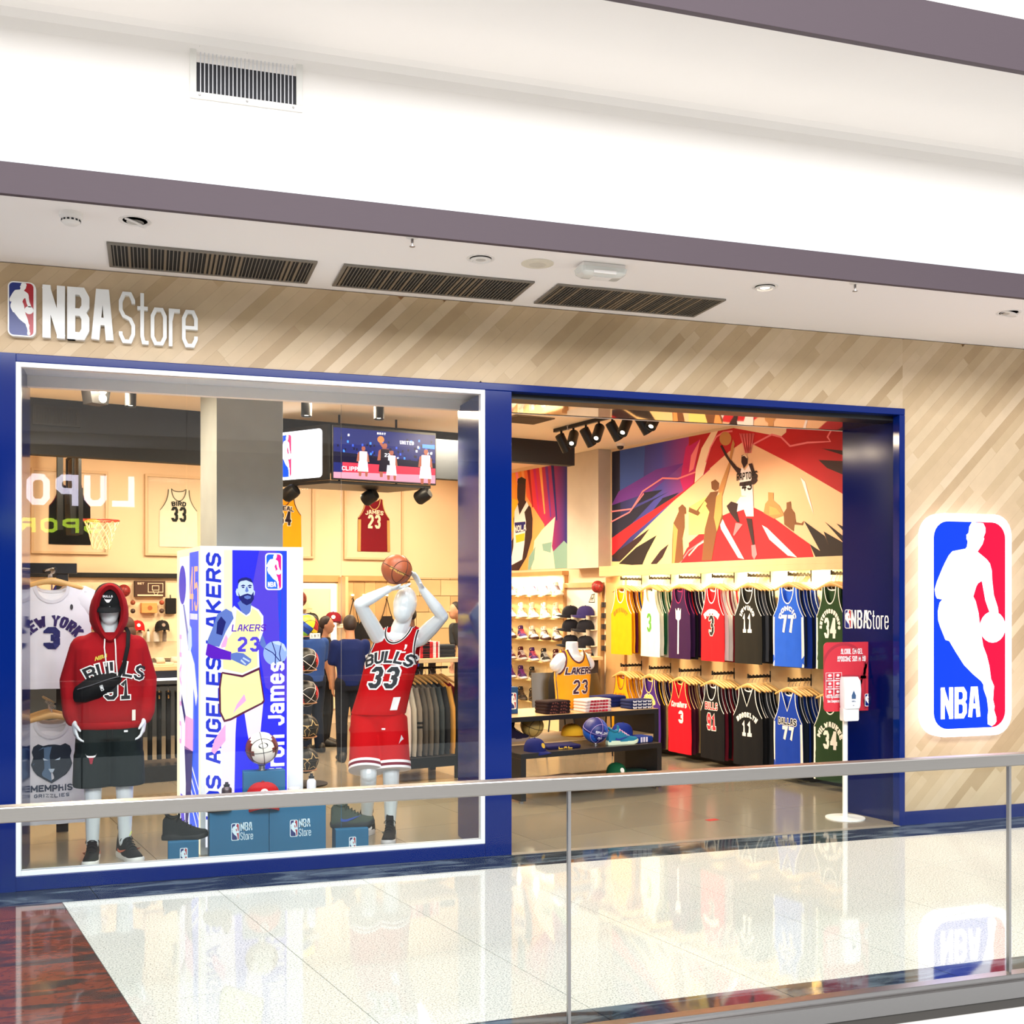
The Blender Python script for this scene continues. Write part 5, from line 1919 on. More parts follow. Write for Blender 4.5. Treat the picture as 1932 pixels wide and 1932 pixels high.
for row, z, word in ((0, 1.905, 'upper'), (1, .985, 'lower')):
    for k in range(5):
        p = V(-.645 + .004 * k, 1.12 + .001, z) + V(-math.sin(AL), math.cos(AL), 0) * (.075 * k)
        hanger('wooden hanger of the %s white shirt on the %s rail by the window' % (names[k], word), (p.x, p.y, z - .135), R(2), 'hangers of the window rack')
        pr = []
        if k == 0 and row == 0:
            pr = [(text('NEW YORK', .078, .040, .004, .017, None, .17, .02), (44, 24, 84), 0, -.275), (text('3', .15, .105, 0, .042), (30, 30, 90), 0, -.43),
                  ([[Vector(p_) for p_ in ell(.125, -.145, .010, .02, 10)]], (60, 56, 60), 0, 0)]
        elif k == 0:
            pr = [([[Vector(p_) for p_ in BEAR]], (34, 44, 58), 0, -.27), ([[Vector((p_[0], p_[1])) for p_ in BEAR_IN if p_[0] <= .001] + [Vector((0, .10))]], (92, 118, 146), 0, -.271),
                  (text('MEMPHIS', .045, .034, .004, .010), (36, 44, 70), 0, -.475), (text('GRIZZLIES', .024, .022, .006, .005), (60, 70, 90), 0, -.515)]
        o = tee('%s white shirt on the %s rail by the window%s' % (names[k], word, ('', ', city lettering and a 3' if row == 0 else ', grey bear head')[k == 0] if k == 0 else ''),
                (p.x, p.y, z - .115), R(2), (226, 222, 224), 'white shirts on the window rack', pr)
        if k == 0 and row == 1:
            for q_, y0 in ((text('V', .03, .05, 0, .006), 0),):
                mb = MB()
                for pts in (((-.055, -.245), (-.02, -.262), (-.05, -.262)), ((.055, -.245), (.02, -.262), (.05, -.262))):
                    mb.add([(x, HY(x, z_) - .012, z_) for x, z_ in pts], [(0, 1, 2)])
                mb.add([(x, HY(x, z_) - .012, z_) for x, z_ in ((-.02, -.32), (.02, -.32), (.008, -.345), (-.008, -.345))], [(0, 1, 2, 3)])
                tag(mb.build('bear_face', col((200, 214, 226)), o), kind='stuff')
# =================================================================== SHOP INTERIOR
RZR = AL - PI / 2                 # things on the right wall face -u: their local x runs along -v


def TI(u, v, z=0.0):
    return tuple(I(u, v, z))


def local(u, v, a):               # matrix of a local frame placed in the shop grid
    return Matrix.Translation(I(u, v, 0)) @ Matrix.Rotation(a, 4, 'Z')


# ------------------------------------------------ jersey wall on the right: seven bays
YEL_L = mat('cabinet_panel', (240, 206, 150), .5, noise=(6, .05))
CV0, CV1 = 4.0, -.25              # far and near end along the wall
cab = thing('wall_cabinet', 'long oak wall cabinet carrying two rows of hanging jerseys under the big mural', 'cabinet', TI(6.2, CV0), RZR)
Lc = CV0 - CV1
BAYV = [3.36, 2.83, 2.315, 1.79, 1.265, .72, .19]
edges = [0.0, .30] + [CV0 - v for v in BAYV] + [Lc]
for i in range(len(edges) - 1):
    MB().box(edges[i] + .003, edges[i + 1] - .003, -.022, -.002, .08, 2.02).build('panel', YEL_L, cab)
MB().box(0, Lc, -.17, -.002, 2.02, 2.085).box(0, Lc, -.17, -.158, 1.965, 2.021).build('cornice', OAK, cab, bevel=.003)  # lower front lip added to hide the strip lamps from floor reflections
MB().box(-.02, .36, -.06, -.024, .08, 1.96).build('side_panel', OAKD, cab, bevel=.002)
MB().box(0, Lc, -.06, -.002, 0, .078).build('plinth', BLACKM, cab)
for v in BAYV:
    x = CV0 - v
    for z in (1.925, .945):
        m = MB().box(x - .008, x + .008, -.31, -.022, z - .012, z + .012)
        m.box(x - .008, x + .008, -.314, -.306, z - .012, z + .030)
        for k in range(6):
            m.box(x - .009, x + .009, -.29 + .045 * k, -.283 + .045 * k, z + .012, z + .020)
        m.box(x - .006, x + .006, -.026, -.0225, z - .06, z + .05)
        m.build('display_arm', BLACKM, cab)

P3_ = prints
W_, K_, Y_, RD, BL, GN = (246, 242, 232), (18, 18, 20), (252, 196, 20), (206, 16, 34), (24, 74, 176), (28, 60, 36)
UP = [  # body, trim, front prints, label words, colours behind
    ('yellow', (240, 168, 5), W_, P3_('BRYANT', '', (200, 120, 10), None, None, .2, .05, nz=-.4, wz=-.26), [((240, 168, 5), W_), ((90, 20, 60), Y_), ((240, 168, 5), W_), ((30, 50, 130), W_), ((240, 168, 5), (60, 20, 90))]),
    ('white green 3', (238, 236, 214), (238, 236, 214), P3_('', '3', None, (88, 160, 60), None, nz=-.47, nh=.20), [((238, 236, 220), (30, 90, 50)), ((20, 84, 48), W_), ((238, 236, 220), (30, 90, 50)), ((20, 84, 48), W_), ((14, 50, 34), W_)]),
    ('dark purple', (54, 20, 62), (150, 40, 90), [(stroke([(0, -.22), (0, .26)], .03, 0), (230, 214, 220), 0, -.47, 0), ([[Vector(p) for p in ((-.06, .05), (-.03, .02), (0, .05), (.03, .02), (.06, .05), (.05, -.06), (0, -.09), (-.05, -.06))]], (236, 226, 226), 0, -.26, .001)], [((54, 20, 62), (150, 40, 90)), ((22, 18, 26), RD), ((54, 20, 62), W_), ((22, 18, 26), W_), ((30, 16, 40), W_)]),
    ('red 3', (224, 24, 34), W_, P3_('PIPPEN', '3', W_, K_, W_, .22, .05, nz=-.48, wz=-.27, nh=.20), [((240, 232, 224), RD), ((240, 232, 224), RD), ((150, 14, 40), W_), ((240, 232, 224), K_), ((206, 16, 34), W_)]),
    ('black 11', (34, 32, 26), W_, P3_('IRVING', '11', W_, W_, None, .10, .045, wz=-.22, nz=-.44, nh=.19), [((30, 30, 32), W_), ((90, 90, 92), W_), ((20, 20, 22), W_), ((30, 30, 32), W_), ((20, 20, 22), W_)]),
    ('royal blue 77', (40, 96, 214), W_, P3_('DONCIC', '77', W_, W_, None, .10, .045, wz=-.22, nz=-.43, nh=.17), [((24, 34, 60), W_), ((24, 60, 160), W_), ((20, 28, 46), W_), ((24, 60, 160), W_), ((20, 40, 110), W_)]),
    ('dark green 34', (40, 68, 36), W_, P3_('ANTETOKOUNMPO', '34', W_, W_, None, .125, .04, ww=.026, wz=-.24, nz=-.46, nh=.18), [((30, 54, 34), W_), ((30, 54, 34), W_), ((30, 54, 34), W_)]),
]
LO = [
    ('yellow and wine collar', (240, 168, 5), (120, 30, 60), P3_('O NEAL', '', (196, 110, 20), None, None, 0, .05, wz=-.25), [((240, 168, 5), W_), ((240, 168, 5), (60, 20, 90)), ((214, 160, 110), W_), ((240, 168, 5), W_), ((110, 30, 60), W_)]),
    ('marbled purple 23', (72, 38, 120), (250, 210, 130), P3_('JAMES', '23', (250, 200, 90), (96, 34, 50), (250, 226, 180), .12, .05, wz=-.22, nz=-.46, nh=.19), [((40, 18, 30), Y_), ((226, 186, 120), W_), ((40, 18, 30), W_), ((72, 38, 120), Y_), ((40, 18, 30), Y_)]),
    ('scarlet gold edged 3', (214, 14, 34), (240, 200, 120), P3_('Cavaliers', '', W_, None, None, 0, .06, ww=.036, wz=-.27, slant=.2) + P3_('', '3', None, W_, None, nz=-.43, nh=.13, nx=.05), [((70, 14, 34), (226, 190, 130)), ((70, 14, 34), (226, 190, 130)), ((206, 172, 110), (110, 20, 40)), ((70, 14, 34), W_), ((100, 16, 34), W_)]),
    ('black and red 91', (16, 14, 16), W_, P3_('BULLS', '91', (190, 24, 44), (206, 30, 50), W_, 0, .07, wz=-.25, nz=-.45, nh=.16), [((110, 16, 34), W_), ((16, 14, 16), W_), ((130, 16, 34), W_), ((16, 14, 16), W_), ((110, 16, 34), W_)]),
    ('black v-neck 11', (18, 18, 20), W_, P3_('BROOKLYN', '11', W_, W_, None, .24, .05, ww=.034, wz=-.28, nz=-.46, nh=.15), [((20, 20, 22), W_), ((20, 20, 22), W_), ((60, 60, 62), W_), ((20, 20, 22), W_), ((20, 20, 22), W_)]),
    ('blue v-neck', (20, 62, 170), W_, P3_('DALLAS', '', (30, 40, 60), None, W_, 0, .06, wz=-.30) + P3_('', '77', None, W_, None, nz=-.44, nh=.13, nx=.02), [((30, 40, 54), W_), ((22, 56, 140), W_), ((30, 40, 54), W_), ((22, 56, 140), W_), ((20, 44, 110), W_)]),
    ('green 34 under the notice', (36, 62, 34), W_, P3_('MILWAUKEE', '34', W_, W_, None, .14, .05, ww=.034, wz=-.27, nz=-.46, nh=.16), [((30, 54, 34), W_), ((30, 54, 34), W_), ((26, 46, 30), W_)]),
]
ORD = ['front', 'second', 'third', 'fourth', 'fifth', 'rearmost']
CN = {}


def cname(c):
    r, g, b = c
    if max(c) < 60:
        return 'black' if max(c) - min(c) < 22 else ('dark green' if g >= r and g >= b else ('navy' if b > r else 'dark wine'))
    if min(c) > 200:
        return 'white'
    if r > 240 and g > 150:
        return 'yellow'
    if r > 180 and g < 60:
        return 'red'
    if b > 100 and b > r * 1.5:
        return 'blue'
    if g > r and g > b:
        return 'green'
    if r > 190:
        return 'tan'
    if abs(r - g) < 12 and abs(g - b) < 12:
        return 'grey'
    return 'wine red' if r > b else 'purple'


for row, rows, z in ((0, UP, 1.925), (1, LO, .945)):
    rn = ('upper', 'lower')[row]
    for i, (nm, c, tc, pr, beh) in enumerate(rows):
        v = BAYV[i]
        n = len(beh) + 1
        for k in range(n):
            u = 6.2 - .305 + .046 * k
            jit = random.uniform(-.008, .008)
            dz = .142 if row == 0 else .135
            p = TI(u, v + jit, z - dz)
            cc, tt = (c, tc) if k == 0 else beh[k - 1]
            hanger('wooden hanger, %s on the %s arm of the %s jersey' % (ORD[k], rn, nm), p, RZR + R(random.uniform(-3, 3)), 'hangers of the jersey wall').scale = (.86, 1, 1)
            if k == 0:
                lab = '%s basketball jersey at the front of its %s display arm' % (nm, rn)
            else:
                lab = '%s top, %s on the %s arm behind the %s jersey' % (cname(cc), ORD[k], rn, nm)
            sc = (1.0 if row == 0 else 1.02) * (1 if k == 0 else random.uniform(.95, 1.02))
            jersey(lab, (p[0], p[1], p[2] + .030), RZR + R(random.uniform(-4, 4)), cc, tt, '%s jersey row on the right wall' % rn, pr if k == 0 else (),
                   vneck=('v-neck' in nm or 'gold' in nm) and k == 0, ph=(i + k) % 3, sc=sc, wx=.78 if row == 0 else .82, side=tt if (k == 0 and i in (5, 6)) else None)

# ------------------------------------------------ shoe wall further back
sw = thing('shoe_display', 'bright shoe wall with six rows of sneakers seen through the entrance', 'cabinet', TI(6.2, 6.75), RZR)
LS_ = 6.75 - 4.96
SHW = mat('shoe_wall_panel', (248, 228, 180), .5)
for k in range(4):
    MB().box(LS_ * k / 4 + .002, LS_ * (k + 1) / 4 - .002, -.02, -.002, .0, 2.0).build('panel', SHW, sw)
MB().box(-.02, LS_ + .04, -.10, -.002, 2.0, 2.055).build('cornice', OAKD, sw, bevel=.002)
MB().box(LS_, LS_ + .03, -.06, -.002, 0, 2.0).build('side_panel', OAKD, sw)
SZ = [1.745, 1.455, 1.175, .893, .640, .36]
scol = [((222, 190, 170), W_, (150, 96, 100)), ((244, 222, 196), W_, (196, 110, 90)), ((236, 224, 210), (60, 30, 30), (70, 44, 44)), ((70, 20, 30), (214, 200, 200), (236, 220, 220)), ((60, 30, 80), (230, 220, 226), (150, 60, 150)), ((40, 34, 30), (80, 70, 60), (120, 90, 60))]
rown = ['top', 'second', 'third', 'fourth', 'fifth', 'bottom']
for r_, z in enumerate(SZ):
    MB().box(.0, LS_, -.14, -.02, z - .016, z).build('shelf', mat('shoe_shelf', (246, 214, 150), .4), sw)
    for k in range(5):
        v = 6.14 - .292 * k
        if r_ >= 4 and k > 2:
            continue
        a = list(scol[r_])
        if r_ == 2 and k == 1:
            a = [(66, 40, 96), W_, (236, 90, 100)]
        if r_ == 3 and k in (2, 3):
            a = [(66, 36, 92), (236, 226, 226), (236, 96, 110)] if k == 2 else [(30, 26, 28), (210, 200, 196), (230, 224, 220)]
        if r_ == 4 and k == 2:
            a = [(30, 28, 26), (226, 220, 210), (120, 96, 70)]
        if r_ == 0 and k > 1:
            a = [(240, 226, 220), W_, (96, 60, 110)]
        p = TI(6.11, v + .15, z + .0005)
        shoe('%s coloured sneaker, place %s along the %s shelf of the shoe wall' % (cname(tuple(a[0])), ['one', 'two', 'three', 'four', 'five'][k], rown[r_]), p, RZR + R(-14), a[0], a[1], a[2], a[2], 'high' if r_ == 1 else 'mid', 'sneakers on the shoe wall')

# cap panel between the shoe wall and the jersey wall
cp = thing('cap_display', 'white lit panel in an oak frame holding pairs of dark caps', 'cabinet', TI(6.2, 4.93), RZR)
MB().box(0, .74, -.02, -.002, .55, 1.84).build('panel', mat('cap_panel_white', (246, 232, 214), .5), cp)
for b_ in ((-.0, .74, 1.84, 1.90), (.74, .80, .30, 1.90), (0, .80, .30, .55)):
    MB().box(b_[0], b_[1], -.06, -.002, b_[2], b_[3]).build('frame', OAKD, cp)
mb = MB()
for q in ([(0, 0), (.06, .09), (.12, .10), (.12, 0), (0, 0)], [(.04, .02), (.06, .07), (.06, .02)], [(.06, .045), (.10, .05)], [(.08, .02), (.10, .09)]):
    for s_ in stroke(q, .010, 0):
        mb.flat([(.50 + p[0], 1.66 + p[1]) for p in s_], -.022)
tag(mb.build('logo', BLACK, cp), kind='stuff')
for r_, z in enumerate((1.50, 1.33, 1.135, .96)):
    for k, x in enumerate((.23, .56)):
        MB().box(x + .0, x + .12, -.10, -.02, z - .012, z - .004).build('price_holder', col((240, 226, 200)), cp)
        p = local(6.2, 4.93, RZR) @ Vector((x, -.115, z))
        cap('dark cap on the lit cap panel, %s row, %s of the pair' % (('top', 'second', 'third', 'lowest')[r_], ('first', 'second')[k]), p, RZR + R(-30), (20, 20, 30) if k == 0 or r_ else (44, 36, 90), None, None, 'caps on the lit panel').scale = (1.1, 1.1, 1.1)
# accessories panel beside it, half hidden
ap = thing('accessory_display', 'narrow accessory panel with small black packs beside the cap panel', 'cabinet', TI(6.2, 4.10), RZR)
MB().box(.0, .46 - .36, -.02, -.002, .8, 2.0).build('panel', BEIGE, ap)
for r_ in range(5):
    for k in range(2):
        MB().box(-.0 + .05 * k, .035 + .05 * k, -.07, -.02, 1.60 - .13 * r_, 1.66 - .13 * r_).build('pack', col((40, 34, 34)), ap, bevel=.004)
basketball('dark red mini basketball fixed on the accessory panel by the yellow jerseys', local(6.2, 4.16, RZR) @ Vector((.03, -.10, 1.845)), .075, [(140, 30, 30)], rot=(0, .4, 0))

# ------------------------------------------------ murals
MC = {'navy': (22, 24, 54), 'red': (206, 24, 40), 'dred': (160, 14, 30), 'mag': (196, 20, 110), 'peach': (246, 208, 172), 'pale': (250, 224, 196), 'tan': (196, 140, 84), 'brown': (124, 78, 44), 'dkb': (48, 22, 28), 'black': (30, 20, 22),
      'blue': (52, 84, 170), 'viol': (104, 44, 150), 'or': (240, 160, 90), 'yel': (250, 226, 130), 'white': (244, 234, 238), 'pink': (244, 130, 140), 'gold': (240, 190, 40), 'teal': (130, 170, 160), 'dkblue': (16, 20, 110)}
ML = list(MC)
MM = [mat('mural_' + k, MC[k], .75) for k in ML]


def grad(name, a, b, c, axis, lo, hi):
    m = bpy.data.materials.new(name)
    m.use_nodes = True
    nt = m.node_tree
    tc = nt.nodes.new('ShaderNodeTexCoord')
    sx = nt.nodes.new('ShaderNodeSeparateXYZ')
    mr = nt.nodes.new('ShaderNodeMapRange')
    mr.inputs['From Min'].default_value = lo
    mr.inputs['From Max'].default_value = hi
    cr = nt.nodes.new('ShaderNodeValToRGB')
    cr.color_ramp.elements[0].color = lin(a)
    cr.color_ramp.elements[1].color = lin(c)
    e = cr.color_ramp.elements.new(.5)
    e.color = lin(b)
    nt.links.new(tc.outputs['Object'], sx.inputs[0])
    nt.links.new(sx.outputs[axis], mr.inputs['Value'])
    nt.links.new(mr.outputs[0], cr.inputs['Fac'])
    nt.links.new(cr.outputs[0], nt.nodes['Principled BSDF'].inputs['Base Color'])
    nt.nodes['Principled BSDF'].inputs['Roughness'].default_value = .75
    return m


# big mural: traced in its own 0..1 frame (x from the far edge to the near edge, z upward)
Wm, Hm = 4.05, 1.36
mur = thing('mural', 'large red and purple wall mural of leaping basketball players above the jersey wall', 'mural', TI(6.197, 3.97, 2.09), RZR)
mb = MB()
lay[0] = 0
KX, KZ = math.log, None


def mpt(px, py):
    """photo position on the mural's own plane (u = 6.197): returns x along the wall from its far edge and height above its foot"""
    a = (px - 966.0) / 2102.0
    th = R(17.93)
    dx, dy = math.sin(th) + math.cos(th) * a, math.cos(th) - math.sin(th) * a
    du, dv = dx * CA + dy * SA, -dx * SA + dy * CA
    cu, cv = -7.068 * SA, -7.068 * CA
    t = (6.197 - cu) / du
    return 3.97 - (cv + dv * t), 1.70 + (1130.0 - py) / 2102.0 * t - 2.09


def mp(pts, c, f):
    lay[0] += 1
    q = [mpt(*f(*p)) for p in pts]
    for pl in ((1, 0, Wm), (-1, 0, 0), (0, 1, Hm), (0, -1, 0)):
        q = clip(q, *pl)
        if len(q) < 3:
            return
    mb.flat(q, -.001 - .00012 * lay[0], ML.index(c) if isinstance(c, str) else c)


A_ = lambda x, y: (940 + x / 4.83, 720 + y / 4.83)
B_ = lambda x, y: (1300 + x / 4.6, 720 + y / 4.6)
G1 = len(MM)
MM = MM + [grad('mural_night', (20, 26, 60), (70, 70, 170), (206, 20, 90), 0, 0.0, 1.9), grad('mural_glow', (250, 214, 150), (246, 204, 170), (240, 190, 150), 0, .8, 3.0), grad('mural_fire', (170, 14, 34), (206, 24, 40), (150, 12, 26), 0, 1.2, 4.0)]
mb.flat([(0, 0), (Wm, 0), (Wm, Hm), (0, Hm)], -.001, G1 + 1)
mp([(1030, 560), (1900, 450), (1940, 460), (1930, 800), (1700, 990), (1030, 1640)], G1, A_)
mp([(1030, 590), (1120, 590), (1110, 1640), (1030, 1640)], 'navy', A_)
mp([(1110, 600), (1340, 560), (1320, 1000), (1110, 1100)], 'blue', A_)
mp([(1030, 1130), (1400, 1000), (1700, 740), (1440, 800), (1100, 1000)], 'viol', A_)
mp([(1030, 1300), (1230, 1160), (1560, 1000), (1420, 1080), (1250, 1260), (1030, 1480)], 'navy', A_)
mp([(1500, 985), (1330, 1010), (1260, 1120), (1400, 1060)], 'navy', A_)
mp([(1650, 1010), (1500, 1060), (1390, 1200), (1560, 1090)], 'navy', A_)
mp([(1030, 1430), (1240, 1280), (1700, 990), (1930, 800), (1800, 920), (1200, 1420), (1030, 1600)], 'red', A_)
mp([(1930, 450), (1800, 480), (1710, 600), (1660, 900), (1690, 1000), (1790, 920), (1810, 700)], 'mag', A_)
mp([(1030, 1590), (1380, 1340), (1300, 1450), (1110, 1640)], 'dkb', A_)
mp([(1100, 1660), (1260, 1510), (1445, 1400), (1360, 1560), (1310, 1680)], 'black', A_)
mp([(1390, 1660), (1480, 1540), (1555, 1480), (1500, 1600), (1440, 1670)], 'dkb', A_)
mp([(1640, 1680), (1720, 1520), (1870, 1380), (1900, 1350), (1930, 1640)], 'red', A_)
# near half
mp([(0, 440), (240, 400), (850, 330), (1345, 330), (1345, 980), (900, 720), (490, 510), (345, 610), (130, 800), (0, 920)], G1 + 2, B_)
mp([(0, 560), (100, 500), (60, 700), (40, 880), (0, 920)], 'mag', B_)
mp([(100, 500), (20, 640), (0, 790), (40, 760)], 'pink', B_)
mp([(205, 420), (260, 415), (190, 560), (125, 810), (50, 880), (60, 760), (110, 580)], 'pale', B_)
mp([(345, 395), (500, 360), (850, 385), (845, 440), (800, 478)], 'pale', B_)
mp([(480, 360), (850, 360), (850, 385), (500, 375)], 'tan', B_)
mp([(1125, 680), (1345, 690), (1345, 810), (1200, 750)], 'dkb', B_)
mp([(1150, 580), (1345, 600), (1345, 640), (1250, 610)], 'dkb', B_)
mp([(0, 1400), (130, 1290), (300, 1160), (420, 1110), (570, 1095), (720, 1170), (950, 1340), (1050, 1410), (1085, 1530), (0, 1570)], 'red', B_)
mp([(1000, 1210), (1180, 1340), (1255, 1520), (1100, 1525), (1050, 1410), (1140, 1470)], 'black', B_)
mp([(1170, 1300), (1345, 1400), (1345, 1520), (1250, 1520)], 'black', B_)
mp([(1180, 1215), (1340, 1340), (1345, 1400)], 'black', B_)
mp([(1280, 1230), (1345, 1260), (1345, 1300)], 'black', B_)
mp([(240, 1070), (320, 1250), (480, 1540), (430, 1530), (280, 1280)], 'white', B_)
mp([(635, 1245), (680, 1270), (940, 1525), (860, 1510), (700, 1370)], 'white', B_)
mp([(970, 830), (1010, 870), (1085, 1150), (1040, 1040)], 'white', B_)
mp([(0, 1090), (150, 1000), (220, 1150), (180, 1320), (0, 1330)], 'yel', B_)
for ln, c, f in (([(1030, 1185), (1220, 1160), (1320, 1000), (1500, 880), (1640, 885), (1800, 825)], 'pink', A_), ([(1030, 1280), (1200, 1190), (1330, 1020)], 'pink', A_), ([(1660, 1650), (1740, 1540), (1900, 1430)], 'pink', A_),
              ([(560, 545), (720, 460), (800, 480), (880, 560), (1030, 530), (1230, 520), (1205, 480), (1255, 390)], 'pink', B_), ([(150, 700), (190, 570), (240, 480), (300, 440), (380, 430)], 'pink', B_), ([(0, 1510), (80, 1420), (160, 1370), (180, 1200)], 'pale', B_)):
    q = [mpt(*f(*p)) for p in ln]
    lay[0] += 1
    for s_ in stroke(q, .018, 0):
        mb.flat([tuple(p) for p in s_], -.001 - .00012 * lay[0], ML.index(c))
# players
mp([(1590, 1430), (1600, 1290), (1650, 1180), (1700, 1180), (1700, 1330), (1680, 1430), (1690, 1620), (1640, 1660), (1585, 1660)], 'brown', A_)
mp([(1600, 1290), (1590, 1660), (1610, 1660), (1640, 1350)], 'or', A_)
mp([(1645, 1150), (1680, 1118), (1712, 1150), (1715, 1200), (1680, 1220), (1650, 1200)], 'brown', A_)
mp([(690, 960), (735, 965), (735, 1030), (790, 1080), (830, 1160), (740, 1190), (650, 1140), (665, 1060), (690, 1030)], 'tan', B_)
mp([(850, 1050), (885, 1040), (890, 1100), (920, 1140), (930, 1220), (980, 1230), (1000, 1205), (990, 1245), (915, 1240), (910, 1300), (830, 1240), (825, 1140), (850, 1100)], 'brown', B_)
mp([(700, 1080), (760, 1100), (800, 1150), (700, 1160)], 'or', B_)
mp([(195, 870), (230, 850), (262, 880), (260, 930), (230, 950), (200, 930)], 'brown', B_)
mp([(260, 950), (240, 990), (300, 1180), (240, 1320), (200, 1550), (115, 1555), (140, 1280), (180, 1130), (150, 1080), (80, 1165), (0, 1130), (5, 1090), (70, 1120), (140, 1030), (190, 960)], 'brown', B_)
mp([(255, 950), (290, 1000), (350, 780), (400, 540), (385, 500), (370, 560), (350, 700), (280, 880)], 'tan', B_)
mp([(85, 1120), (140, 1035), (160, 1060), (110, 1150)], 'yel', B_)
mp([(240, 1000), (290, 950), (290, 1150), (245, 1300), (220, 1180)], 'or', B_)
mp(ell(0, 0, 1, 1, 3) if 0 else [(320 + 52 * math.cos(q), 495 + 60 * math.sin(q)) for q in [2 * PI * k / 20 for k in range(20)]], 'tan', B_)
mp([(275, 560), (290, 550), (350, 660), (420, 740), (460, 760), (450, 830), (380, 740), (320, 650)], 'dkb', B_)
mp([(460, 640), (490, 632), (512, 660), (510, 710), (480, 752), (458, 700)], 'dkb', B_)
mp([(458, 650), (490, 630), (512, 658), (508, 668), (484, 645)], 'pale', B_)
mp([(460, 740), (490, 770), (530, 715), (550, 820), (560, 1000), (460, 990), (450, 900), (440, 860)], 'white', B_)
mp([(520, 715), (550, 708), (598, 860), (570, 890), (480, 910), (440, 905), (445, 875), (540, 860), (560, 820)], 'dkb', B_)
mp([(450, 1000), (560, 990), (565, 1170), (500, 1170), (480, 1110), (420, 1130), (410, 1060)], 'white', B_)
mp([(330, 1080), (370, 1040), (430, 1060), (420, 1130), (445, 1225), (420, 1220), (360, 1140)], 'dkb', B_)
mp([(500, 1185), (550, 1190), (575, 1415), (555, 1420)], 'dkb', B_)
mp([(545, 1420), (580, 1415), (595, 1500), (570, 1545), (550, 1510)], 'pink', B_)
mp([(410, 1225), (440, 1230), (470, 1240), (395, 1340), (388, 1330)], 'pink', B_)
x0, zz = mpt(*B_(507, 850))
lay[0] += 1
for q in text('RAPTORS', .075, .045, .004, .014, None, -.55 if 0 else 0) + [[Vector((p[0], p[1] - .11)) for p in q_] for q_ in text('43', .09, .075, .015, .02)]:
    mb.flat([(x0 + p[0] * .9, zz + p[1]) for p in q], -.001 - .00012 * lay[0], ML.index('black'))
mp([(440, 450), (570, 450), (545, 540), (530, 620), (495, 620), (470, 540)], 'dred', B_)
lay[0] += 1
for k in range(5):
    for ln in ([(445 + 28 * k, 450), (495 + 12 * k, 620)], [(570 - 28 * k, 450), (540 - 12 * k, 620)]):
        for s_ in stroke([mpt(*B_(*p)) for p in ln], .007, 0):
            mb.flat([tuple(p) for p in s_], -.001 - .00012 * lay[0], ML.index('pink'))
mb.build('print', MM, mur)

mur2 = thing('mural', 'colourful wall mural of a standing player above the shoe wall', 'mural', TI(6.197, 3.97, 2.09), RZR)
mb = MB()
Wm, Hm = 0.0, 1.2
lay[0] = 0


def mp(pts, c, f):
    lay[0] += 1
    q = [mpt(*f(*p)) for p in pts]
    for pl in ((1, 0, -.96), (-1, 0, 2.9), (0, 1, 1.34), (0, -1, 0)):
        q = clip(q, *pl)
        if len(q) < 3:
            return
    mb.flat(q, -.001 - .00012 * lay[0], ML.index(c) if isinstance(c, str) else c)


MM2 = MM[:len(ML)] + [grad('mural_flame', (250, 190, 40), (220, 40, 60), (20, 24, 120), 0, -2.6, -1.0)]
mp([(0, 800), (430, 745), (650, 720), (650, 1720), (0, 1720)], len(ML), A_)
mp([(110, 1100), (260, 1050), (420, 1300), (480, 1720), (110, 1720)], 'or', A_)
mp([(110, 1060), (180, 1080), (160, 1300), (110, 1400)], 'gold', A_)
mp([(330, 1450), (400, 1350), (520, 1230), (490, 1500), (540, 1720), (300, 1720)], 'pale', A_)
mp([(500, 1550), (600, 1450), (650, 1500), (650, 1720), (520, 1720)], 'teal', A_)
mp([(400, 1480), (490, 1460), (480, 1560), (410, 1540)], 'teal', A_)
mp([(280, 1600), (340, 1500), (330, 1620), (290, 1720), (270, 1720)], 'teal', A_)
for k in range(7):
    x = 150 + 55 * k
    mp([(x, 790 - k * 8), (x + 26, 786 - k * 8), (x + 60, 1080 + 30 * k), (x + 50, 1090 + 30 * k)], ('pink', 'or', 'dred', 'mag', 'or', 'viol', 'dkblue')[k], A_)
mp([(175, 980), (180, 890), (215, 872), (252, 900), (250, 1000), (245, 1110), (190, 1110), (175, 1060)], 'dkb', A_)
mp([(175, 920), (180, 885), (215, 868), (254, 890), (250, 940), (215, 930)], 'black', A_)
mp([(190, 1090), (245, 1080), (300, 1150), (315, 1250), (310, 1420), (260, 1600), (190, 1720), (110, 1720), (110, 1480), (150, 1400), (140, 1250), (160, 1170)], 'dkb', A_)
mp([(180, 1120), (195, 1215), (262, 1090), (280, 1130), (240, 1190), (255, 1280), (240, 1480), (220, 1620), (110, 1680), (140, 1500), (150, 1180)], 'white', A_)
mp([(150, 1285), (250, 1275), (252, 1360), (160, 1380)], 'dkblue', A_)
mp([(160, 1400), (245, 1380), (240, 1450), (165, 1470)], 'gold', A_)
x0, zz = mpt(*A_(202, 1365))
lay[0] += 1
for q in text('NOLA', .085, .075, .012, .02):
    mb.flat([(x0 + p[0] * .95, zz + p[1]) for p in q], -.001 - .00012 * lay[0], ML.index('white'))
mb.build('print', MM2, mur2)

# ------------------------------------------------ display tables in the doorway
TB = mat('table_black', (26, 27, 30), .35, noise=(8, .1))
TT = mat('table_top_oak', (214, 176, 126), .35, noise=(6, .1), stretch=(.3, 3, 1))


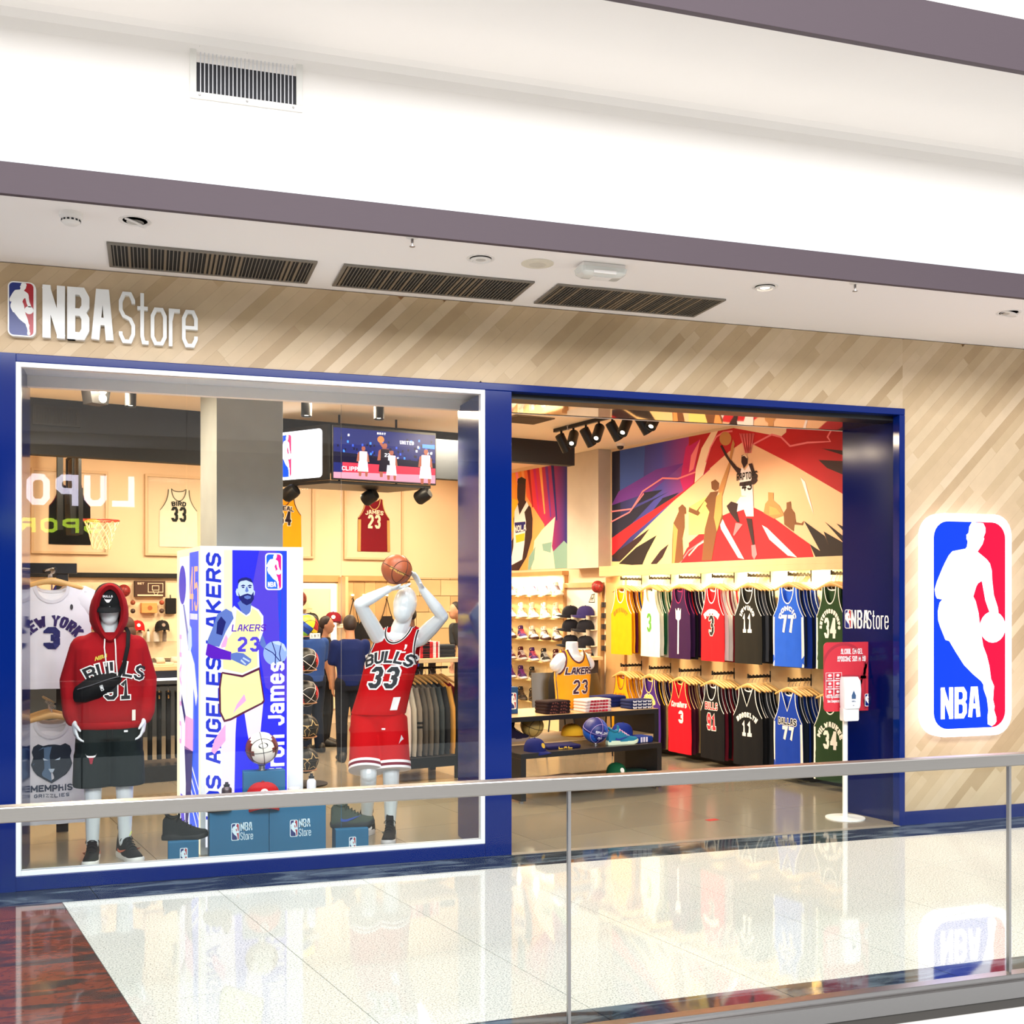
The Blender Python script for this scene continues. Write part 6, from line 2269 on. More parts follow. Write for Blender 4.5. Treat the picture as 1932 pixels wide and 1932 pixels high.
def table(label, u0, u1, v0, v1, z, top, group=None, shelf=None):
    t = thing('display_table', label, 'table', TI((u0 + u1) / 2, (v0 + v1) / 2), AL)
    a, b_ = (u1 - u0) / 2, (v1 - v0) / 2
    MB().box(-a, a, -b_, b_, z - .045, z - .002).build('frame', TB, t, bevel=.002)
    MB().box(-a + .004, a - .004, -b_ + .004, b_ - .004, z - .002, z).build('tabletop', top, t)
    for s in (-1, 1):
        MB().box(s * a - (.05 if s > 0 else 0), s * a + (0 if s > 0 else .05), -b_, b_, .02, z - .045).build('leg', TB, t, bevel=.002)
        MB().box(s * a - (.04 if s > 0 else -.01), s * a + (-.01 if s > 0 else .04), -b_ + .03, -b_ + .06, 0, .02).build('foot', STEEL, t)
    if shelf:
        MB().box(-a + .05, a - .05, -b_ + .02, b_ - .02, shelf - .03, shelf).build('shelf', top, t)
    return t


table('low black display table with wide legs at the front of the entrance', 3.20, 4.66, 1.03, 1.52, .415, mat('table_dark_top', (58, 50, 44), .3), shelf=.13)
table('taller black display table with oak top behind the low table', 3.35, 5.02, 1.54, 2.20, .66, TT, shelf=.42)
for k in range(4):
    folded('dark printed shirt, layer %s from the bottom of the stack left of the yellow torso' % ['one', 'two', 'three', 'four'][k], TI(3.93, 1.70, .661 + .029 * k), AL + R(3 * k - 4), (40, 24, 26), 'folded shirts on the oak table', .27, .22, .028, (130, 70, 60), text('ATL ATL', .016, .022, .006, .005))
for k in range(4):
    folded('white and red folded shirt, layer %s of the stack in front of the torso' % ['one', 'two', 'three', 'four'][k], TI(4.34, 1.66, .661 + .029 * k), AL + R(2 * k - 3), (236, 214, 206), 'folded shirts on the oak table', .30, .22, .028, (196, 40, 60), text('REDRED', .020, .030, .004, .010))
for k in range(3):
    folded('navy folded shirt, layer %s of the pile at the rear right of the oak table' % ['one', 'two', 'three'][k], TI(4.72, 1.98, .661 + .034 * k), AL + R(4), (20, 34, 96), 'folded shirts on the oak table', .33, .24, .033)
for k in range(3):
    folded('navy and white lettered shirt, layer %s at the end of the oak table' % ['one', 'two', 'three'][k], TI(4.86, 1.68, .661 + .029 * k), AL + R(-3), (30, 40, 84), 'folded shirts on the oak table', .26, .2, .028, (236, 236, 240), text('WWWW', .022, .036, .006, .010))

# torso mannequin
tm = thing('torso_mannequin', 'headless white torso mannequin in yellow number 23 jersey on the oak table', 'mannequin', TI(4.31, 1.95, .661), AL + R(4))
T3 = [(-.60, .180, .115, 0), (-.45, .172, .112, 0), (-.27, .192, .120, 0), (-.15, .186, .112, 0), (-.06, .15, .09, .004), (0, .11, .07, .008), (.1, .1, .06, .01)]
b = MB()
b.loft([super_ring(0, r[3], r[0] + .56, r[1] - .010, r[2] - .010) for r in T3[:5]])
b.loft([super_ring(0, .008, z, a, c_) for z, a, c_ in ((.45, .13, .08), (.53, .075, .06), (.56, .060, .055), (.635, .056, .052))])
for s in (-1, 1):
    limb(b, [(s * .13, 0, .46), (s * .195, .0, .415)], [.075, .062])
b.build('body', MANN, tm, remesh=.009, msmooth=3)


def y3(sg):
    def f(x, z):
        r = interp(T3, z)
        q = min(1.0, abs(x) / (r[1] * 1.001))
        return r[3] + sg * r[2] * (1 - q ** 2.4) ** .42
    return f


bd_, tr_ = tank(lambda z: interp(T3, z)[1], y3(-1), y3(1), H=.555, zA=-.22, so=.125, ni=.085, zN=-.12, zNb=-.03, slope=.4, tw=.014, cols=14)
jo = bd_.build('jersey', mat('jersey_yellow', (240, 164, 8), .75, noise=(8, .08), bump=.3), tm, smooth=180, loc=(0, 0, .565))
tr_.build('trim', cloth((80, 40, 60)), jo, smooth=180)
for t2, c_, d in ((.034, W_, 0), (.022, (60, 24, 50), .002)):
    mb = MB()
    F3 = lambda x, z: (x, y3(-1)(x, z) - .005 - d, z)
    put(mb, text('LAKERS', .066, .048, .004, .014, t2 * .7, 0, .02, .22), lambda x, z: F3(x, z - .235))
    put(mb, text('23', .135, .078, .02, .026, t2, 0, .02), lambda x, z: F3(x + .01, z - .42))
    tag(mb.build('print', col(c_), jo), kind='stuff')

# things on the low table and on the lower shelf
ob = basketball('blue basketball on a small stand on the low black table', TI(4.06, 1.20, .545), .112, [(20, 34, 110), (28, 90, 190)], 'split', seam=(150, 130, 190), rot=(R(20), R(10), AL))
ball_text(ob, .112, text('SPALDING', .022, .018, .002, .005), (230, 230, 240), R(-6), .1)
ball_text(ob, .1122, text('3X', .022, .020, .003, .005), (230, 230, 240), R(20), -.05)
s = thing('ball_stand', 'small dark stand under the blue basketball', 'stand', TI(4.06, 1.20, .416))
MB().lathe([(.035, 0), (.035, .005), (.02, .008), (.026, .022)], 16).build('stem', STEEL, s, smooth=40)
shoe('teal and blue low sneaker with pale sole on the low table', TI(4.15, 1.15, .4155), AL + R(-6), (36, 120, 150), (222, 238, 206), (236, 170, 200), (20, 50, 140), 'low').scale = (1.05, 1, 1.1)
c = cap('blue cap lying over folded towels on the low table', TI(4.44, 1.33, .47), AL + R(70), (16, 40, 120), None, (160, 30, 60), 'blue caps', tilt=R(6))
folded('dark blue folded towel with white and red band at the end of the low table', TI(4.50, 1.21, .4155), AL + R(2), (16, 48, 128), 'folded towels', .28, .20, .05, (230, 220, 230), [[Vector((-.02 + .03 * k, 0)), Vector((.0 + .03 * k, 0)), Vector((.0 + .03 * k, .045)), Vector((-.02 + .03 * k, .045))] for k in range(3)])
cap('navy cap with gold badge at the low table end next to the blue pillar', TI(3.40, 1.14, .416), AL + R(20), (18, 28, 92), None, (220, 180, 60), 'blue caps')
o = folded('navy folded jersey with gold lettering beside the navy cap', TI(3.70, 1.22, .4155), AL + R(-6), (24, 22, 74), 'folded towels', .32, .22, .03, (240, 190, 60), text('LAL', .02, .04, .006, .008))
ob = basketball('gold basketball on the shelf under the oak table', TI(3.76, 1.78, .545), .105, [(190, 160, 90)], seam=(40, 34, 24), rot=(.3, .2, .4))
shoe('dark purple sneaker on the shelf under the oak table', TI(3.43, 1.72, .4205), AL + R(10), (30, 20, 44), (150, 130, 120), (20, 18, 24), None, 'high')
cap('yellow cap on the shelf behind the blue basketball', TI(4.24, 1.85, .421), AL, (240, 180, 40), (150, 80, 20), None, None).scale = (1.15, 1.1, 1)
cap('green cap with white badge on the lowest shelf of the low table', TI(4.30, 1.22, .131), AL, (14, 84, 50), None, W_, None)
folded('white and red folded shirt on the lowest shelf of the low table', TI(3.72, 1.22, .1305), AL + R(8), (244, 214, 190), 'folded towels', .34, .24, .035, (230, 80, 60), text('RED', .022, .04, .006, .010))
folded('dark green folded shirt beside the green cap', TI(4.50, 1.26, .1305), AL, (20, 56, 44), 'folded towels', .22, .2, .03, (120, 160, 130), text('BOS', .018, .03, .006, .006))
for (u, v, h, z, lab) in ((3.52, 1.86, .24, .661, 'navy square display box with red emblem beside the pillar on the oak table'), (3.44, 2.06, .40, .661, 'taller navy display box behind the emblem box on the oak table')):
    t = thing('display_box', lab, 'box', TI(u, v, z), AL)
    MB().box(-.13, .11, -.05, .05, 0, h).build('box', mat('box_navy', (18, 74, 120), .6), t, bevel=.003)
    mb = MB()
    emblem(mb, lambda x, zz_, d: (.02 + x, -.0515 - d, .04 + zz_), .15, 0, 1, 2, .0005, .05, False)
    mb.build('emblem', [col(W_), col((20, 40, 110), .5), col((170, 30, 50), .5)], t)

# chairs and the fitting counter behind the torso
for lab, u, v, a in (('olive shell chair with thin metal legs behind the yellow torso', 5.62, 3.22, 20), ('second olive shell chair holding the black bag', 5.20, 3.62, -10)):
    t = thing('shell_chair', lab, 'chair', TI(u, v), AL + R(a), 'shell chairs')
    SH = mat('shell_olive', (66, 56, 36), .35)
    MB().loft([[(x, y, .44 + .012 * (x / .2) ** 2 + .01 * abs(y)) for x, y in rrect(-.22 * s, .22 * s, -.22 * s, .20 * s, .10 * s, 5)] for s in (.3, .7, 1)], 0, True).build('seat', SH, t, smooth=60, solid=.012)
    MB().loft([[(x * (1 - .1 * k), .19 + .10 * k - .05 * (1 - (x / .22) ** 2), .46 + .40 * k) for x in [-.22 + .44 * j / 8 for j in range(9)]] + [(x * (1 - .1 * k), .205 + .10 * k - .05 * (1 - (x / .22) ** 2), .46 + .40 * k) for x in [.22 - .44 * j / 8 for j in range(9)]] for k in (0, .4, .75, 1)]).build('backrest', SH, t, smooth=60)
    for sx in (-1, 1):
        for sy in (-1, 1):
            MB().tube([(sx * .13, sy * .12, .44), (sx * .21, sy * .20, 0)], .009, 8).build('leg', BLACKM, t)
t = thing('counter', 'oak topped counter behind the chairs and the torso', 'counter', TI(5.72, 3.92), AL)
MB().box(-.08, .30, -.02, .40, .98, 1.02).build('worktop', OAK, t, bevel=.003)
MB().box(-.06, .28, .05, .38, 0, .98).build('body', col((60, 50, 44)), t)
bg2 = thing('backpack', 'black backpack with red panel on the chair behind the torso', 'bag', TI(5.24, 3.54, .47), AL)
MB().loft([[(x * s, y * s, z) for x, y in rrect(-.17, .17, -.10, .10, .06, 5)] for z, s in ((0, .9), (.03, 1), (.30, 1.0), (.40, .85), (.44, .5))]).build('body', cloth((24, 22, 24)), bg2, smooth=60)
MB().box(-.06, .06, -.112, -.095, .20, .40).build('front_panel', cloth((170, 40, 40)), bg2, bevel=.006)
MB().tube([(-.05, .0, .43), (-.04, 0, .49), (.04, 0, .49), (.05, 0, .43)], .010, 8).build('handle', cloth((24, 22, 24)), bg2)
cl = MB()
for k in range(3):
    folded('cream folded garment heaped on the counter, layer %s' % ['one', 'two', 'three'][k], TI(5.76 + .02 * k, 4.08, 1.021 + .03 * k), AL + R(20 * k), [(236, 222, 206), (196, 170, 150), (240, 206, 180)][k], 'garments on the counter', .30, .22, .03)

# ------------------------------------------------ ceiling fixtures
TK0, TK1 = Vector((4.02, 3.90, 3.455)), Vector((4.44, 1.75, 3.455))
tr_ = thing('track_rail', 'black ceiling track carrying a row of spotlights above the entrance', 'track', TK0, math.atan2(TK1.y - TK0.y, TK1.x - TK0.x))
MB().box(0, (TK1 - TK0).length, -.018, .018, -.012, .024).build('rail', BLACKM, tr_)


def spotlight(label, p, aim, group, lit=True, L=.16, r=.042, e=8.0):
    t = thing('spotlight', label, 'light', p, 0, group)
    MB().lathe([(.012, 0), (.012, -.045)], 8).build('stem', BLACKM, t)
    d = (Vector(aim) - Vector(p) - Vector((0, 0, -.1))).normalized()
    q = d.to_track_quat('-Z', 'Y').to_euler()
    o = MB().lathe([(r * .9, .05), (r, .045), (r, .05 - L), (r * .86, .05 - L), (r * .84, .06 - L)], 18).build('can', BLACKM, t, smooth=40, loc=(0, 0, -.085))
    o.rotation_euler = q
    if lit:
        o = MB().lathe([(r * .84, .062 - L), (.001, .058 - L)], 16).build('lens', glow((255, 240, 214), e), t, loc=(0, 0, -.085))
        o.rotation_euler = q
    return t


A0, A1 = TK0 + Vector((0, 0, -.012)), TK1 + Vector((0, 0, -.012))
sn = ['first', 'second', 'third', 'fourth', 'fifth', 'sixth', 'seventh', 'eighth']
for k in range(8):
    p = A0.lerp(A1, .06 + .107 * k)
    dirs = I(6.0, 3.0 - .3 * k, 1.4) if k % 2 == 0 else I(2.6, .4, .6)
    spotlight('%s black spotlight from the back on the slanted track above the entrance' % sn[k], p, dirs, 'spotlights on the entrance track', k % 2 == 1, L=.19, r=.05)
for lab, u, v in (('black can spotlight behind the window nearest the black grille', -.16, 2.45), ('black can spotlight behind the window just left of the concrete column', .578, 2.38),
                  ('black can spotlight behind the window just past the concrete column', 1.256, 2.50), ('black can spotlight behind the window above the screens', 1.872, 2.46)):
    spotlight(lab, (u, v, 3.478), (u - .02, v - .12, 2.0), 'window spotlights', L=.19, r=.045)
t = thing('floodlight', 'bright twin floodlight box under the ceiling behind the window', 'light', (-.43, 2.58, 3.478), AL + R(20), 'floodlights')
MB().box(-.05, .05, -.05, .05, -.03, 0).build('base', BLACKM, t)
MB().prism([(-.10, -.03), (.10, -.03), (.07, -.20), (-.07, -.20)], -.07, .07).build('housing', BLACKM, t)
for z in (-.09, -.155):
    MB().lathe([(.035, 0), (.02, .012), (.001, .014)], 14).build('lens', glow((255, 240, 215), 12), t, loc=(.02, -.071, z)).rotation_euler = (R(90), 0, 0)
g = thing('ceiling_vent', 'dark grille set in the black bulkhead behind the window', 'vent', TI(-.22, 3.715, 3.24), AL)
MB().box(0, .40, -.012, 0, 0, .175).build('frame', col((30, 34, 40), .6), g, bevel=.002)
mb = MB()
for k in range(24):
    mb.box(.03 + .0145 * k, .036 + .0145 * k, -.018, -.012, .02, .155)
tag(mb.build('slats', BLACK, g), kind='stuff')
g = thing('ceiling_panel_vent', 'square grey return air grille in the shop ceiling above the entrance', 'vent', (3.52, 3.38, 3.468), AL)
MB().box(-.22, .22, -.20, .20, 0, .012).build('frame', col((120, 104, 84)), g, bevel=.002)
mb = MB()
for k in range(14):
    mb.box(-.19, .19, -.18 + .026 * k, -.165 + .026 * k, -.006, 0)
tag(mb.build('slats', col((96, 82, 66)), g), kind='stuff')
s = thing('sprinkler', 'small sprinkler under the shop ceiling above the entrance track', 'sprinkler', (4.06, 3.62, 3.478), 0)
MB().lathe([(.03, 0), (.03, -.004), (.01, -.01), (.006, -.04), (.014, -.042), (.014, -.046)], 12).build('head', STEEL, s, smooth=40)
s = thing('security_camera', 'small white dome camera in the ceiling corner beside the big mural', 'camera', TI(5.98, 3.50, 3.478), 0)
MB().lathe([(.05, 0), (.05, -.02), (.045, -.03)], 18).build('base', PAINT, s, smooth=40)
MB().ball((0, 0, -.035), (.04, .04, .035), 16, 10).build('dome', col((40, 36, 34), .2), s, smooth=60)

# hanging screens
jx, jy = I(2.29, 3.0), I(3.36, 3.0)
sc = thing('hanging_screens', 'hanging cube of screens, one showing a basketball game, the other a white emblem', 'screen', TI(2.27, 2.95, 2.82), AL + R(0))
MB().box(.02, 1.10, .012, .05, .0, .515).build('screen_case', BLACKM, sc, bevel=.003)
MB().loft([[(x, y, z) for x, y in ((.0, .03), (1.05, .03), (.85, .62), (-.31, .62))] for z in (-.035, -.005)]).build('bottom_plate', BLACKM, sc)
for x, y in ((.2, .3), (.8, .3)):
    MB().tube([(x, y, -.02), (x, y, .68)], .012, 8).build('suspension_rod', BLACKM, sc)
cr = {'arena': (24, 32, 92), 'dk': (14, 14, 40), 'bl': (50, 80, 190), 'floor': (196, 130, 150), 'board': (206, 50, 70), 'w': (236, 232, 244), 'sk': (150, 84, 66), 'k': (24, 18, 34), 'or': (206, 120, 66), 'lb': (60, 130, 250)}
cl_ = list(cr)
mb = MB()
QX = lambda x, y: (.03 + (x - 520) / 830.0 * 1.06, .49 - (y - 420) / 460.0 * .47)


def qq(pts, c, k):
    mb.add([(x, .0105 - .0003 * k, z) for x, z in (QX(*p) for p in pts)], [tuple(range(len(pts)))], cl_.index(c))


qq([(520, 420), (1350, 420), (1350, 885), (520, 885)], 'arena', 0)
random.seed(5)
for k in range(90):
    x, y = random.uniform(530, 1330), random.uniform(470, 720)
    qq([(x, y), (x + 14, y), (x + 14, y + 22), (x, y + 22)], random.choice(('bl', 'dk', 'dk', 'lb')) if k % 9 else 'w', 1 + k * .01)
qq([(520, 640), (1350, 690), (1350, 740), (520, 740)], 'dk', 2.5)
qq([(590, 735), (1350, 740), (1350, 810), (590, 830)], 'board', 3)
qq([(520, 830), (1350, 805), (1350, 885), (520, 885)], 'floor', 4)
qq([(1240, 515), (1345, 515), (1345, 555), (1240, 550)], 'lb', 4)
for (x, y, s, j, a) in ((755, 600, 1.0, 'w', 0), (930, 560, 1.15, 'k', 1), (985, 620, 1.0, 'w', 0), (1270, 590, 1.2, 'w', 0)):
    hh = 62 * s
    qq([(x - 16 * s, y), (x - 10 * s, y - 22 * s), (x + 12 * s, y - 22 * s), (x + 16 * s, y), (x + 8 * s, y + 18 * s), (x - 8 * s, y + 18 * s)], 'sk', 5)
    qq([(x - 45 * s, y + 40 * s), (x - 20 * s, y + 20 * s), (x + 25 * s, y + 20 * s), (x + 40 * s, y + 50 * s), (x + 48 * s, y + 120 * s), (x - 55 * s, y + 120 * s)], 'sk', 5.2)
    qq([(x - 30 * s, y + 24 * s), (x + 30 * s, y + 24 * s), (x + 28 * s, y + 120 * s), (x - 32 * s, y + 120 * s)], j, 6)
    qq([(x - 38 * s, y + 116 * s), (x + 32 * s, y + 116 * s), (x + 40 * s, y + 210 * s), (x - 46 * s, y + 210 * s)], j, 6.3)
    qq([(x - 40 * s, y + 205 * s), (x - 14 * s, y + 205 * s), (x - 18 * s, y + 255 * s), (x - 36 * s, y + 255 * s)], 'sk', 6)
    qq([(x + 12 * s, y + 205 * s), (x + 36 * s, y + 205 * s), (x + 32 * s, y + 255 * s), (x + 16 * s, y + 255 * s)], 'sk', 6)
    if a:
        qq([(x - 20, y + 20), (x - 45, y - 20), (x - 40, y - 70), (x - 24, y - 70), (x - 20, y - 20), (x + 10, y + 20)], 'sk', 6.6)
qq([(895 + 28 * math.cos(t_), 500 + 32 * math.sin(t_)) for t_ in [2 * PI * k / 16 for k in range(16)]], 'or', 7)
for s_, px, pz, h_, w_, c in (('UNITED', 1110, 530, .035, .022, 'w'), ('CLIPPERS', 690, 810, .04, .03, 'w'), ('HEAT', 900, 455, .02, .018, 'w'), ('22', 948, 660, .035, .025, 'w')):
    x0, zz = QX(px, pz)
    for q in text(s_, h_, w_, .006, .007):
        mb.add([(x0 + p[0], .0105 - .0003 * 8, zz + p[1]) for p in q], [(0, 1, 2, 3)], cl_.index(c))
mb.build('game_picture', [glow(cr[k], 1.3) for k in cl_], sc)
Ls = [(-.31, .62), (-.02, .035)]
FS = lambda s, z, d: (Ls[0][0] + (Ls[1][0] - Ls[0][0]) * s - .87 * d, Ls[0][1] + (Ls[1][1] - Ls[0][1]) * s - .49 * d, z)
mb = MB()
mb.add([FS(s, z, 0) for s, z in ((0, .0), (1, .0), (1, .52), (0, .52))] + [FS(s, z, -.04) for s, z in ((0, .0), (1, .0), (1, .52), (0, .52))], [(0, 1, 2, 3), (4, 7, 6, 5), (0, 4, 5, 1), (1, 5, 6, 2), (2, 6, 7, 3), (3, 7, 4, 0)])
mb.build('side_case', BLACKM, sc)
mb = MB()
pts = [(s * .84 + .06, z * .46 + .025) for s, z in rrect(0, 1, 0, 1, .08, 4)]
mb.add([FS(s, z, .002) for s, z in pts], [tuple(range(len(pts)))])
mb.build('emblem_screen', glow((250, 248, 255), 2.0), sc)
mb = MB()
emblem(mb, lambda x, z, d: FS(.08 + x * 1.15, .04 + z, .004 + d), .43, 0, 1, 2, .0008, .03, False)
mb.build('emblem', [glow((250, 248, 255), 2.0), glow((30, 80, 230), 1.2), glow((250, 60, 110), 1.2)], sc)
for x, y in ((-.22, .45), (.60, .45), (1.0, .06)):
    o = MB().lathe([(.06, .05), (.07, .02), (.07, -.08), (.055, -.10)], 14).build('loudspeaker', BLACKM, sc, smooth=40, loc=(x, y, -.09))
    o.rotation_euler = (R(60), 0, R(40))
# =================================================================== BACK OF THE SHOP
VB = 7.5
# ---- framed jerseys on the back wall
def framed(label, u0, u1, c, tc, word, num, nc, out=None, side=None):
    t = thing('framed_jersey', label, 'frame', TI((u0 + u1) / 2, VB - .004, 2.245), AL, 'framed jerseys on the back wall')
    a, h = (u1 - u0) / 2, 1.02
    for b_ in ((-a, a, 0, .03), (-a, a, h - .03, h), (-a, -a + .03, .03, h - .03), (a - .03, a, .03, h - .03)):
        MB().box(b_[0], b_[1], -.05, 0, b_[2], b_[3]).build('frame', mat('frame_wood', (206, 176, 140), .5), t, bevel=.002)
    MB().box(-a + .03, a - .03, -.012, -.002, .03, h - .03).build('backing', mat('frame_backing', (232, 208, 178), .8), t)
    bm_, tm_ = tank(lambda z: .235 + .012 * max(0, -z - .3), lambda x, z: -.02 - .008 * math.cos(x * 6), lambda x, z: -.013)
    j = bm_.build('jersey', cloth(c), t, loc=(0, 0, .855), smooth=180)
    tm_.build('trim', cloth(tc), j, smooth=180)
    for q, cc, x0, z0, e in prints(word, num, nc, nc, out, .5, .06, nz=-.42, wz=-.22):
        mb = MB()
        put(mb, q, lambda x, z: (x0 + x, -.033 - e, z0 + z))
        tag(mb.build('print', col(cc), j), kind='stuff')
    if side:
        for s in (-1, 1):
            mb = MB()
            mb.add([(s * .245, -.0285, -.74), (s * .20, -.0287, -.74), (s * .195, -.0287, -.30), (s * .238, -.0285, -.30)], [(0, 1, 2, 3)])
            mb.build('side_panel', cloth(side), j)
    o = MB().box(-a + .03, a - .03, -.046, -.043, .03, h - .03).build('glazing', CLEAR, t)


framed('framed black jersey behind the basketball hoop', .216, 1.09, (16, 16, 18), (90, 20, 30), '', '', W_)
framed('framed white number 33 jersey beside the concrete column', 1.534, 2.37, (238, 226, 206), (90, 90, 80), 'BIRD', '33', (24, 30, 28))
framed('framed amber jersey half hidden by the concrete column', 2.927, 3.752, (246, 160, 20), (40, 30, 40), 'ONEAL', '34', (40, 24, 40), (244, 232, 220))
framed('framed wine red number 23 jersey below the hanging screens', 4.186, 5.076, (120, 14, 30), (206, 170, 110), 'JAMES', '23', (244, 214, 190), None, (190, 150, 90))

# ---- wall shelf line and lit accessory wall, at the far left
pw_ = thing('peg_wall', 'lit pegboard wall with a black top rail behind the hooded mannequin', 'shelf', TI(-.9, VB, 0), AL)
MB().box(0, 2.95, -.10, -.002, 1.965, 2.02).build('top_rail', BLACKM, pw_, bevel=.002)
MB().box(0, 2.95, -.02, -.002, .95, 1.96).build('pegboard', mat('pegboard', (240, 214, 178), .6, noise=(40, .05)), pw_)
MB().box(0, 2.95, -.30, -.002, .0, .93).build('base_cabinet', col((44, 48, 54), .5), pw_)
MB().box(2.15, 2.80, -.16, -.02, 1.155, 1.165).build('shelf', CLEAR, pw_)
mb = MB()
F = lambda u, z, d: TI(u, 7.475 - d, z)
t = thing('wall_decal', 'dark blue player emblem print on the pegboard beside the white shirts', 'decal', (0, 0, 0))
emblem(mb, lambda x, z, d: F(.445 + x, 1.56 + z, d), .37, 0, 0, 0, .0008, .03, False)
mb2 = MB()
h_, b_, Wd = .37, .011, .348 * .42
fx = lambda p: (b_ + (p[0] - 323) / 499.0 * Wd, b_ + (1663 - p[1]) / 1493.0 * .348)
mb2.add([F(.445 + fx(p)[0], 1.56 + fx(p)[1], .005) for p in SIL], [tuple(range(len(SIL)))])
c_ = fx((732, 933))
mb2.add([F(.445 + x, 1.56 + z, .005) for x, z in ell(c_[0], c_[1], .027, .027)], [tuple(range(20))])
rr = rrect(.004, Wd + .018, .004, .366, .03)
for q in stroke(rr + [rr[0]], .010, 0):
    mb2.add([F(.445 + p[0], 1.56 + p[1], .004) for p in q], [(0, 1, 2, 3)])
mb.build('plate', mat('pegboard'), t)
mb2.build('emblem', col((30, 24, 110)), t)

p = TI(.90, 7.43, 1.80)
jersey('small red jersey hung on the pegboard behind the red hood', (p[0], p[1], p[2] - .01), AL, (196, 16, 30), W_, 'pegboard goods', prints('BULLS', '23', K_, K_, W_, 0, .05, wz=-.30, nz=-.5, nh=.17), sc=.62)
hanger('wooden hanger of the small red jersey on the pegboard', (p[0], p[1], p[2] - .025), AL, 'hangers of the pegboard').scale = (.62, .62, .62)
basketball('dark red basketball standing on the pegboard above the red hood', TI(1.26, 7.36, 1.80), .078, [(140, 24, 26)], rot=(.2, .3, 0))
t = thing('boxed_hoop_set', 'flat brown box with a printed mini hoop high on the pegboard', 'box', TI(1.40, 7.47, 1.725), AL)
MB().box(0, .37, -.07, 0, 0, .20).build('box', col((70, 44, 34)), t, bevel=.003)
mb = MB()
for q in stroke([(.16, .06), (.16, .17), (.34, .17), (.34, .06), (.16, .06)], .008, 0) + stroke([(.21, .085), (.21, .14), (.29, .14), (.29, .085), (.21, .085)], .008, 0) + stroke([(.22, .075), (.24, .03), (.27, .03), (.29, .075)], .006, 0):
    mb.flat([tuple(p_) for p_ in q], -.0712)
put(mb, text('SET', .025, .025, .004, .006), plane(.07, .155, -.0712))
mb.flat([(.03, .012), (.34, .012), (.34, .03), (.03, .03)], -.0712)
tag(mb.build('print', col((236, 206, 176)), t), kind='stuff')
t = thing('wooden_box', 'small plywood box with burnt emblem on the pegboard', 'box', TI(1.475, 7.47, 1.525), AL)
MB().box(0, .19, -.10, 0, 0, .125).build('box', mat('ply', (216, 150, 84), .6, noise=(10, .2), stretch=(.3, 1, 4)), t, bevel=.004)
MB().add([(x, -.1015, z) for x, z in ell(.10, .062, .03, .03)], [tuple(range(20))]).build('emblem', col((170, 96, 50)), t)
for k, (u, z, c) in enumerate(((1.375, 1.655, (150, 70, 40)), (1.375, 1.55, (60, 40, 34)), (1.725, 1.655, (170, 74, 44)), (1.725, 1.55, (80, 56, 46)))):
    basketball('%s mini ball %s the plywood box on the pegboard' % (('brown', 'black', 'orange brown', 'dark brown')[k], ('up beside', 'low beside', 'just past the top of', 'just past the foot of')[k]), TI(u, 7.40, z), .030, [c], group='mini balls on the pegboard')
t = thing('black_pouch', 'black pouch hanging at the pegboard edge beside the light tower', 'bag', TI(1.84, 7.46, 1.51), AL)
MB().box(-.06, .07, -.05, 0, 0, .20).build('body', cloth((26, 24, 24)), t, bevel=.01)
MB().tube([(0, -.03, .20), (0, -.02, .24)], .008, 6).build('loop', BLACKM, t)
cap('red cap on the pegboard above the bottles', TI(1.42, 7.36, 1.325), AL, (186, 24, 30), None, W_, 'caps on the pegboard')
cap('black cap on the pegboard above the bottles', TI(1.72, 7.36, 1.325), AL, (30, 28, 28), None, (150, 130, 120), 'caps on the pegboard')
for k in range(5):
    bottle('%s bottle on the clear shelf below the caps' % ['pale grey', 'white ringed', 'slim white', 'white marked', 'half dark'][k], TI(1.36 + .10 * k, 7.40, 1.166), (.030, .034, .022, .036, .026)[k], .16, [(180, 176, 170), (240, 234, 224), (230, 226, 220), (242, 236, 228), (150, 140, 134)][k], (40, 40, 40), 'bottles on the pegboard shelf')

# ---- dark double hanging rack in front of it
t = thing('garment_rack', 'dark two level display rack with oak top behind the hooded mannequin', 'rack', TI(.30, 3.62, 0), AL)
MB().box(0, .92, 0, .55, 1.035, 1.075).build('top', OAK, t, bevel=.003)
MB().box(0, .92, 0, .55, .97, 1.033).build('fascia', col((30, 36, 52), .5), t)
MB().box(.0, .90, -.01, -.002, .945, .968).build('light_strip', glow((255, 250, 240), 1.6), t)
MB().box(0, .92, .05, .50, .0, .15).build('base', BLACKM, t, bevel=.003)
for x in (.0, .88):
    MB().box(x, x + .04, .23, .30, .15, .97).build('post', BLACKM, t)
MB().tube([(.02, .265, .88), (.9, .265, .88)], .010, 8).build('rail', BLACKM, t)
for k in range(9):
    p = TI(.40 + .085 * k, 3.885, .775)
    hanger('wooden hanger of the dark trousers, number %s along the rack' % ['one', 'two', 'three', 'four', 'five', 'six', 'seven', 'eight', 'nine'][k], p, AL + R(78), 'hangers of the dark rack').scale = (.8, .8, .8)
    o = thing('hanging_trousers', 'dark trousers, place %s on the rail under the oak top' % ['one', 'two', 'three', 'four', 'five', 'six', 'seven', 'eight', 'nine'][k], 'trousers', (p[0], p[1], p[2] + .04), AL + R(78), 'dark trousers on the rack')
    c = ((20, 24, 30), (28, 30, 36), (16, 18, 22))[k % 3]
    MB().loft([[(x, y, z) for x, y in rrect(-w_, w_, -.022, .022, .02, 3)] for w_, z in ((.10, -.62), (.125, -.4), (.13, -.1), (.12, 0))]).build('legs', cloth(c), o, smooth=60)
    MB().loft([[(x, y, z) for x, y in rrect(-.122, .122, -.024, .024, .02, 3)] for z in (-.03, .004)]).build('waistband', cloth(tuple(v + 8 for v in c)), o, smooth=60)
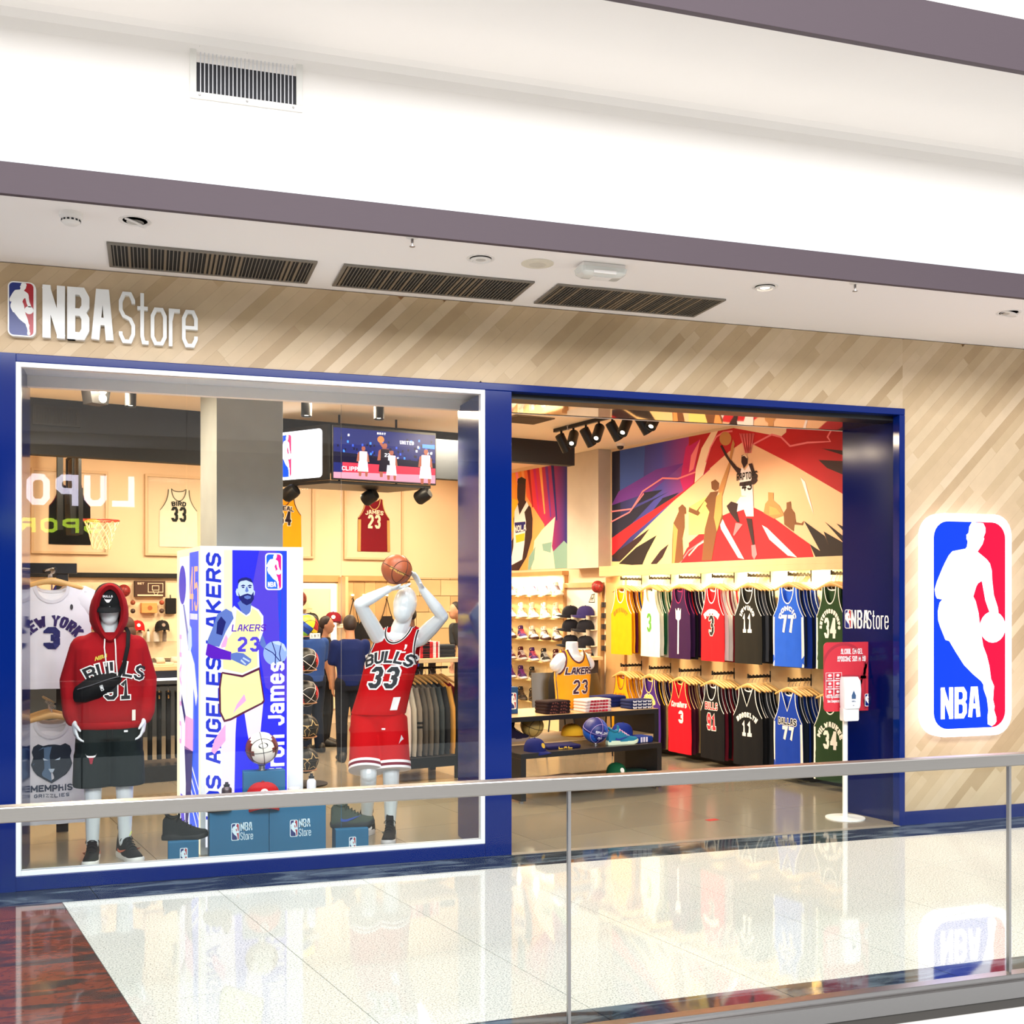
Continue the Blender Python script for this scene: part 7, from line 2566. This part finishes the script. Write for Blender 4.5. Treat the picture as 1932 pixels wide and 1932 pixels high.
for k, (u, v, a, c) in enumerate(((.90, 3.78, 20, (226, 206, 176)), (.80, 3.98, 30, (206, 150, 96)), (1.08, 3.84, -10, (236, 220, 200)))):
    t = thing('slide_sandal', '%s slide sandal on the oak top of the dark rack' % ['cream', 'tan', 'white strapped'][k], 'sandal', TI(u, v, 1.0755), AL + R(a), 'slides on the rack top')
    MB().slab([(x, y) for x, y in rrect(-.13, .13, -.045, .045, .04, 5)], 0, .028).build('sole', col(c, .6), t, bevel=.004)
    MB().loft([[(x, .046 * math.cos(q), .028 + .045 * math.sin(q)) for q in [PI * j / 10 for j in range(11)]] for x in (-.07, .02)], 0, False).build('strap', col(tuple(int(v_ * .9) for v_ in c), .6), t, smooth=60, solid=.008)
cap('navy cap on the oak top of the dark rack', TI(.74, 3.80, 1.0755), AL, (50, 48, 66), None, None, None)

# ---- basketball hoop on a black pole
hp = thing('basketball_hoop', 'indoor basketball hoop with net hung from the ceiling at the back', 'hoop', TI(.42, 6.0, 2.45), AL)
MB().box(-.12, -.06, -.03, .03, .0, 1.02).build('pole', col((10, 11, 12), .9), hp)
MB().box(-.02, .03, -.03, .03, .28, .34).build('upper_bracket', col((10, 11, 12), .9), hp)
MB().prism([(-.02, .42), (.0, -.05), (.12, -.05), (.12, .45)], -.18, .18).build('lower_bracket', col((10, 11, 12), .9), hp)
for b_ in ((-.45, .45, .0, .025), (-.45, .45, .80, .825), (-.45, -.425, .025, .80), (.425, .45, .025, .80), (-.02, .02, .025, .80)):
    MB().box(.035, .06, b_[0], b_[1], b_[2], b_[3]).build('backboard_frame', col((10, 11, 12), .9), hp)
MB().box(.045, .05, -.425, .425, .025, .80).build('backboard', CLEAR, hp)
mb = MB()
rc, rrad = (.34, 0, .115), .185
mb.tube([(rc[0] + rrad * math.cos(q), rc[1] + rrad * math.sin(q), rc[2]) for q in [2 * PI * k / 28 for k in range(28)]], .009, 8, 0, True)
mb.prism([(.06, .08), (.06, .14), (.18, .122), (.18, .108)], -.05, .05)
mb.build('rim', mat('rim_red', (190, 50, 36), .4), hp, smooth=50)
mb = MB()
for k in range(12):
    for s in (-1, 1):
        pts = []
        for j in range(6):
            q = 2 * PI * (k + s * j * .5) / 12
            rr_ = rrad * (1 - .50 * (j / 5) ** .7)
            pts.append((rc[0] + rr_ * math.cos(q), rr_ * math.sin(q), rc[2] - .008 - .062 * j))
        mb.tube(pts, .0035, 4)
tag(mb.build('net', cloth((240, 214, 170)), hp), kind='stuff')

# ---- lit cap niche, hook wall and stone block wall at the back right
nc = thing('cap_niche', 'bright backlit niche with caps behind the ball rack', 'shelf', TI(2.50, VB, 0), AL)
MB().box(0, 1.62, -.05, -.002, 1.93, 2.02).build('top_board', OAKD, nc)
MB().box(0, 1.60, -.02, -.002, .2, 1.92).build('back_panel', mat('niche_panel', (248, 226, 190), .6), nc)
MB().box(1.60, 1.64, -.30, -.002, 0, 2.0).build('side_board', OAK, nc)
MB().box(1.50, 1.58, -.026, -.021, .9, 1.90).build('light_strip', glow((255, 240, 214), 1.8), nc)
MB().box(.6, 1.56, -.026, -.021, 1.84, 1.91).build('light_strip', glow((255, 240, 214), 1.8), nc)
MB().box(.60, 1.15, -.25, -.02, 1.56, 1.575).build('shelf', OAK, nc)
basketball('dark red basketball on the niche shelf half hidden by the light tower', TI(3.48, 7.34, 1.70), .12, [(120, 40, 30)], rot=(.3, .2, 0))
cap('black cap with round badge in the lit niche', TI(3.66, 7.34, 1.385), AL + R(10), (34, 34, 30), None, (190, 160, 140), 'caps in the lit niche').scale = (1.25, 1.2, 1.2)
cap('wine red cap in the lit niche', TI(3.98, 7.34, 1.395), AL - R(20), (130, 24, 40), (70, 16, 30), W_, 'caps in the lit niche').scale = (1.3, 1.3, 1.2)
for u, z in ((3.72, 1.36), (4.04, 1.36)):
    t = thing('price_tag', 'white price tag under the %s cap in the lit niche' % ('black' if u < 4 else 'wine red'), 'tag', TI(u, 7.22, z - .045), AL, 'price tags in the niche')
    MB().box(-.06, .06, -.003, 0, 0, .05).build('card', col((248, 236, 214)), t)
    mb = MB()
    put(mb, text('FIT', .02, .018, .004, .004), plane(0, .012, -.0038))
    mb.build('print', col((90, 70, 50)), t)

hk = thing('hook_wall', 'oak plank wall with a row of small lamps and hooks for bags', 'shelf', TI(4.16, VB, 0), AL)
for k in range(6):
    MB().box(.165 * k + .002, .165 * (k + 1) - .002, -.03 + .002 * (k % 2), -.002, .1, 1.97).build('panel', mat('hook_panel_%d' % (k % 2), ((206, 168, 118), (196, 156, 108))[k % 2], .5, noise=(6, .1), stretch=(1, 1, .1)), hk)
MB().box(0, 1.0, -.07, -.002, 1.95, 2.02).build('top_board', OAKD, hk)
for k in range(5):
    MB().lathe([(.001, 0), (.020, .004), (.022, .018), (.014, .026)], 12).build('hook_lamp', glow((255, 226, 170), 4.0), hk, loc=(.14 + .17 * k, -.06, 1.74))
    MB().tube([(.14 + .17 * k, -.03, 1.70), (.14 + .17 * k, -.075, 1.70), (.14 + .17 * k, -.08, 1.73)], .006, 6).build('hook', BLACKM, hk)
for k, (u, c, h) in enumerate(((4.30, (22, 22, 24), .60), (4.50, (26, 24, 26), .55), (4.80, (34, 28, 28), .52))):
    t = thing('hanging_bag', '%s black drawstring bag hanging from the hook wall' % ['first', 'second', 'third'][k], 'bag', TI(u, 7.41, 1.70), AL, 'bags on the hook wall')
    MB().loft([[(x * s, y * s, z) for x, y in rrect(-.12, .12, -.035, .035, .03, 4)] for z, s in ((-h, .85), (-h + .05, 1.0), (-h + .2, .95), (-h + .28, .55))]).build('body', cloth(c), t, smooth=60)
    for s in (-1, 1):
        MB().tube([(0, 0, 0), (s * .05, 0, -h * .35), (s * .08, 0, -h + .26)], .006, 6).build('cord', cloth(c), t)

bw = tag(bpy.data.objects.new('wall_back_stone', None), kind='structure')
COL.objects.link(bw)
random.seed(3)
STN = [mat('stone_%d' % k, c, .8, noise=(6, .12), bump=.5) for k, c in enumerate(((206, 178, 136), (196, 166, 124), (216, 190, 150), (186, 156, 114)))]
z, r_ = .12, 0
while z < 1.98:
    hh = .232
    u = 5.17 - (.15 if r_ % 2 else 0)
    while u < 6.19:
        ww_ = random.choice((.25, .30, .34))
        a, b_ = max(u, 5.17), min(u + ww_, 6.19)
        if b_ - a > .05:
            ibox(a + .004, b_ - .004, 7.46 - random.uniform(0, .008), 7.499, z + .004, min(z + hh, 2.0) - .004).build('stone', random.choice(STN), bw)
        u += ww_
    z += hh
    r_ += 1
ibox(5.17, 6.19, 7.485, 7.4995, 0.1, 2.0).build('mortar', mat('mortar', (140, 112, 78), .9), bw)
random.seed(9)

# ---- ball rack between the tower and the shooting mannequin
br = thing('ball_rack', 'black upright rack of basketballs between the light tower and the shooting mannequin', 'rack', TI(1.99, 2.86, 0), AL)
MB().lathe([(.20, 0), (.20, .012), (.03, .02)], 24).build('base', BLACKM, br, smooth=40)
MB().tube([(0, .16, .01), (0, .16, 1.60)], .016, 8).build('pole', BLACKM, br)
BZ = [1.445, 1.135, .835, .525, .225]
for z in BZ:
    mb = MB()
    mb.tube([(.10 * math.cos(q), .10 * math.sin(q), z - .085) for q in [2 * PI * k / 20 for k in range(20)]], .006, 6, 0, True)
    mb.tube([(0, .10, z - .085), (0, .16, z - .085)], .008, 6)
    mb.build('ring_holder', mat('holder_copper', (206, 150, 110), .4), br)
for k, (z, cols, st, seam) in enumerate(((1.445, [(150, 210, 60), (20, 70, 170), (244, 220, 40), (170, 20, 30)], 'multi', (40, 40, 40)), (1.135, [(22, 22, 24), (206, 28, 44)], 'split', (240, 236, 236)), (.835, [(22, 22, 24), (206, 28, 44)], 'split', (240, 236, 236)),
                                         (.525, [(24, 25, 26)], 'plain', (26, 27, 28)), (.225, [(24, 25, 26)], 'plain', (26, 27, 28)))):
    ob = basketball(['multicoloured basketball at the top of the black rack', 'upper red and black basketball in the rack', 'lower red and black basketball in the rack', 'upper black star patterned basketball in the rack', 'black star patterned basketball at the foot of the rack'][k],
                    TI(1.99, 2.86, z), .120, cols, st, seam, (R(25), R(30), AL + R(20)), 'basketballs in the rack')
    if k > 2:
        st_ = [(math.cos(PI / 2 + PI * j / 5) * (.085 if j % 2 == 0 else .042), math.sin(PI / 2 + PI * j / 5) * (.085 if j % 2 == 0 else .042)) for j in range(10)]
        for yaw in (.35, -.75):
            ob.rotation_euler = (0, 0, AL)
            ball_text(ob, .1205, stroke(st_ + [st_[0]], .007, 0, .02), (214, 190, 140), 0.05, yaw, 'star_line')
t = thing('price_tag', 'white price card below the multicoloured basketball', 'tag', TI(2.03, 2.72, 1.34), AL)
MB().box(-.05, .05, -.003, 0, 0, .05).build('card', col((246, 244, 240)), t)
mb = MB()
put(mb, text('1 9 7', .022, .014, .004, .004), plane(0, .014, -.0038))
mb.build('print', col((60, 60, 70)), t)

# ---- rack of jackets under a shelf with folded scarves
gr = thing('jacket_rack', 'black floor rack with oak shelf above a row of grey jackets', 'rack', TI(2.62, 2.50, 0), AL)
MB().box(.10, .80, 0, .62, 1.10, 1.14).build('shelf', OAK, gr, bevel=.003)
MB().tube([(.12, .31, 1.035), (.80, .31, 1.035)], .012, 8).build('rail', BLACKM, gr)
MB().box(.10, .78, .02, .60, .15, .22).build('platform', col((70, 62, 54), .5), gr, bevel=.003)
MB().box(.10, .78, .0, .02, .12, .215).build('platform_edge', BLACKM, gr)
MB().box(.74, .80, .0, .05, 0, 1.10).build('post', BLACKM, gr)
MB().box(.74, .80, .57, .62, 0, 1.10).build('post', BLACKM, gr)


def jacket_meshes():
    b = MB()
    rows = []
    for z, w_, d in ((-.66, .235, .045), (-.62, .245, .05), (-.40, .24, .05), (-.18, .24, .05), (-.06, .21, .045), (0, .10, .04), (.02, .075, .035)):
        rows.append([(x, y + .006 * math.sin(x * 40), z) for x, y in rrect(-w_, w_, -d, d, d * .9, 4)])
    b.loft(rows)
    s_ = MB()
    for s in (-1, 1):
        s_.tube([(s * .19, 0, -.06), (s * .255, -.012, -.25), (s * .262, -.02, -.48), (s * .262, -.02, -.63)], [(.062, .045), (.056, .042), (.050, .038), (.044, .034)], 10)
        s_.tube([(s * .262, -.02, -.625), (s * .262, -.02, -.68)], [(.040, .032), (.036, .030)], 10)
    return b.mesh('body', GREY, 60), s_.mesh('sleeves', GREY, 60)


JC = [((228, 210, 196), 'pale pink'), ((190, 180, 160), 'speckled grey'), ((140, 128, 112), 'taupe striped'), ((92, 84, 74), 'brown grey'), ((112, 102, 88), 'olive grey'), ((96, 92, 84), 'stone grey'), ((66, 72, 72), 'slate'), ((40, 40, 42), 'charcoal'), ((226, 160, 70), 'amber'), ((120, 24, 36), 'dark red')]
for k, (c, nm) in enumerate(JC):
    a, b_ = cached('jacket', jacket_meshes)
    p = TI(2.83 + .058 * k, 2.81, .93)
    hanger('wooden hanger of the %s jacket' % nm, (p[0], p[1], p[2] - .03), AL + R(98), 'hangers of the jacket rack')
    t = thing('hanging_jacket', '%s long sleeved jacket on the rack behind the shooting mannequin' % nm, 'jacket', (p[0], p[1], p[2] - .02), AL + R(98), 'jackets on the rack')
    t.scale = (1, .55, 1)
    obj('body', a, t, [cloth(c)])
    obj('sleeves', b_, t, [cloth(c)])
    if k == 2:
        for z in (-.36, -.40):
            MB().tube([(-.265, -.014, z), (-.266, -.015, z - .018)], [(.058, .046)] * 2, 12).build('sleeve_stripe', cloth((20, 20, 22)), t, smooth=60)
for k in range(3):
    p = TI(3.06, 2.70, 1.141 + .052 * k)
    o = folded('red and white striped scarf, layer %s of the pile on the jacket rack shelf' % ['one', 'two', 'three'][k], p, AL, (206, 50, 54), 'scarves on the jacket rack', .34, .24, .05)
    for x, c, w_ in ((-.11, (240, 220, 216), .03), (-.055, (240, 220, 216), .015), (0.02, (24, 22, 26), .07), (.105, (240, 216, 214), .03), (.15, (240, 216, 214), .015)):
        MB().box(x - w_ / 2, x + w_ / 2, -.1225, .118, .002, .0515).build('stripe', cloth(c), o)
for k in range(3):
    folded('dark folded jumper, layer %s beside the striped scarves' % ['one', 'two', 'three'][k], TI(3.34, 2.78, 1.141 + .04 * k), AL, (52, 56, 60), 'scarves on the jacket rack', .2, .24, .038)

# ---- people in the shop
person('person in dark blue shirt and dark trousers seen from behind by the ball rack', TI(2.90, 4.05, 0), AL + PI + R(-8), 1.53, (196, 140, 104), (40, 26, 22), (14, 30, 84), (18, 20, 30), arms=(.12, .1))
person('person in lighter blue shirt and dark trousers behind the ball rack, seen from behind', TI(2.78, 4.85, 0), AL + PI + R(20), 1.52, (206, 150, 112), (26, 24, 26), (48, 84, 160), (30, 40, 60))
person('person with dark hair tied back standing close to the lighter blue shirt', TI(3.12, 5.35, 0), AL + R(60), 1.50, (200, 146, 116), (36, 20, 20), (30, 30, 36), (24, 24, 28), hair_long=True)
person('person in royal blue shirt standing at the stone wall, seen from behind', TI(4.60, 6.2, 0), AL + PI, 1.60, (96, 62, 46), (16, 14, 16), (24, 50, 150), (24, 24, 30))
person('person with curly dark hair leaning forward by the stone wall', TI(5.36, 6.0, 0), AL + R(-80), 1.66, (206, 150, 120), (40, 34, 34), (60, 64, 70), (40, 40, 46), lean=.35)
person('person with brown hair behind the shoulder of the hooded mannequin', TI(1.02, 5.9, 0), AL + PI + R(20), 1.50, (206, 156, 126), (70, 44, 34), (60, 40, 40), (30, 30, 34), hair_long=True)

# small printed lettering is one joined print per surface
for o in SC.objects:
    if o.parent and o.name.split('.')[0] in ('print', 'lettering', 'tongue_print', 'price_print', 'star_line'):
        o['kind'] = 'stuff'
